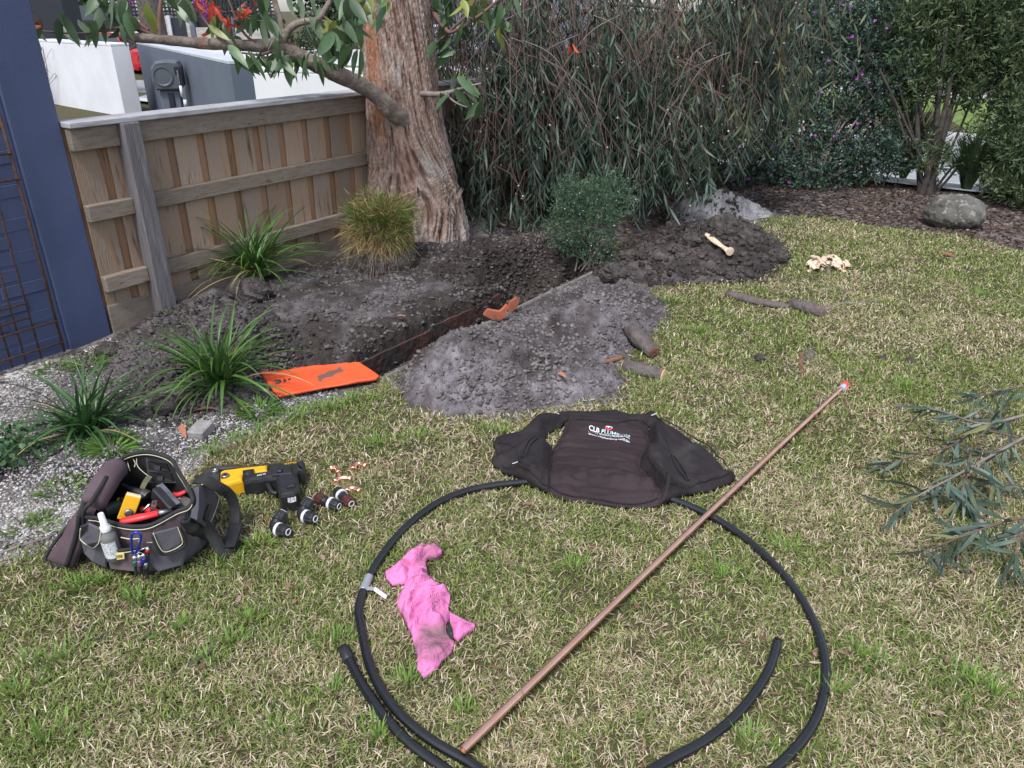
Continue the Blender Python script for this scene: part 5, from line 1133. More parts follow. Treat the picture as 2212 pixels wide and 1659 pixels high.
tb_.quad_ring([[p + sdv * w_ + Vector((0, 0, h_)) for w_, h_ in ((-.009, 0), (0, .006), (.009, 0), (0, -.003))] for p in (ta, mid_, t1)], True, True, True); tb_.build('tape_tail', m_tape, coil)

# ---------------------------------------------------------------- copper pipe across the lawn
ca = at(1001, 1636, .0135); cbp = at(1829, 817, .05)
cop = thing('copper_pipe', 'long straight copper pipe lying diagonally across the lawn and the coil', 'pipe', Vector((ca.x, ca.y, 0)))
ca.z = .0135 + 2 * RP; cbp.z = .014; cpts = [ca.lerp(cbp, t) + Vector((0, 0, .012 * math.sin(t * math.pi))) for t in np.linspace(0, 1, 12)]
mb = MB().tube(cpts, .0102, 18, False); mb.build('pipe', m_copper, cop, True)
dcp = (cpts[0] - cpts[1]).normalized()
MB().lathe([(.0102, -.001), (.0104, .0012), (.0088, .0012), (.0084, -.03)], cpts[0], dcp, 18, cap=False).build('cut_end', mat('shaded_copper_inside', (.3, .13, .08), rough=.5, metal=.6), cop, True)  # inner wall in darker copper paints the shade of the hollow end
de = (cpts[-1] - cpts[-2]).normalized()
MB().lathe([(.0132, -.05), (.0136, -.048), (.0136, -.022), (.0132, -.02)], cpts[-1], de, 16).build('blue_tape', mat('pale_blue_tape', (.3, .45, .68), rough=.5), cop, True)
MB().lathe([(.0138, -.02), (.017, -.018), (.018, .008), (.01, .014)], cpts[-1], de, 16).build('red_cap', mat('red_pipe_cap', (.8, .06, .04), rough=.4), cop, True)

# ---------------------------------------------------------------- work vest
cv = plan(1880, 1560, 1060 / 2212)
def vp(pts, z=.02): return [tuple(at(*cv(x, y), z)[:2]) for x, y in pts]
vest_o = at(1320, 990); vest = thing('work_vest', 'dark padded work vest spread face down with printed plumbing logo', 'vest', vest_o)
def cloth_mat(name, c1, c2, st):
    return mat(name, c1, c2, scale=7, rough=.78, bump=.55, bscale=16, spec=.3, c3=st, s3=5.5, t3=(.6, .8), bdist=.02)
m_vest = cloth_mat('vest_shell', (.013, .0098, .0112), (.019, .0145, .0165), (.04, .035, .035))
m_vestb = cloth_mat('vest_back_panel', (.022, .0135, .0155), (.03, .019, .021), (.042, .032, .033))
m_vestd = mat('vest_dark_trim', (.012, .01, .011), rough=.85)
BACK = vp([(745, 190), (870, 182), (1000, 192), (1150, 212), (1260, 187), (1350, 195), (1408, 235), (1405, 300), (1440, 370), (1445, 440), (1360, 490), (1352, 570), (1405, 625), (1475, 725), (1535, 850), (1500, 888), (1400, 902), (1150, 888), (900, 850), (780, 846), (680, 818), (575, 775), (570, 600), (600, 470), (662, 360), (702, 280), (715, 205)])
LEFTF = vp([(128, 380), (160, 332), (320, 300), (480, 220), (590, 165), (690, 122), (750, 122), (752, 185), (712, 205), (690, 245), (575, 295), (558, 330), (562, 400), (610, 400), (600, 480), (588, 620), (590, 780), (400, 706), (330, 662), (230, 622), (170, 586), (115, 542), (118, 495), (150, 480), (152, 440)])
RIGHTF = vp([(1418, 235), (1470, 200), (1530, 215), (1650, 280), (1780, 380), (1900, 460), (2000, 560), (2040, 622), (2108, 622), (2122, 652), (2080, 702), (1900, 772), (1750, 792), (1560, 862), (1490, 892), (1515, 850), (1455, 725), (1385, 625), (1335, 575), (1345, 485), (1425, 440), (1420, 370), (1400, 300)])
COLL = vp([(742, 122), (900, 130), (1030, 122), (1130, 115), (1250, 150), (1375, 152), (1422, 118), (1445, 128), (1485, 180), (1540, 222), (1435, 240), (1400, 240), (1350, 200), (1260, 192), (1155, 218), (1000, 200), (870, 188), (746, 196)])
_topath = [(p.x, p.y) for p in full if 2.3 < p.y and .0 < p.x < .9]
def pipe_lift(x, y):
    d = np.full(np.shape(x), 9.0)
    for a_, b_ in _topath[::2]: d = np.minimum(d, np.hypot(x - a_, y - b_))
    return .03 * np.exp(-(d / .05) ** 2)
def vest_h(seed, base, puff, fold, ang, fs, quilts=0.0, lift=None):
    ca_, sa_ = math.cos(ang), math.sin(ang)
    def f(x, y, d):
        u = x * ca_ + y * sa_; v = -x * sa_ + y * ca_
        wv = fbm(u * 3, v * 3, seed, 2) * .12
        h = base + puff * (1 - np.exp(-d / .02)) + sm(0, .03, d) * (fold * (ridged((u + wv) * fs * .35, (v + wv) * fs, seed + 3, 2) - .45) + fold * .6 * (fbm(u * 9, v * 9, seed + 6, 2) - .5))
        if quilts: h = h - sm(0, .02, d) * quilts * np.exp(-((((v + .03 * fbm(u * 4, v * 2, seed, 2)) / .07) % 1 - .5) / .1) ** 2)
        h = h - .35 * puff * np.exp(-((d - .018) / .004) ** 2)           # stitched edge
        if lift is not None: h = h + lift(x, y) * sm(0, .03, d)
        return np.maximum(h, .008) + pipe_lift(x, y)
    return f
bx = vp([(960, 520)])[0]; ax = math.atan2(vp([(1500, 850)])[0][1] - vp([(600, 780)])[0][1], vp([(1500, 850)])[0][0] - vp([(600, 780)])[0][0])
back_h = vest_h(11, .012, .014, .026, ax, 15, .006)
bo_ = outline_sheet('back_panel', BACK, .0075, back_h, m_vestb, vest)
# two open fronts lie higher, with a roll at the armholes
armL = vp([(560, 560), (560, 700)]); armR = vp([(1400, 480), (1400, 560), (1470, 760)])
def lift_r(x, y):
    r0 = vp([(1440, 330)])[0]; r1 = vp([(1420, 500)])[0]; r2 = vp([(1500, 800)])[0]
    d, _, _ = edge_near([r0, r1, r2], x, y); return .045 * np.exp(-(d / .045) ** 2)
def lift_l(x, y):
    r0 = vp([(520, 250)])[0]; r1 = vp([(400, 640)])[0]
    d, _, _ = edge_near([r0, vp([(470, 430)])[0], r1], x, y); return .035 * np.exp(-(d / .06) ** 2)
lf = outline_sheet('front_panel', LEFTF, .0075, vest_h(21, .018, .018, .032, ax + .9, 11, 0, lift_l), m_vest, vest)
rf = outline_sheet('front_panel', RIGHTF, .0075, vest_h(31, .018, .02, .032, ax - .8, 11, 0, lift_r), m_vest, vest)
outline_sheet('collar', COLL, .0075, vest_h(41, .022, .016, .016, ax, 12), m_vest, vest)
fh_l = vest_h(21, .018, .018, .032, ax + .9, 11, 0, lift_l); fh_r = vest_h(31, .018, .02, .032, ax - .8, 11, 0, lift_r)
def seam(poly, hf, pts, r, m, name, parent, dz=.002, n=6):
    P = spline([(*p, 0) for p in vp(pts)], 8); X = A_([p.x for p in P]); Y = A_([p.y for p in P]); d, _, _ = edge_near(poly, X, Y); Z = hf(X, Y, np.maximum(d, .03)) + dz
    MB().tube([(x, y, z) for x, y, z in zip(X, Y, Z)], r, n, True, .6).build(name, m, parent, True)
for k, pts in enumerate(([(600, 420), (590, 600), (575, 770)], [(612, 420), (602, 600), (590, 775)])): seam(BACK, back_h, pts, .0018, m_vestd, 'seam', vest)
seam(BACK, back_h, [(590, 755), (760, 825), (1000, 855), (1300, 880), (1480, 875)], .002, m_vestd, 'seam', vest)
seam(RIGHTF, fh_r, [(1385, 590), (1440, 680), (1530, 845)], .002, m_vestd, 'seam', vest); seam(RIGHTF, fh_r, [(1480, 370), (1560, 450), (1590, 540)], .0016, m_vestd, 'seam', vest)
seam(RIGHTF, fh_r, [(1560, 845), (1760, 780), (1950, 725), (2090, 665)], .002, m_vestd, 'seam', vest)
seam(RIGHTF, fh_r, [(1470, 208), (1650, 290), (1850, 430), (1990, 565), (2040, 630)], .004, m_vestd, 'zip', vest, .001)
seam(RIGHTF, fh_r, [(1600, 540), (1640, 620), (1700, 700), (1712, 742)], .0075, m_vestd, 'pocket_slit', vest, .003); seam(RIGHTF, fh_r, [(1592, 535), (1660, 590), (1715, 690), (1730, 745)], .004, m_vest, 'pocket_welt', vest, .008)  # dark strip stands in for the shaded pocket slit
seam(LEFTF, fh_l, [(490, 450), (420, 510), (385, 600)], .0085, m_vestd, 'pocket_slit', vest, .003); seam(LEFTF, fh_l, [(492, 445), (400, 500), (360, 600)], .005, m_vest, 'pocket_welt', vest, .009)  # left pocket slit: its dark opening drawn as a dark strip
seam(LEFTF, fh_l, [(200, 600), (340, 660), (460, 720), (570, 765)], .002, m_vestd, 'seam', vest); seam(LEFTF, fh_l, [(160, 400), (300, 480), (345, 640)], .0016, m_vestd, 'seam', vest)
m_reflect = mat('grey_reflective', (.4, .4, .4), rough=.4); seam(COLL, lambda x, y, d: 0 * x + .05, [(1425, 212), (1470, 192)], .004, m_reflect, 'reflective_tab', vest); seam(LEFTF, fh_l, [(288, 603), (328, 618)], .003, m_white, 'brand_tab', vest, .004)
# printed lettering, lying on the cloth
DG = None
def lettering(txt, p0, p1, pu, m, name, parent, hf, poly, dz=.0022, bold=.0, zref=.03, font_w=1.0):
    cu = bpy.data.curves.new(name, 'FONT'); cu.body = txt; cu.size = 1; cu.offset = bold; ob = bpy.data.objects.new(name, cu); col.objects.link(ob)
    dg = bpy.context.evaluated_depsgraph_get(); me = bpy.data.meshes.new_from_object(ob.evaluated_get(dg)); bpy.data.objects.remove(ob)
    n = len(me.vertices); co = np.zeros(n * 3, np.float32); me.vertices.foreach_get('co', co); co = co.reshape(-1, 3); x = co[:, 0]; y = co[:, 1]; x = (x - x.min()) / (x.max() - x.min()); y = y / .72
    g0, g1, gu = (A_(q[:3]) for q in (p0, p1, pu)); W = g0 + np.outer(x, g1 - g0) + np.outer(y, gu - g0)
    if hf is not None:
        d, _, _ = edge_near(poly, W[:, 0], W[:, 1]); W[:, 2] = hf(W[:, 0], W[:, 1], np.maximum(d, .03)) + dz
    W = W - np.array(base_of(parent)); me.vertices.foreach_set('co', W.astype(np.float32).ravel()); me.update(); me.materials.clear()
    return link(name, me, m, parent)
m_print = mat('white_print', (.78, .78, .8), rough=.6); m_teal = mat('pale_teal_print', (.5, .72, .76), rough=.6); m_redpr = mat('red_print', (.7, .05, .06), rough=.6)
V_ = lambda x, y: at(*cv(x, y), .024)
lettering('CLB', V_(915, 288), V_(1000, 306), V_(919, 262), m_print, 'printed_text', bo_, back_h, BACK, bold=.008)
lettering('PLUMBING', V_(1018, 312), V_(1250, 362), V_(1022, 286), m_teal, 'printed_text', bo_, back_h, BACK, bold=.004)
lettering('LOCAL | TRUSTED | PROFESSIONAL', V_(911, 305), V_(1250, 377), V_(913, 294), m_print, 'printed_text', bo_, back_h, BACK, bold=.004)
lettering('www.clbplumbing.com.au', V_(910, 326), V_(1248, 398), V_(912, 313), m_print, 'printed_text', bo_, back_h, BACK, bold=.004)
def ringmark(c, r, w_, a0, a1, m):
    cx, cy = V_(*c).x, V_(*c).y; mb = MB(); rr = []
    for a in np.linspace(a0, a1, 22):
        row = []
        for q in (r - w_ / 2, r + w_ / 2):
            x, y = cx + math.cos(a) * q, cy + math.sin(a) * q; row.append(Vector((x, y, float(back_h(A_([x]), A_([y]), A_([.05]))[0]) + .0024)))
        rr.append(row)
    mb.quad_ring(rr, False).build('logo', m, bo_)
ringmark((1078, 280), .0135, .007, 2.4, 6.2, m_redpr); ringmark((1079, 280), .0135, .006, -.1, 2.4, m_print); ringmark((1084, 278), .006, .005, .6, 4.4, m_teal)
lettering('CLB', V_(585, 178), V_(668, 193), V_(590, 168), m_print, 'printed_text', lf, fh_l, LEFTF, bold=.01, dz=.004)

# ---------------------------------------------------------------- pink shirt
cp6 = plan(1250, 2050, 750 / 1778)
def sp_(pts, z=.02): return [tuple(at(*cp6(x, y), z)[:2]) for x, y in pts]
SH = sp_([(985, 225), (1020, 250), (1100, 248), (1150, 268), (1162, 300), (1110, 345), (1025, 345), (1010, 400), (1020, 470), (1030, 530), (1060, 540), (1100, 610), (1170, 645), (1230, 690), (1240, 740), (1222, 800), (1230, 880), (1200, 960), (1205, 1040), (1240, 1085), (1275, 1095), (1270, 1130), (1250, 1200), (1200, 1260), (1160, 1290), (1130, 1340), (1060, 1400), (990, 1447), (960, 1410), (928, 1360), (935, 1250), (910, 1180), (880, 1060), (830, 950), (780, 850), (740, 760), (735, 700), (780, 640), (815, 575), (840, 480), (860, 420), (900, 330), (930, 270)])
SLV = sp_([(1222, 812), (1255, 832), (1330, 872), (1440, 930), (1475, 965), (1440, 1010), (1380, 1050), (1310, 1102), (1272, 1075), (1262, 1000), (1240, 940)])
SLL = sp_([(985, 228), (930, 240), (860, 275), (800, 350), (740, 410), (632, 462), (642, 520), (700, 580), (760, 578), (820, 570), (870, 470), (960, 350), (1000, 290)])
m_pink = mat('pink_cotton', (.66, .2, .42), (.58, .16, .36), scale=6, rough=.9, spec=.15, c3=(.17, .11, .11), s3=6, t3=(.5, .66), bump=.9, bscale=20, bdist=.03)
m_pinkc = mat('pink_cotton_clean', (.68, .21, .43), (.6, .17, .37), scale=5, rough=.9, spec=.15, bump=.8, bscale=20, bdist=.03)
shirt = thing('pink_shirt', 'crumpled dirty pink shirt lying inside the pipe coil', 'shirt', at(915, 1320))
s0, s1 = sp_([(980, 330)])[0], sp_([(1030, 1380)])[0]; san = math.atan2(s1[1] - s0[1], s1[0] - s0[0])
def shirt_h(seed, ang, amp, base=.012, spine=None, fs=16):
    ca_, sa_ = math.cos(ang), math.sin(ang)
    def f(x, y, d):
        u = x * ca_ + y * sa_; v = -x * sa_ + y * ca_; wv = .16 * fbm(u * 4, v * 4, seed, 2)
        h = base + .005 * (1 - np.exp(-d / .006)) + (.35 + .65 * sm(0, .02, d)) * amp * (1.5 * (ridged((u + wv) * fs * .12, (v + wv * 2) * fs * .62, seed + 2, 1) ** 3 - .2) + .8 * (ridged((u + wv) * fs * .3, (v + wv * 2 + u * .5) * fs * 1.1, seed + 4, 1) ** 3 - .2) + .35 * (ridged((u - v * .8) * 9, (v + u * .3) * 26, seed + 8, 1) ** 3 - .2))
        if spine is not None:
            dd, _, _ = edge_near(spine, x, y); h = h + .016 * np.exp(-(dd / .05) ** 2)
        return np.maximum(h, .008)
    return f
spn = sp_([(1000, 300), (950, 480), (940, 700), (980, 1000)])
outline_sheet('body', SH, .0042, shirt_h(51, san, .04, .008, spn, 26), m_pink, shirt); outline_sheet('sleeve', SLV, .0055, shirt_h(61, san + .9, .034, .01, None, 26), m_pinkc, shirt); outline_sheet('sleeve', SLL, .0055, shirt_h(71, san - .6, .034, .014, None, 26), m_pinkc, shirt)
hole = sp_([(1225, 930), (1205, 1000), (1215, 1060), (1265, 1080), (1272, 1040), (1250, 970)]); outline_sheet('dark_inside', hole, .006, lambda x, y, d: .014 + .004 * sm(0, .02, d), mat('shirt_hole_dark', (.02, .03, .028), rough=.9), shirt)  # dark patch painted in for the shaded hole in the shirt

# ---------------------------------------------------------------- press tool
ct = plan(780, 1790, 440 / 1270)
def tp_(pts, z): return [tuple(at(*ct(x, y), z)[:2]) for x, y in pts]
tool = thing('press_tool', 'yellow and black battery press tool lying beside the tool bag', 'power tool', at(*ct(600, 250)))
m_yel = mat('worn_yellow_paint', (.72, .4, .012), (.66, .34, .01), scale=8, rough=.45, c3=(.28, .24, .2), s3=9, t3=(.62, .7), bump=.1)
m_jaw = mat('dark_cast_steel', (.07, .068, .07), (.12, .115, .115), scale=20, rough=.5, metal=.7, bump=.3)
MB().prism(tp_([(35, 228), (60, 192), (130, 150), (165, 138), (238, 140), (248, 200), (240, 300), (262, 350), (225, 372), (170, 345), (90, 290)], .05), .014, .05, .008).build('jaw', m_jaw, tool)
MB().prism(tp_([(165, 138), (430, 122), (437, 152), (245, 168)], .03), .012, .034, .004).build('jaw_plate', m_jaw, tool); MB().prism(tp_([(215, 345), (460, 315), (464, 340), (350, 378), (250, 375)], .03), .012, .034, .004).build('jaw_plate', m_jaw, tool)
MB().prism(tp_([(250, 195), (292, 172), (500, 145), (785, 118), (792, 186), (610, 215), (512, 228), (506, 292), (310, 338), (284, 332), (250, 292)], .065), .012, .068, .012).build('roller_housing', m_yel, tool)
def knob(x, y, z, r, m, name):
    p = at(*ct(x, y), z); return MB().lathe([(r, -.012), (r, .003), (r * .85, .006), (r * .45, .006), (r * .42, .001), (0.0005, .001)], p, (0, 0, 1), 20).build(name, m, tool, True)
kn = knob(307, 240, .072, .015, m_steel, 'retaining_pin'); knob(190, 186, .054, .013, m_steel, 'bolt'); knob(218, 336, .054, .0115, m_steel, 'bolt')
MB().lathe([(.0065, .007), (.006, .0075), (.0005, .0075)], at(*ct(307, 240), .072), (0, 0, 1), 14).build('pin_hole', m_dark, kn)
body_ = MB().prism(tp_([(512, 228), (650, 206), (790, 190), (788, 112), (900, 98), (1120, 80), (1200, 66), (1213, 84), (1206, 186), (1188, 196), (1150, 186), (1112, 226), (1085, 250), (880, 268), (770, 275), (700, 296), (600, 296), (514, 318)], .07), .012, .075, .014).build('motor_body', m_black, tool)
MB().prism(tp_([(840, 160), (1060, 130), (1070, 215), (840, 235)], .08), .07, .082, .004).build('side_panel', m_black, tool); MB().box(at(*ct(928, 183), .086), (.018, .018, .01), Vector((1, .1, 0)), None, Vector((0, 0, 1)), .002).build('switch', m_dark, tool)
MB().prism(tp_([(960, 240), (1075, 225), (1100, 320), (990, 330)], .06), .015, .062, .01).build('grip', m_black, tool); MB().prism(tp_([(890, 265), (945, 262), (965, 315), (915, 310)], .05), .025, .05, .005).build('trigger', m_black, tool)
MB().tube(spline([at(*ct(x, y), z) for x, y, z in ((720, 270, .05), (780, 320, .045), (820, 390, .04), (845, 432, .035), (905, 440, .035))], 5), .0095, 10).build('hand_guard', m_black, tool, True)
# battery: an upright rounded block whose base faces the viewer
bA = at(*ct(1030, 560), .006); bt = tp_([(905, 470), (892, 375), (932, 332), (990, 312), (1092, 306), (1152, 352), (1166, 440), (1150, 500)], .075)
bo2 = [tuple(at(*ct(x, y), .03)[:2]) for x, y in ((915, 480), (895, 385), (935, 340), (995, 320), (1090, 314), (1150, 360), (1168, 450), (1160, 525), (1120, 560), (960, 588), (930, 545))]
bat = MB().prism(bo2, .006, .078, .012).build('battery', m_black, tool)
MB().prism(tp_([(1000, 330), (1095, 318), (1100, 355), (1010, 370)], .086), .07, .088, .004).build('battery_latch', m_black, tool)
m_stick = mat('sticker_grey', (.5, .5, .5), (.06, .06, .06), scale=190, rough=.5, lo=.45, hi=.55)
def front_decal(pts, m, name):
    P = []
    for x, y in pts: P.append(at(*ct(x, y), .0795))
    mb = MB(); mb.v = [tuple(p) for p in P]; mb.f = [tuple(range(len(P)))]; return mb.build(name, m, bat)
front_decal([(1015, 495), (1112, 475), (1116, 535), (1022, 552)], m_stick, 'battery_label')
lettering('REMS', at(*ct(985, 115), .0765), at(*ct(1118, 96), .0765), at(*ct(983, 96), .0765), m_yel, 'printed_text', body_, None, None); lettering('REMS', at(*ct(672, 246), .0765), at(*ct(768, 224), .0765), at(*ct(672, 230), .0765), m_print, 'printed_text', body_, None, None)
bt_ = at(*ct(600, 262), .0)
MB().tube([at(*ct(520, 268), .05), at(*ct(640, 250), .05)], .03, 14).build('collar', m_black, tool, True)

# ---------------------------------------------------------------- poly fittings and copper elbows
c4 = plan(780, 1760, 700 / 2212)
m_brown = mat('brown_plastic', (.06, .018, .016), (.08, .024, .02), scale=20, rough=.35)
NUT = [(.011, 0), (.0185, .002, 1), (.0205, .012, 1), (.0215, .028, 1), (.0215, .034), (.018, .036)]
def nut(root, p, d, m, name='nut', s=1.0):
    o = MB().lathe([(q[0] * s, (.036 - q[1]) * s, *q[2:]) for q in reversed(NUT)], p, d, 48, 16, .09).build(name, m, root); 
    MB().lathe([(.012 * s, .0363 * s), (.0125 * s, .0375 * s), (.0085 * s, .0378 * s), (.0082 * s, .02 * s)], p, d, 20, cap=False).build('bore', m_white, o, True); MB().lathe([(.0083 * s, .0215 * s), (.0002, .0215 * s)], p, d, 14).build('bore_depth', m_reflect, o); return o
def band(root, p, d, s=1.0): return MB().lathe([(.0222 * s, -.0055 * s), (.0228 * s, -.005 * s), (.0228 * s, .005 * s), (.0222 * s, .0055 * s)], p, d, 28).build('white_band', m_white, root, True)
def elbow(x0, y0, label, s=1.05):
    P = at(*c4(x0, y0), .024); t = thing('pipe_elbow', label, 'fitting', Vector((P.x, P.y, 0)), 'black poly elbows'); d1 = Vector((.86, -.45, .08)).normalized(); d2 = Vector((.35, .75, .42)).normalized()
    MB().tube(spline([P + d1 * .03, P + d1 * .012, P + d2 * .012, P + d2 * .03], 5), .0185 * s, 16).build('body', m_black, t, True)
    band(t, P + d1 * .026, d1, s); nut(t, P + d1 * .03, d1, m_black, s=s); nut(t, P + d2 * .026, d2, m_black, s=s * 1.03)
elbow(935, 1005, 'black poly elbow with white band, the lower left one'); elbow(1275, 845, 'black poly elbow with white band, the upper right one by the battery')
def coupling(pa, pb, label, flip):
    A, B = at(*c4(*pa), .024), at(*c4(*pb), .023); d = (B - A).normalized(); c = (A + B) / 2; t = thing('pipe_coupling', label, 'fitting', Vector((c.x, c.y, 0)), 'brown and black couplings')
    MB().lathe([(.016, -.03), (.0185, -.012), (.016, -.006), (.016, .006), (.0185, .012), (.016, .03)], c, d, 20).build('body', m_black, t, True)
    e = d if not flip else -d; nut(t, c + e * .018, e, m_black); nut(t, c - e * .018, -e, m_brown); band(t, c + e * .017, e)
coupling((1490, 640), (1730, 730), 'brown and black coupling with its white mouth turned to the viewer', False); coupling((1740, 560), (1890, 690), 'brown and black coupling lying behind with its brown end forward', True)
for pts, lb in ((((1640, 270), (1700, 255), (1740, 285), (1750, 330)), 'copper elbow nearest the press tool'), (((1930, 285), (1950, 225), (2020, 205), (2095, 240)), 'copper elbow farthest right at the top'), (((1700, 440), (1740, 400), (1820, 385), (1910, 395)), 'copper elbow between the top elbows and the couplings'), (((1850, 560), (1880, 520), (1950, 515), (2020, 555)), 'copper elbow touching the rear coupling')):
    P = [at(*c4(x, y), .014) for x, y in pts]; t = thing('copper_elbow', lb, 'fitting', Vector((P[0].x, P[0].y, 0)), 'copper elbows'); S_ = spline(P, 6); MB().tube(S_, .0105, 14).build('bend', m_copper, t, True)
    for e, f in ((0, 2), (-1, -3)):
        dd = (S_[e] - S_[f]).normalized(); MB().lathe([(.0108, -.014), (.0128, -.012), (.0128, .001), (.0098, .0015), (.0095, -.01)], S_[e], dd, 16, cap=False).build('socket', m_copper, t, True)

# ---------------------------------------------------------------- tool bag
c3 = plan(150, 1700, 850 / 2203)
def bp_(x, y, z): return at(*c3(x, y), z)
bag_o = bp_(1000, 1200, 0); bag = thing('tool_bag', 'open grey and plum canvas tool bag with shoulder strap on the lawn', 'tool bag', bag_o)
m_can = mat('grey_canvas', (.07, .066, .08), (.095, .09, .105), scale=9, rough=.9, bump=.25, bscale=500, spec=.2, c3=(.095, .09, .095), s3=5, t3=(.58, .75), bdist=.002)
m_plum = mat('plum_canvas', (.075, .05, .06), (.105, .075, .086), scale=7, rough=.9, bump=.25, bscale=500, spec=.2, c3=(.17, .135, .14), s3=4.5, t3=(.58, .75), bdist=.002)
m_bind = mat('black_binding', (.014, .014, .015), (.022, .022, .023), scale=30, rough=.8)
m_lin = mat('dark_inside', (.012, .011, .012), (.02, .018, .02), scale=12, rough=.9)
m_pip = mat('pale_piping', (.5, .49, .33), (.42, .41, .3), scale=20, rough=.6)
base = [bp_(440, 1235, 0), bp_(560, 1345, 0), bp_(730, 1412, 0), bp_(1000, 1442, 0), bp_(1230, 1440, 0), bp_(1480, 1372, 0), bp_(1650, 1240, 0), bp_(1780, 1110, 0), bp_(1760, 960, 0), bp_(1600, 860, 0), bp_(1300, 830, 0), bp_(1000, 835, 0), bp_(700, 890, 0), bp_(500, 1040, 0)]
rim = [bp_(470, 830, .225), bp_(620, 885, .205), bp_(830, 948, .19), bp_(1010, 968, .185), bp_(1180, 940, .188), bp_(1420, 812, .205), bp_(1540, 765, .215), bp_(1578, 690, .235), bp_(1530, 565, .25), bp_(1440, 420, .265), bp_(1340, 270, .272), bp_(1090, 205, .28), bp_(830, 290, .275), bp_(640, 560, .255)]
Bs = spline(base, 6, True); Rs = spline(rim, 6, True); nB = len(Bs); ctrb = sum(Bs, Vector()) / nB; ctrr = sum(Rs, Vector()) / nB
def lerpring(t, bulge, wob=0.0, sd=0):
    o = []
    for i in range(nB):
        p = Bs[i].lerp(Rs[i], t); c = ctrb.lerp(ctrr, t); d = (p - c); d.z = 0; d.normalize(); o.append(p + d * (bulge + wob * math.sin(i * .9 + sd) + wob * .8 * math.sin(i * 2.3 + sd * 2)))
    return o
low = [[p + Vector((0, 0, .004)) for p in lerpring(0, -.02)], lerpring(.04, .004), lerpring(.2, .016, .004, 1), lerpring(.42, .016, .005, 2)]
up = [lerpring(.42, .0165, .005, 2), lerpring(.62, .012, .006, 3), lerpring(.82, .006, .004, 4), lerpring(1, 0)]
MB().quad_ring(low, True, True).build('lower_shell', m_can, bag, True); MB().quad_ring(up).build('upper_shell', m_plum, bag, True)
inn = [lerpring(1, -.003), lerpring(.8, -.012), lerpring(.4, -.015), lerpring(.12, -.025)]; MB().quad_ring(inn, True, False, True).build('lining', m_lin, bag, True)
MB().tube(Rs + [Rs[0]], .007, 8, False).build('rim_binding', m_bind, bag, True)
MB().tube([p + Vector((0, -.008, -.006)) for p in Rs[3:74]], .0016, 6).build('piping', m_pip, bag, True)
# lid turned back to the left, padded, reaching the ground
def patch(c00, c10, c11, c01, nu, nv, bulge, th, name, m, wob=.006):
    top = []; bot = []
    for j in range(nv + 1):
        v = j / nv; row = []
        for i in range(nu + 1):
            u = i / nu; p = (c00 * (1 - u) + c10 * u) * (1 - v) + (c01 * (1 - u) + c11 * u) * v
            nrm = (c10 - c00).cross(c01 - c00).normalized(); nrm = nrm if nrm.z > 0 else -nrm
            row.append(p + nrm * (bulge * math.sin(math.pi * u) ** .6 * math.sin(math.pi * min(1, v * .9 + .05)) ** .6 + wob * math.sin(7 * u + 5 * v) * math.sin(math.pi * u) + wob * .7 * math.sin(13 * v + 3 * u) * math.sin(math.pi * v)))
        top.append(row); bot.append([p - nrm * th for p in row])
    mb = MB(); rings = [t + list(reversed(b)) for t, b in zip(top, bot)]; mb.quad_ring(rings, True, True, True); return mb.build(name, m, bag, True)
LA, LB, LC, LD = bp_(770, 325, .275), bp_(478, 800, .235), bp_(285, 1385, .012), bp_(78, 1295, .012)
patch(LA, LB, LC, LD, 12, 16, .02, .03, 'lid', m_plum)
LA2, LB2 = bp_(835, 345, .268), bp_(545, 760, .235)
MB().tube(spline([LA2, LA2.lerp(LB2, .35) + Vector((0, 0, .012)), LA2.lerp(LB2, .7) + Vector((0, 0, .008)), LB2], 6), list(np.interp(np.linspace(0, 1, 19), [0, .08, .5, .92, 1], [.02, .036, .04, .038, .025])), 12).build('lid_roll', m_plum, bag, True)
MB().tube(spline([LA + Vector((0, 0, .02)), LA.lerp(LB, .5) + Vector((-.01, 0, .008)), LB + Vector((-.01, 0, .004)), LB.lerp(LC, .4) + Vector((.0, 0, .004)), LC + Vector((.004, 0, .008))], 6), .008, 8).build('lid_binding', m_bind, bag, True)
MB().tube(spline([LA + Vector((0, 0, .02)), LA.lerp(LD, .4) + Vector((-.004, 0, -.005)), LD + Vector((0, 0, .006)), LC + Vector((0, 0, .004))], 6), .006, 8).build('lid_binding', m_bind, bag, True)
# pockets on the front: proud pouches with flaps and piping
def on_front(x, y, out=.0):      # a point sighted on the front face
    d = sight(*c3(x, y)); O = Vector((0, 0, CAM_H)); A = Bs[18] + Vector((0, -.016, 0)); Bq = Rs[18] + Vector((0, -.004, 0)); best = None
    i = min(range(2, 38), key=lambda k: abs((Bs[k].lerp(Rs[k], .5) - O).x / (Bs[k].lerp(Rs[k], .5) - O).y - d.x / d.y)); p = lerpring(.4, .017)[i]
    i2 = (i + 1) % nB; tg = (lerpring(.4, .017)[i2] - lerpring(.4, .017)[i - 1]); tg.z = 0; tg.normalize(); nn = Vector((tg.y, -tg.x, 0)); tilt = (Rs[i] - Bs[i]).normalized(); nrm = tilt.cross(tg).normalized()
    if nrm.y > 0: nrm = -nrm
    p = p + nrm * out; t = (p - O).dot(nrm) / d.dot(nrm); return O + d * t
def pouch(pts, out, m, name, parent=None, inset=.0, th=None):
    f = [on_front(x, y, out) for x, y in pts]; b = [on_front(x, y, -.012) for x, y in pts]; c = sum(f, Vector()) / len(f); f2 = [p.lerp(c, .1) + Vector((0, -.004, 0)) for p in f]
    return MB().quad_ring([b, f, f2], True, False, True).build(name, m, parent or bag)
def edge_pipe(pts, out, m, r, name, parent):
    MB().tube(spline([on_front(x, y, out) for x, y in pts], 5), r, 6).build(name, m, parent, True)
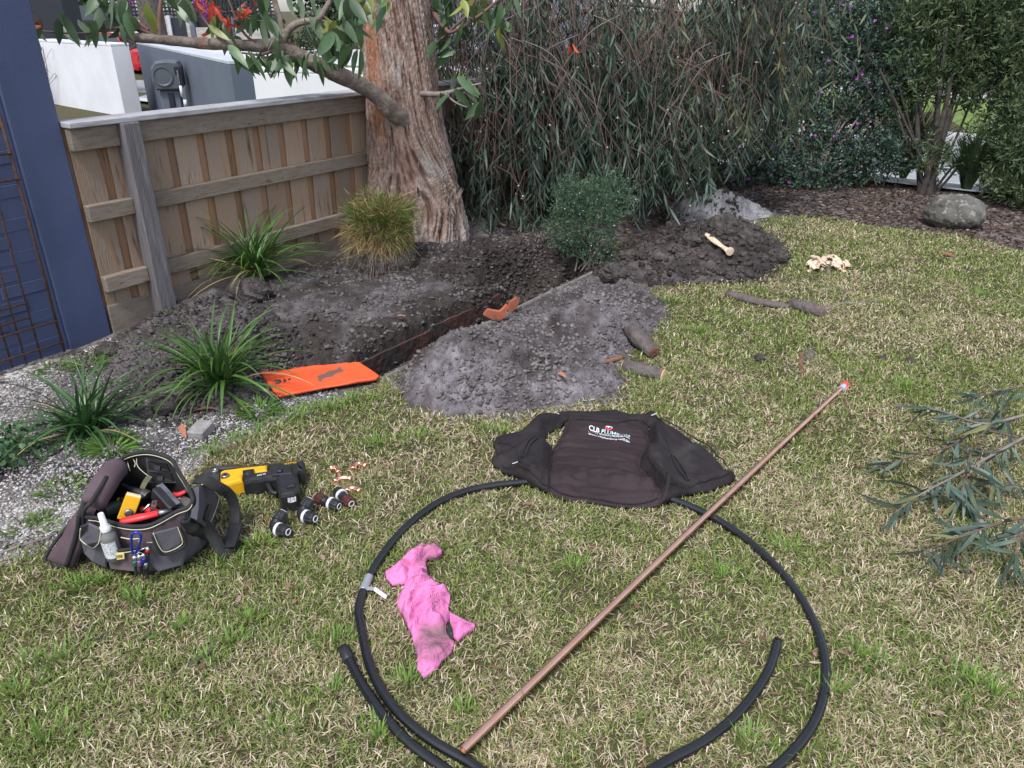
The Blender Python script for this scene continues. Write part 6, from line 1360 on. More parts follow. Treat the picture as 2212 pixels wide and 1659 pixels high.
p1 = pouch([(425, 1060), (640, 1000), (700, 1180), (700, 1390), (560, 1330), (470, 1240)], .016, m_can, 'pocket')
p2 = pouch([(685, 1215), (1040, 1190), (1045, 1430), (740, 1400)], .024, m_plum, 'pocket')
edge_pipe([(690, 1240), (860, 1235), (1040, 1205)], .031, m_pip, .0018, 'piping', p2); edge_pipe([(680, 1210), (860, 1208), (1035, 1180)], .029, m_bind, .006, 'binding', p2)
p3 = pouch([(1120, 1130), (1500, 1040), (1520, 1180), (1480, 1360), (1230, 1430), (1120, 1350)], .03, m_can, 'pocket')
fl1 = pouch([(430, 960), (520, 925), (640, 985), (640, 1120), (570, 1190), (480, 1150), (420, 1090)], .03, m_can, 'pocket_flap'); edge_pipe([(432, 990), (428, 1090), (490, 1150), (560, 1185), (615, 1140), (632, 1070), (640, 1000)], .037, m_pip, .0017, 'piping', fl1)
fl3 = pouch([(1175, 1030), (1420, 965), (1455, 1020), (1475, 1120), (1440, 1170), (1290, 1225), (1240, 1190)], .046, m_can, 'pocket_flap'); edge_pipe([(1175, 1035), (1230, 1160), (1285, 1225), (1380, 1205), (1465, 1150), (1470, 1100), (1425, 970)], .053, m_pip, .0018, 'piping', fl3)
edge_pipe([(1165, 1045), (1215, 1180), (1270, 1250), (1390, 1225), (1490, 1165), (1490, 1090), (1440, 960)], .05, m_bind, .0055, 'binding', fl3)
edge_pipe([(845, 1078), (940, 1095), (1030, 1090)], .02, m_pip, .0017, 'piping', bag); edge_pipe([(1110, 1130), (1170, 1130)], .034, m_pip, .0017, 'piping', p3)
# yellow sewn label
lb0 = [on_front(x, y, .036) for x, y in ((748, 1255), (876, 1240), (880, 1298), (754, 1314))]; mbx = MB(); mbx.quad_ring([[p + Vector((0, .006, 0)) for p in lb0], lb0], True, True, True); lab = mbx.build('sewn_label', mat('yellow_label', (.62, .52, .2), rough=.7), p2)
mk = [on_front(x, y, .0375) for x, y in ((768, 1268), (858, 1257), (860, 1282), (772, 1293))]; mbx = MB(); mbx.v = [tuple(p) for p in mk]; mbx.f = [(0, 1, 2, 3)]; mbx.build('label_panel', m_dark, lab)
lettering('STANLEY', on_front(774, 1289, .0385), on_front(856, 1279, .0385), on_front(772, 1272, .0385), mat('yellow_label', (.62, .52, .2)), 'printed_text', lab, None, None, bold=.01)
# end pocket on the right with pale piping and badge
def on_end(x, y, out=0.0):
    d = sight(*c3(x, y)); O = Vector((0, 0, CAM_H)); a, b = Bs[38].lerp(Rs[38], .4), Bs[48].lerp(Rs[48], .4); tg = (b - a); tg.z = 0; tg.normalize(); nrm = Vector((tg.y, -tg.x, 0)); nrm = nrm if nrm.x > 0 else -nrm
    p = a.lerp(b, .5) + nrm * (.02 + out); t = (p - O).dot(nrm) / d.dot(nrm); return O + d * t
ef = [on_end(x, y, .006) for x, y in ((1640, 560), (1700, 530), (1840, 640), (1850, 720), (1790, 900), (1740, 1000), (1620, 900), (1640, 760))]; c = sum(ef, Vector()) / len(ef); eb = [p + (bag_o + Vector((0, .15, .1)) - p) * .12 for p in ef]
ep = MB().quad_ring([eb, ef, [p.lerp(c, .12) + Vector((.004, -.004, .002)) for p in ef]], True, False, True).build('end_pocket', m_can, bag)
MB().tube(spline([on_end(x, y, .012) for x, y in ((1670, 540), (1720, 548), (1835, 650), (1838, 720), (1780, 880), (1745, 950))], 5), .0018, 6).build('piping', m_pip, ep, True)
bd = [on_end(x, y, .016) for x, y in ((1700, 880), (1745, 745), (1770, 740), (1775, 770), (1735, 900), (1710, 905))]; MB().quad_ring([[p - Vector((.004, 0, 0)) for p in bd], bd], True, True, True).build('badge', m_black, ep)
# organiser tray against the inside back
oq = [bp_(1120, 260, .262), bp_(1350, 300, .258), bp_(1440, 520, .19), bp_(1150, 515, .19)]; nrm = (oq[1] - oq[0]).cross(oq[3] - oq[0]).normalized(); nrm = nrm if nrm.y < 0 else -nrm
oq = [p + nrm * .012 for p in oq]; tray = MB().quad_ring([[p - nrm * .016 for p in oq], oq], True, True, True).build('organiser_tray', m_black, bag)
for v0, v1 in ((.12, .46), (.56, .92)):
    q = [oq[0].lerp(oq[3], v0).lerp(oq[1].lerp(oq[2], v0), u) for u in (.1, .92)] + [oq[0].lerp(oq[3], v1).lerp(oq[1].lerp(oq[2], v1), u) for u in (.92, .1)]
    MB().quad_ring([q, [p + nrm * .005 for p in q]], True, True, True).build('tray_lid', mat('tray_black', (.008, .008, .009), rough=.3), tray)
    m_ = (q[0] + q[1]) / 2 * .3 + (q[2] + q[3]) / 2 * .7; MB().box(m_ + nrm * .008, (.02, .014, .006), q[1] - q[0], None, nrm).build('tray_clip', m_black, tray)
# shoulder strap: flat webbing in a loop at the right
def webbing(pts, w_, name, parent, m=m_bind, th=.0025):
    P = spline([p for p, s in pts], 6); S = spline([s for p, s in pts], 6); mb = MB(); rr = []
    for i, (p, s) in enumerate(zip(P, S)):
        t = (P[min(len(P) - 1, i + 1)] - P[max(0, i - 1)]).normalized(); s = (s - t * s.dot(t)).normalized(); n = t.cross(s); rr.append([p - s * w_ / 2 - n * th, p + s * w_ / 2 - n * th, p + s * w_ / 2 + n * th, p - s * w_ / 2 + n * th])
    return mb.quad_ring(rr, True, True, True).build(name, m, parent)
vS = Vector((.5, .8, .35)); vR = Vector((.2, .3, 1)); vT = Vector((.75, .5, .2))
webbing([(bp_(1600, 490, .24), vS), (bp_(1690, 490, .245), vS), (bp_(1830, 560, .21), vS), (bp_(1950, 640, .16), Vector((.8, .1, .5))), (bp_(2005, 780, .1), Vector((.9, .0, .3))), (bp_(2005, 930, .06), Vector((.9, 0, .2))), (bp_(1985, 1080, .035), Vector((.95, 0, .1))), (bp_(1985, 1180, .02), Vector((.9, .2, 0))), (bp_(1900, 1235, .02), Vector((.2, .9, .2))), (bp_(1830, 1150, .05), vT), (bp_(1750, 1010, .1), vT), (bp_(1650, 900, .15), vS), (bp_(1540, 850, .185), vS), (bp_(1490, 860, .185), vS)], .036, 'shoulder_strap', bag)
MB().box(bp_(1985, 1060, .045), (.044, .1, .01), Vector((1, 0, .1)), Vector((0, .95, .25)), Vector((-.1, -.25, 1))).build('strap_slider', m_black, bag)
MB().tube(spline([bp_(1500, 880, .18), bp_(1560, 960, .14), bp_(1640, 1010, .1), bp_(1740, 1060, .07)], 5), [.02] * 5 + [.026] * 6 + [.02] * 5, 8).build('strap_pad', m_bind, bag, True)
MB().tube(spline([bp_(700, 460, .292), bp_(560, 690, .268), bp_(470, 800, .245), bp_(462, 900, .2), bp_(460, 985, .165)], 5), .007, 6).build('zip_puller', m_bind, bag, True)

# ---------------------------------------------------------------- tools standing in the bag: things of their own
ci = plan(300, 1800, 500 / 1270)
def ip(x, y, z): return at(*ci(x, y), z)
def item(name, label, cat, p): return thing(name, label, cat, Vector(p))
t = item('silicone_tube', 'dark green cylindrical tube lying in the tool bag', 'tube', ip(330, 540, .12)); a_, b_ = ip(205, 565, .175), ip(520, 465, .15); d = (b_ - a_); MB().lathe([(.0205, 0), (.0225, .003), (.0225, d.length), (.018, d.length + .004)], a_, d, 22).build('barrel', mat('dark_green_tube', (.03, .042, .036), (.045, .058, .05), scale=12, rough=.45), t, True); MB().lathe([(.0232, -.004), (.0236, .0), (.0232, .02)], a_, d, 22).build('end_cap', m_black, t, True)
t = item('spirit_level', 'yellow spirit level standing in the tool bag', 'level', ip(540, 520, .1)); a_, b_ = ip(485, 625, .165), ip(575, 385, .235); d = (b_ - a_).normalized(); MB().box((a_ + b_) / 2, (.045, .02, (b_ - a_).length), d.cross(Vector((.35, -1, 0))).normalized(), None, d, .002).build('body', m_yel, t); MB().box(b_ + d * .002, (.042, .018, .006), d.cross(Vector((.35, -1, 0))).normalized(), None, d, .001).build('end_cap', mat('ivory_cap', (.7, .62, .4), rough=.5), t)
MB().lathe([(.012, -.012), (.0125, 0), (.0125, .0125), (.009, .0135)], a_.lerp(b_, .35) + Vector((.006, -.004, 0)), Vector((.35, -1, .2)), 16).build('vial', m_steel, t, True)
t = item('folding_saw', 'black and silver channel shaped handle in the tool bag', 'tool', ip(880, 430, .12)); a_, b_ = ip(790, 345, .22), ip(970, 545, .185); d = (b_ - a_); MB().box((a_ + b_) / 2, (d.length, .03, .045), d, d.cross(Vector((.5, -.2, 1))), None or d.cross(d.cross(Vector((.5, -.2, 1)))), .004).build('handle', m_black, t); MB().box((a_ + b_) / 2 + Vector((.012, .012, .018)), (d.length, .022, .006), d, d.cross(Vector((.2, -.1, 1))), d.cross(d.cross(Vector((.2, -.1, 1))))).build('back_plate', m_steel, t)
m_redh = mat('red_grip', (.6, .03, .035), (.52, .025, .03), scale=12, rough=.4)
def pliers(pts, label, r=.011):
    P = spline([ip(*q) for q in pts], 5); t = item('pliers', label, 'pliers', P[0]); n = len(P); MB().tube(P, list(np.interp(np.linspace(0, 1, n), [0, .1, .5, 1], [r * .6, r, r * 1.1, r * .9])), 10, True, .7).build('handle', m_redh, t, True); d = (P[-1] - P[-3]).normalized(); MB().tube([P[-1], P[-1] + d * .04 + Vector((0, 0, -.006))], [r * .8, r * .5], 8).build('jaw', m_steel, t, True); return t
pliers([(440, 645, .19), (560, 620, .195), (700, 590, .2), (820, 560, .2)], 'red handled pliers lying over the front rim of the bag', .014); pliers([(640, 515, .17), (740, 530, .17), (830, 550, .175)], 'red handled pliers deeper in the bag behind the front pair', .01); pliers([(965, 372, .2), (1020, 375, .205), (1100, 340, .215)], 'short red handle at the right inside the bag', .01)
t = item('adjustable_spanner', 'dull grey adjustable spanner head in the bag below the tray', 'spanner', ip(640, 360, .15)); MB().tube(spline([ip(460, 270, .19), ip(560, 320, .19), ip(650, 345, .19), ip(725, 375, .185)], 5), [.008] * 5 + [.012] * 6 + [.018] * 5, 8, True, .5).build('shank', m_jaw, t, True); MB().tube(spline([ip(530, 370, .17), ip(620, 385, .17), ip(720, 390, .17)], 4), .012, 8, True, .6).build('lower_jaw', m_jaw, t, True)
t = item('chisel', 'flat steel strip standing in the bag with a hole near its tip', 'chisel', ip(775, 500, .16)); a_, b_ = ip(762, 560, .19), ip(785, 435, .235); d = (b_ - a_); MB().box((a_ + b_) / 2, (.016, .003, d.length), Vector((1, .2, 0)), None, d).build('blade', m_steel, t); MB().lathe([(.003, 0), (.003, .002)], b_ - d * .2 + Vector((0, -.003, 0)), Vector((0, -1, .3)), 10).build('hole', m_dark, t)
t = item('measuring_tape', 'black rounded tape case at the right inside the bag', 'tape measure', ip(1040, 430, .17)); MB().lathe([(.02, -.014), (.028, -.011), (.03, 0), (.028, .011), (.02, .014)], ip(1040, 440, .18), Vector((.3, -.8, .6)), 20).build('case', m_black, t, True); MB().lathe([(.012, .0145), (.01, .016)], ip(1040, 440, .18), Vector((.3, -.8, .6)), 12).build('hub', m_steel, t)
t = item('grinding_disc', 'brown grey disc edge in the bag at lower right', 'disc', ip(1070, 495, .15)); MB().lathe([(.01, 0), (.03, .001), (.031, .008), (.01, .01)], ip(1075, 500, .175), Vector((.1, -.6, 1)), 22).build('disc', m_log, t)
t = item('utility_knife', 'small black and yellow knife behind the green tube', 'knife', ip(450, 420, .15)); a_, b_ = ip(410, 420, .18), ip(505, 440, .17); MB().tube([a_, a_.lerp(b_, .5), b_], [.008, .011, .009], 8, True, .6).build('handle', m_yel, t, True); MB().tube([a_.lerp(b_, .35) + Vector((0, -.004, .004)), a_.lerp(b_, .9) + Vector((0, -.004, .004))], .007, 8).build('grip', m_black, t, True)
t = item('screwdriver_shaft', 'thin bright steel shaft slanting over the red pliers', 'screwdriver', ip(680, 530, .18)); MB().tube([ip(620, 575, .18), ip(740, 470, .215)], [.002, .004], 8).build('shaft', m_chrome, t, True); MB().tube([ip(600, 592, .175), ip(622, 573, .18)], .007, 8).build('handle', m_black, t, True)
for pts, lb in ((((505, 30), (520, 75), (538, 140)), 'short pale string hanging on the inside back of the bag'), (((565, 15), (590, 55), (583, 100)), 'curled pale string at the inside back of the bag'), (((605, 10), (610, 80), (660, 140), (740, 200)), 'long pale string crossing towards the tray in the bag')):
    P = [ip(x, y, .262 - (y / 711) * .12) for x, y in pts]; tag(MB().tube(spline(P, 5), .0014, 5).build('string', m_pip, None, True), lb, 'string')
t = item('green_strap_end', 'olive webbing tail hanging inside the bag beside the tray', 'strap', ip(690, 250, .2)); webbing([(ip(735, 190, .235), Vector((1, 0, .2))), (ip(690, 250, .21), Vector((1, 0, .1))), (ip(660, 315, .185), Vector((1, 0, .2)))], .016, 'webbing', t, mat('olive_web', (.2, .2, .12), rough=.85), .0015)
# bottle in the front pocket
bt0, bt1 = on_front(790, 1290, .02), on_front(640, 845, .03); d = (bt1 - bt0); Lb = d.length; t = item('sealant_bottle', 'grey squeeze bottle with white nozzle tucked in the front pocket', 'bottle', bt0)
bod = MB().lathe([(.02, 0), (.0245, .004), (.0245, Lb * .5), (.022, Lb * .56), (.013, Lb * .63), (.012, Lb * .66)], bt0, d, 24).build('bottle_body', mat('grey_bottle', (.13, .135, .13), (.15, .155, .15), scale=6, rough=.4), t, True); MB().lathe([(.015, Lb * .64), (.0155, Lb * .66), (.015, Lb * .74), (.0105, Lb * .76), (.0085, Lb * 1.02), (.006, Lb * 1.03)], bt0, d, 20).build('nozzle', m_white, t, True)
m_lbl = mat('printed_bottle_label', (.62, .64, .66), (.3, .31, .33), scale=230, rough=.5, lo=.42, hi=.6); zax = d.normalized(); fwd = Vector((.1, -1, .3)); fwd = (fwd - zax * fwd.dot(zax)).normalized(); sx = zax.cross(fwd); rr = [[bt0 + zax * h + (fwd * math.cos(a) + sx * math.sin(a)) * .0251 for a in np.linspace(-1.0, 1.0, 10)] for h in (Lb * .1, Lb * .45)]; MB().quad_ring(rr, False).build('bottle_label', m_lbl, bod, True)
# carabiner with coloured bit holders
t = item('carabiner', 'blue carabiner clipped to the bag front', 'carabiner', on_front(995, 1150, .05)); lp_ = spline([on_front(x, y, .05) for x, y in ((955, 1060), (985, 1030), (1030, 1035), (1050, 1075), (1030, 1160), (1000, 1230), (970, 1235), (955, 1180))], 5, True); MB().tube(lp_ + [lp_[0]], .0038, 8, False).build('frame', mat('blue_anodised', (.03, .06, .5), rough=.25, metal=.7), t, True); MB().tube([on_front(1045, 1080, .05), on_front(1010, 1215, .05)], .0025, 8).build('gate', m_chrome, t, True)
for (x0, y0, x1, y1, c, nm) in ((980, 1265, 1000, 1440, (.02, .22, .12), 'green'), (1030, 1255, 1045, 1445, (.3, .12, .4), 'purple'), (1075, 1240, 1090, 1400, (.03, .08, .5), 'blue'), (1118, 1175, 1122, 1265, (.5, .03, .05), 'red'), (1095, 1330, 1115, 1490, (.03, .03, .035), 'black')):
    a_, b_ = on_front(x0, y0, .048), on_front(x1, y1, .05); a_.z = max(a_.z, .02); b_.z = max(b_.z, .012); d = b_ - a_; L_ = d.length; t = item('bit_holder', nm + ' banded bit holder hanging from the blue carabiner', 'bit holder', a_); t['group'] = 'bit holders on the carabiner'
    MB().lathe([(.003, 0), (.0065, .004), (.0065, L_ * .35), (.0055, L_ * .36)], a_, d, 14).build('sleeve', m_chrome, t, True); MB().lathe([(.0072, L_ * .3), (.0076, L_ * .32), (.0076, L_ * .55), (.007, L_ * .57)], a_, d, 14).build('colour_band', mat(nm + '_anodised', c, rough=.3, metal=.6), t, True); MB().lathe([(.0045, L_ * .55), (.005, L_ * .7), (.0055, L_), (.003, L_ + .003)], a_, d, 6).build('bit', m_black, t)
    MB().tube([on_front(1000, 1225, .05), a_], .0016, 6).build('split_ring', m_chrome, t, True)

# ---------------------------------------------------------------- across the street and next door
m_cladding = mat('pale_stone_cladding', (.42, .4, .37), (.3, .28, .26), scale=3.5, rough=.9, bump=.6, bscale=8, stretch=(1, 1, 2.5))
def zat(y, zc): return CAM_H + sight(1106, y).z * zc
def slabpx(mb, x0, x1, y0, y1, zc, th=.25, zb=None):
    a = deep(x0, y1, zc); b = deep(x1, y1, zc); zt = deep(x0, y0, zc).z; zb_ = a.z if zb is None else zb; c = (a + b) / 2; c.z = (zt + zb_) / 2
    return mb.box(c, (abs(b.x - a.x), th, zt - zb_), Vector((1, 0, 0)))
sf = thing('stone_fence', 'pale stone clad front fence with dark infill across the street', 'fence', Vector((deep(430, 80, 42).x, deep(430, 80, 42).y, 0)))
for (x0, x1, y0, y1, m, nm, th) in ((338, 370, 34, 88, m_cladding, 'stone_panel', .3), (371, 378, 33, 88, m_greytop, 'edge_post', .4), (379, 409, 38, 88, m_dark, 'dark_gate', .1), (410, 417, 36, 88, m_cladding, 'stone_panel', .3), (418, 428, 34, 88, m_grey, 'edge_post', .4), (429, 470, 59, 88, m_cladding, 'stone_panel', .3), (429, 470, 37, 58, m_dark, 'dark_infill', .1), (471, 476, 36, 88, m_grey, 'edge_post', .4), (477, 507, 38, 88, m_dark, 'dark_gate', .1), (508, 512, 36, 88, m_grey, 'edge_post', .4), (513, 600, 60, 88, m_cladding, 'stone_panel', .3), (513, 600, 40, 59, m_dark, 'dark_infill', .1)):
    slabpx(MB(), x0, x1, y0, y1, 42, th, None if y1 < 80 else -.1).build(nm, m, sf)
lt = thing('lattice_screen', 'dark blue lattice screen above the stone fence across the street', 'screen', Vector((deep(400, 30, 45).x, deep(400, 30, 45).y, 0)))
xa, xb = deep(235, 20, 45).x, deep(600, 20, 45).x; yl = deep(400, 20, 45).y
for k in range(int((xb - xa) / .22)): MB().box((xa + k * .22, yl, 1.9), (.1, .03, 1.4)).build('slat', m_dark, lt)
for k in range(7): MB().box(((xa + xb) / 2, yl + .035, 1.3 + k * .2), (xb - xa, .03, .09)).build('rail', m_dark, lt)
def trunk_far(px0, px1, zc, label):
    x = deep((px0 + px1) / 2, 60, zc); r = (px1 - px0) / 2 / FPX * zc; t = thing('street_tree', label, 'tree', Vector((x.x, x.y, 0))); MB().tube([(x.x, x.y, z) for z in (-.6, .2, 1.2, 2.4, 4)], [r * 1.25, r * 1.05, r, r * .95, r * .8], 14).build('trunk', m_log, t, True)
    c = Vector((x.x, x.y, 4.6)); shrub_leaves([(tuple(c), (1.6, 1.6, 1.0), 1)], 1200, .22, .08, A_([(.03, .05, .025), (.045, .07, .03)]), parent=t, name='crown')
trunk_far(139, 166, 30, 'grey street tree trunk beside the dark wagon'); trunk_far(306, 358, 23, 'rough dark street tree trunk above the slate wall')
g = deep(105, 30, 19); gar = thing('garage', 'dark navy garage wall beyond the blue grey pillar', 'building', Vector((g.x - 1.2, g.y, 0))); MB().box((g.x - 1.35, g.y + .5, 1.5), (3.4, .8, 3.2), bev=.02).build('wall', m_dark, gar); MB().box((g.x - 1.35, g.y + .5, 3.15), (3.7, 1.1, .12)).build('roof_edge', m_grey, gar)
g2 = at(118, 224); lowb = thing('storage_box', 'dark low storage box at the end of the white wall next door', 'box', Vector((g2.x - .3, g2.y + .3, 0))); MB().box((g2.x - .25, g2.y + .25, .33), (.8, .5, .6), bev=.03).build('box_body', m_dark, lowb); MB().box((g2.x - .25, g2.y + .25, .66), (.84, .54, .05), bev=.01).build('box_lid', m_grey, lowb)
tw_ = thing('bare_shrub', 'leafless twiggy shrub beside the white wall next door', 'shrub', Vector((g2.x + .1, g2.y - .3, 0)))
for k in range(26):
    b = Vector((g2.x - .15 + random.gauss(0, .1), g2.y - .35 + random.gauss(0, .08), .0)); e = b + Vector((random.gauss(.1, .28), random.gauss(0, .15), random.uniform(.5, 1.1))); MB().tube(spline([b, b.lerp(e, .5) + rv(.06), e, e + rv(.1) - Vector((0, 0, .08))], 4), list(np.linspace(.006, .002, 13)), 4).build('twig', m_greytwig, tw_)
ho = thing('weatherboard_house', 'blue grey weatherboard house across the street behind the weeping tree', 'house', Vector((-1.5, 33, 0))); m_wb = mat('blue_grey_weatherboard', (.15, .17, .21), (.18, .2, .24), scale=3, rough=.7)
MB().box((-1.2, 34.1, 1.6), (9, 2, 3.4)).build('wall', m_wb, ho)
for k in range(18): MB().box((-1.2, 33.07, .1 + k * .17), (8.96, .05, .165), Vector((1, 0, 0)), None, Vector((0, -.12, 1))).build('board', m_wb, ho)
MB().box((-1.2, 34.0, 3.45), (9.8, 3, .25)).build('roof', m_grey, ho)
for x in (-3.4, .9):
    w_ = MB().box((x, 33.02, 1.7), (1.3, .08, 1.4)).build('window', m_white, ho); MB().box((x, 32.97, 1.7), (1.1, .03, 1.2)).build('pane', m_glass, w_)
for x in (-1.45, -.7): MB().box((x, 32.6, 1.4), (.13, .13, 3.0)).build('verandah_post', m_white, ho)
def hedge(p, size, label, cols, n, L, name='far_hedge'):
    t = thing(name, label, 'hedge', Vector((p[0], p[1], 0))); shrub_leaves([((p[0], p[1], p[2]), size, 1), ((p[0] - size[0] * .5, p[1], p[2] * .9), (size[0] * .6, size[1], size[2]), .7), ((p[0] + size[0] * .5, p[1], p[2] * .95), (size[0] * .6, size[1], size[2]), .7)], n, L, L * .45, cols, parent=t)
DG_ = A_([(.02, .035, .018), (.03, .05, .024), (.045, .07, .03)])
h = deep(650, 84, 26); hedge((h.x, h.y, .5), (1.0, .5, .55), 'clipped dark hedge beyond the road behind the gum branch', DG_, 2600, .09)
h = deep(760, 60, 34); hedge((h.x, h.y, .9), (2.2, .7, .9), 'leafy hedge across the street left of the gum trunk', DG_ * 1.3, 2600, .14)
h = deep(2050, 205, 20); hedge((h.x, h.y, .35), (1.4, .5, .35), 'low reddish hedge across the road at the right', A_([(.12, .045, .03), (.09, .05, .03), (.06, .05, .025)]), 2200, .08)
bv = deep(440, 15, 40); t = thing('bougainvillea', 'purple flowering climber over the stone fence across the street', 'climber', Vector((bv.x, bv.y, 0))); shrub_leaves([(tuple(deep(440, 16, 40)), (.5, .3, .6), 1), (tuple(deep(275, 12, 41)), (.4, .3, .4), .5)], 1400, .1, .06, A_([(.3, .08, .35), (.24, .06, .3), (.05, .07, .03)]), parent=t)
for i, w_l in enumerate(('leftmost', 'second from left', 'third from left', 'third from right', 'second from right', 'rightmost')):
    x = -46 + i * 8.2 + random.uniform(-1.5, 1.5); y = 58 + random.uniform(-5, 9) - .25 * max(0, x); hh = random.uniform(2.6, 4.2); t = thing('distant_tree', 'far dark green skyline tree across the street, ' + w_l + ' of the six', 'tree', Vector((x, y, 0)), 'trees on the skyline')
    MB().tube([(x, y, z) for z in (-.2, 1.5, hh)], [.3, .24, .15], 8).build('trunk', m_log, t, True); shrub_leaves([((x, y, hh), (4.2, 3, 2.4), 2), ((x + random.uniform(-2, 2), y, hh - 1.4), (3.2, 2.4, 1.5), 1), ((x, y, 1.0), (3.6, 1.5, 1.2), 1)], 2000, .5, .26, DG_ * random.uniform(.9, 1.6), parent=t, name='crown')

# ---------------------------------------------------------------- the lawn itself: blades nobody could count
BLOCK = [BACK, LEFTF, RIGHTF, COLL, SH, SLV, SLL, [(p.x, p.y) for p in Bs], [(q.x, q.y) for q in (bp_(480, 1250, 0), bp_(330, 1370, 0), bp_(110, 1330, 0), bp_(75, 1290, 0), bp_(470, 880, 0))],
         tp_([(40, 230), (130, 155), (430, 130), (790, 115), (1200, 70), (1205, 190), (1100, 240), (1165, 440), (1150, 550), (960, 585), (900, 470), (880, 290), (510, 315), (300, 375), (180, 340)], .0), op]
cl_ = A_([(p.x, p.y) for p in full]); cpa, cpb = A_(cpts[0])[:2], A_(cpts[-1])[:2]
def keep(q):
    k = np.ones(len(q), bool)
    for b in BLOCK: k &= ~inside(b, q[:, 0], q[:, 1])
    d = np.full(len(q), 9.0)
    for c in cl_[::2]: d = np.minimum(d, np.hypot(q[:, 0] - c[0], q[:, 1] - c[1]))
    k &= d > .012
    t = np.clip(((q - cpa) @ (cpb - cpa)) / ((cpb - cpa) @ (cpb - cpa)), 0, 1); k &= np.hypot(*(q - (cpa + t[:, None] * (cpb - cpa))).T) > .012
    return k
def heap_clear(q):
    h = np.zeros(len(q))
    for poly, hf in HEAPS[:3]:
        s_ = ssd(poly, q[:, 0], q[:, 1]) + .07 * (fbm(q[:, 0] * 9, q[:, 1] * 9, 90, 3) - .5); h = np.maximum(h, s_ > .0)
    return h < .5
def blades(q, L, W, e1, e2, C, name, label, dz=0.0, spin=None):
    n = len(q); a = RNG.uniform(0, 6.28, n) if spin is None else spin; z = gz(q[:, 0], q[:, 1]) - .004 + dz; B = np.column_stack([q, z]); hd = np.stack([np.cos(a), np.sin(a), np.zeros(n)], 1)
    sd = np.stack([-np.sin(a), np.cos(a), RNG.uniform(-.4, .4, n)], 1); up_ = A_((0, 0, 1.0))
    d1 = hd * np.cos(e1)[:, None] + up_ * np.sin(e1)[:, None]; d2 = hd * np.cos(e2)[:, None] + up_ * np.sin(e2)[:, None]; M_ = B + d1 * (L * .55)[:, None]; T = M_ + d2 * (L * .45)[:, None]; T[:, 2] = np.maximum(T[:, 2], z + .005)
    w = sd * (W * .5)[:, None]; V = np.stack([B - w * .8, B + w * .8, M_ - w, M_ + w, T], 1)
    F = (A_([(0, 1, 3), (0, 3, 2), (2, 3, 4)])[None] + (np.arange(n) * 5)[:, None, None]).reshape(-1, 3)
    return V.reshape(-1, 3), F, np.repeat(C, 5, 0)
allV, allF, allC = [], [], []; off = 0
def addb(r):
    global off
    allV.append(r[0]); allF.append(r[1] + off); allC.append(r[2]); off += len(r[0])
for (y0, y1, x0, x1, dens, wk) in ((.85, 1.8, -1.9, 1.9, 40000, .78), (1.8, 2.6, -2.4, 2.5, 32000, .86), (2.6, 3.6, -1.7, 3.3, 22000, 1.05), (3.6, 5.0, -.4, 4.2, 15000, 1.3), (5.0, 7.3, .4, 5.4, 10000, 1.65)):
    n = int((y1 - y0) * (x1 - x0) * dens); q = np.stack([RNG.uniform(x0, x1, n), RNG.uniform(y0, y1, n)], 1)
    q = q[np.abs(q[:, 0]) < q[:, 1] * .66 + .62]
    sdn = ssd(LAWN, q[:, 0], q[:, 1]) + .16 * (fbm(q[:, 0] * 5, q[:, 1] * 5, 91, 3) - .5); q = q[(sdn > 0) & (RNG.random(len(q)) < .25 + 8 * sdn)]
    q = q[heap_clear(q)]; q = q[keep(q)]; n = len(q); X, Y = q.T
    bare = fbm(X * 4.5, Y * 4.5, 92, 3); q = q[(bare < .60) | (RNG.random(n) < .5)]; n = len(q); X, Y = q.T
    gm = fbm(X * 1.5, Y * 1.5, 93, 3) * .55 + fbm(X * 7, Y * 7, 94, 2) * .45 + .05 * sm(2.2, 4.2, Y) - .03 * sm(2, 1.2, Y); pg = .36 + .4 * sm(.40, .62, gm); r = RNG.random(n); gr = r < pg
    k = RNG.random((n, 1)); straw = np.where(k < .5, A_((.4, .32, .205)), np.where(k < .85, A_((.55, .475, .35)), A_((.25, .17, .11)))); green = np.where(k < .45, A_((.125, .175, .042)), np.where(k < .85, A_((.2, .24, .065)), A_((.085, .12, .04))))
    C = np.where(gr[:, None], green * A_((1.2, 1.2, 1.15)), straw * 1.08) * RNG.uniform(.7, 1.25, (n, 1)); L = np.where(gr, RNG.uniform(.018, .036, n), RNG.uniform(.016, .036, n)) * (1 + .08 * wk); W = np.where(gr, RNG.uniform(.0026, .0042, n), RNG.uniform(.0022, .0042, n)) * wk
    e1 = np.where(gr, RNG.uniform(.5, 1.35, n), RNG.uniform(.05, .95, n)); e2 = e1 - RNG.uniform(.1, .9, n); addb(blades(q, L, W, e1, e2, C, '', '', np.where(gr, 0, RNG.uniform(0, .009, n))))
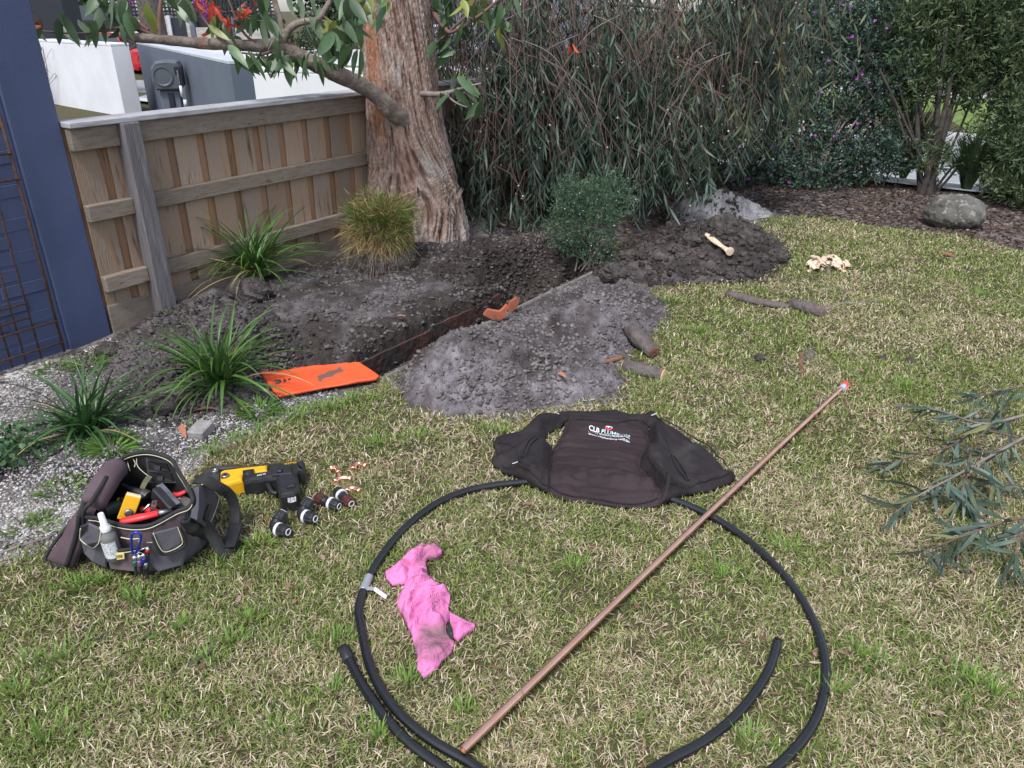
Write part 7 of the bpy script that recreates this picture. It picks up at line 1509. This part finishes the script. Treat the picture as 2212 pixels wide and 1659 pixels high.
TU = [(820, 965, .1), (1620, 1622, .075), (820, 1605, .09), (100, 1605, .09), (150, 1425, .07), (722, 1392, .05), (600, 1590, .05), (1700, 1190, .07), (385, 1362, .06), (1850, 1420, .05), (2100, 1480, .09), (2150, 1510, .07), (450, 1432, .05), (500, 1395, .05), (215, 1265, .07), (300, 1300, .06), (1085, 940, .09), (640, 905, .12), (700, 885, .1), (760, 870, .1), (905, 950, .08), (170, 1270, .06), (1800, 1505, .05), (40, 1500, .06), (560, 1180, .05), (470, 1220, .08), (1450, 655, .12), (1500, 720, .1), (1420, 840, .12), (1370, 820, .09), (1960, 840, .1), (540, 1345, .04), (1560, 1250, .06), (300, 1180, .06), (60, 1440, .05), (1900, 1440, .05), (1240, 1230, .05), (720, 1500, .05), (880, 1480, .04), (520, 960, .12), (460, 985, .09), (600, 930, .12), (1000, 1545, .03), (1920, 660, .08), (2120, 640, .1)]
for (x, y, r) in TU:
    c = at(x, y); n = int(1000 * r) + 25; a = RNG.uniform(0, 6.28, n); rr = r * RNG.random(n) ** .8; q = np.stack([c.x + np.cos(a) * rr, c.y + np.sin(a) * rr * .9], 1); kk = keep(q) & heap_clear(q); q = q[kk]; a = a[kk]; rr = rr[kk]; n = len(q)
    C = np.where(RNG.random((n, 1)) < .7, A_((.15, .25, .045)), A_((.1, .18, .035))) * RNG.uniform(.75, 1.3, (n, 1)); e1 = np.clip(1.45 - rr / r * .7 + RNG.normal(0, .2, n), .3, 1.5); addb(blades(q, RNG.uniform(.028, .062, n), RNG.uniform(.0028, .0046, n), e1, e1 - RNG.uniform(.2, .8, n), C, '', '', 0, a + RNG.normal(0, .5, n)))
lw_ = np_mesh('lawn_grass', np.concatenate(allV), np.concatenate(allF), m_blade, None, np.concatenate(allC), False, 'stuff'); tag(lw_, 'short patchy lawn of green blades and dry straw', 'grass')
n = 900; q = np.stack([RNG.uniform(-2, 4, n), RNG.uniform(.9, 6, n)], 1); q = q[inside(LAWN, q[:, 0], q[:, 1])]; q = q[keep(q) & heap_clear(q)]; n = len(q); a = RNG.uniform(0, 6.28, n)
flakes(np.column_stack([q, gz(q[:, 0], q[:, 1]) + RNG.uniform(.01, .028, n)]), np.stack([np.cos(a), np.sin(a), RNG.uniform(-.2, .3, n)], 1), RNG.uniform(.015, .04, n), RNG.uniform(.006, .016, n), 'lawn_litter', np.where(RNG.random((n, 1)) < .6, A_((.22, .12, .09)), A_((.33, .23, .18))) * RNG.uniform(.6, 1.3, (n, 1)), 'tiny brown leaf scraps scattered through the lawn', 'leaf litter')
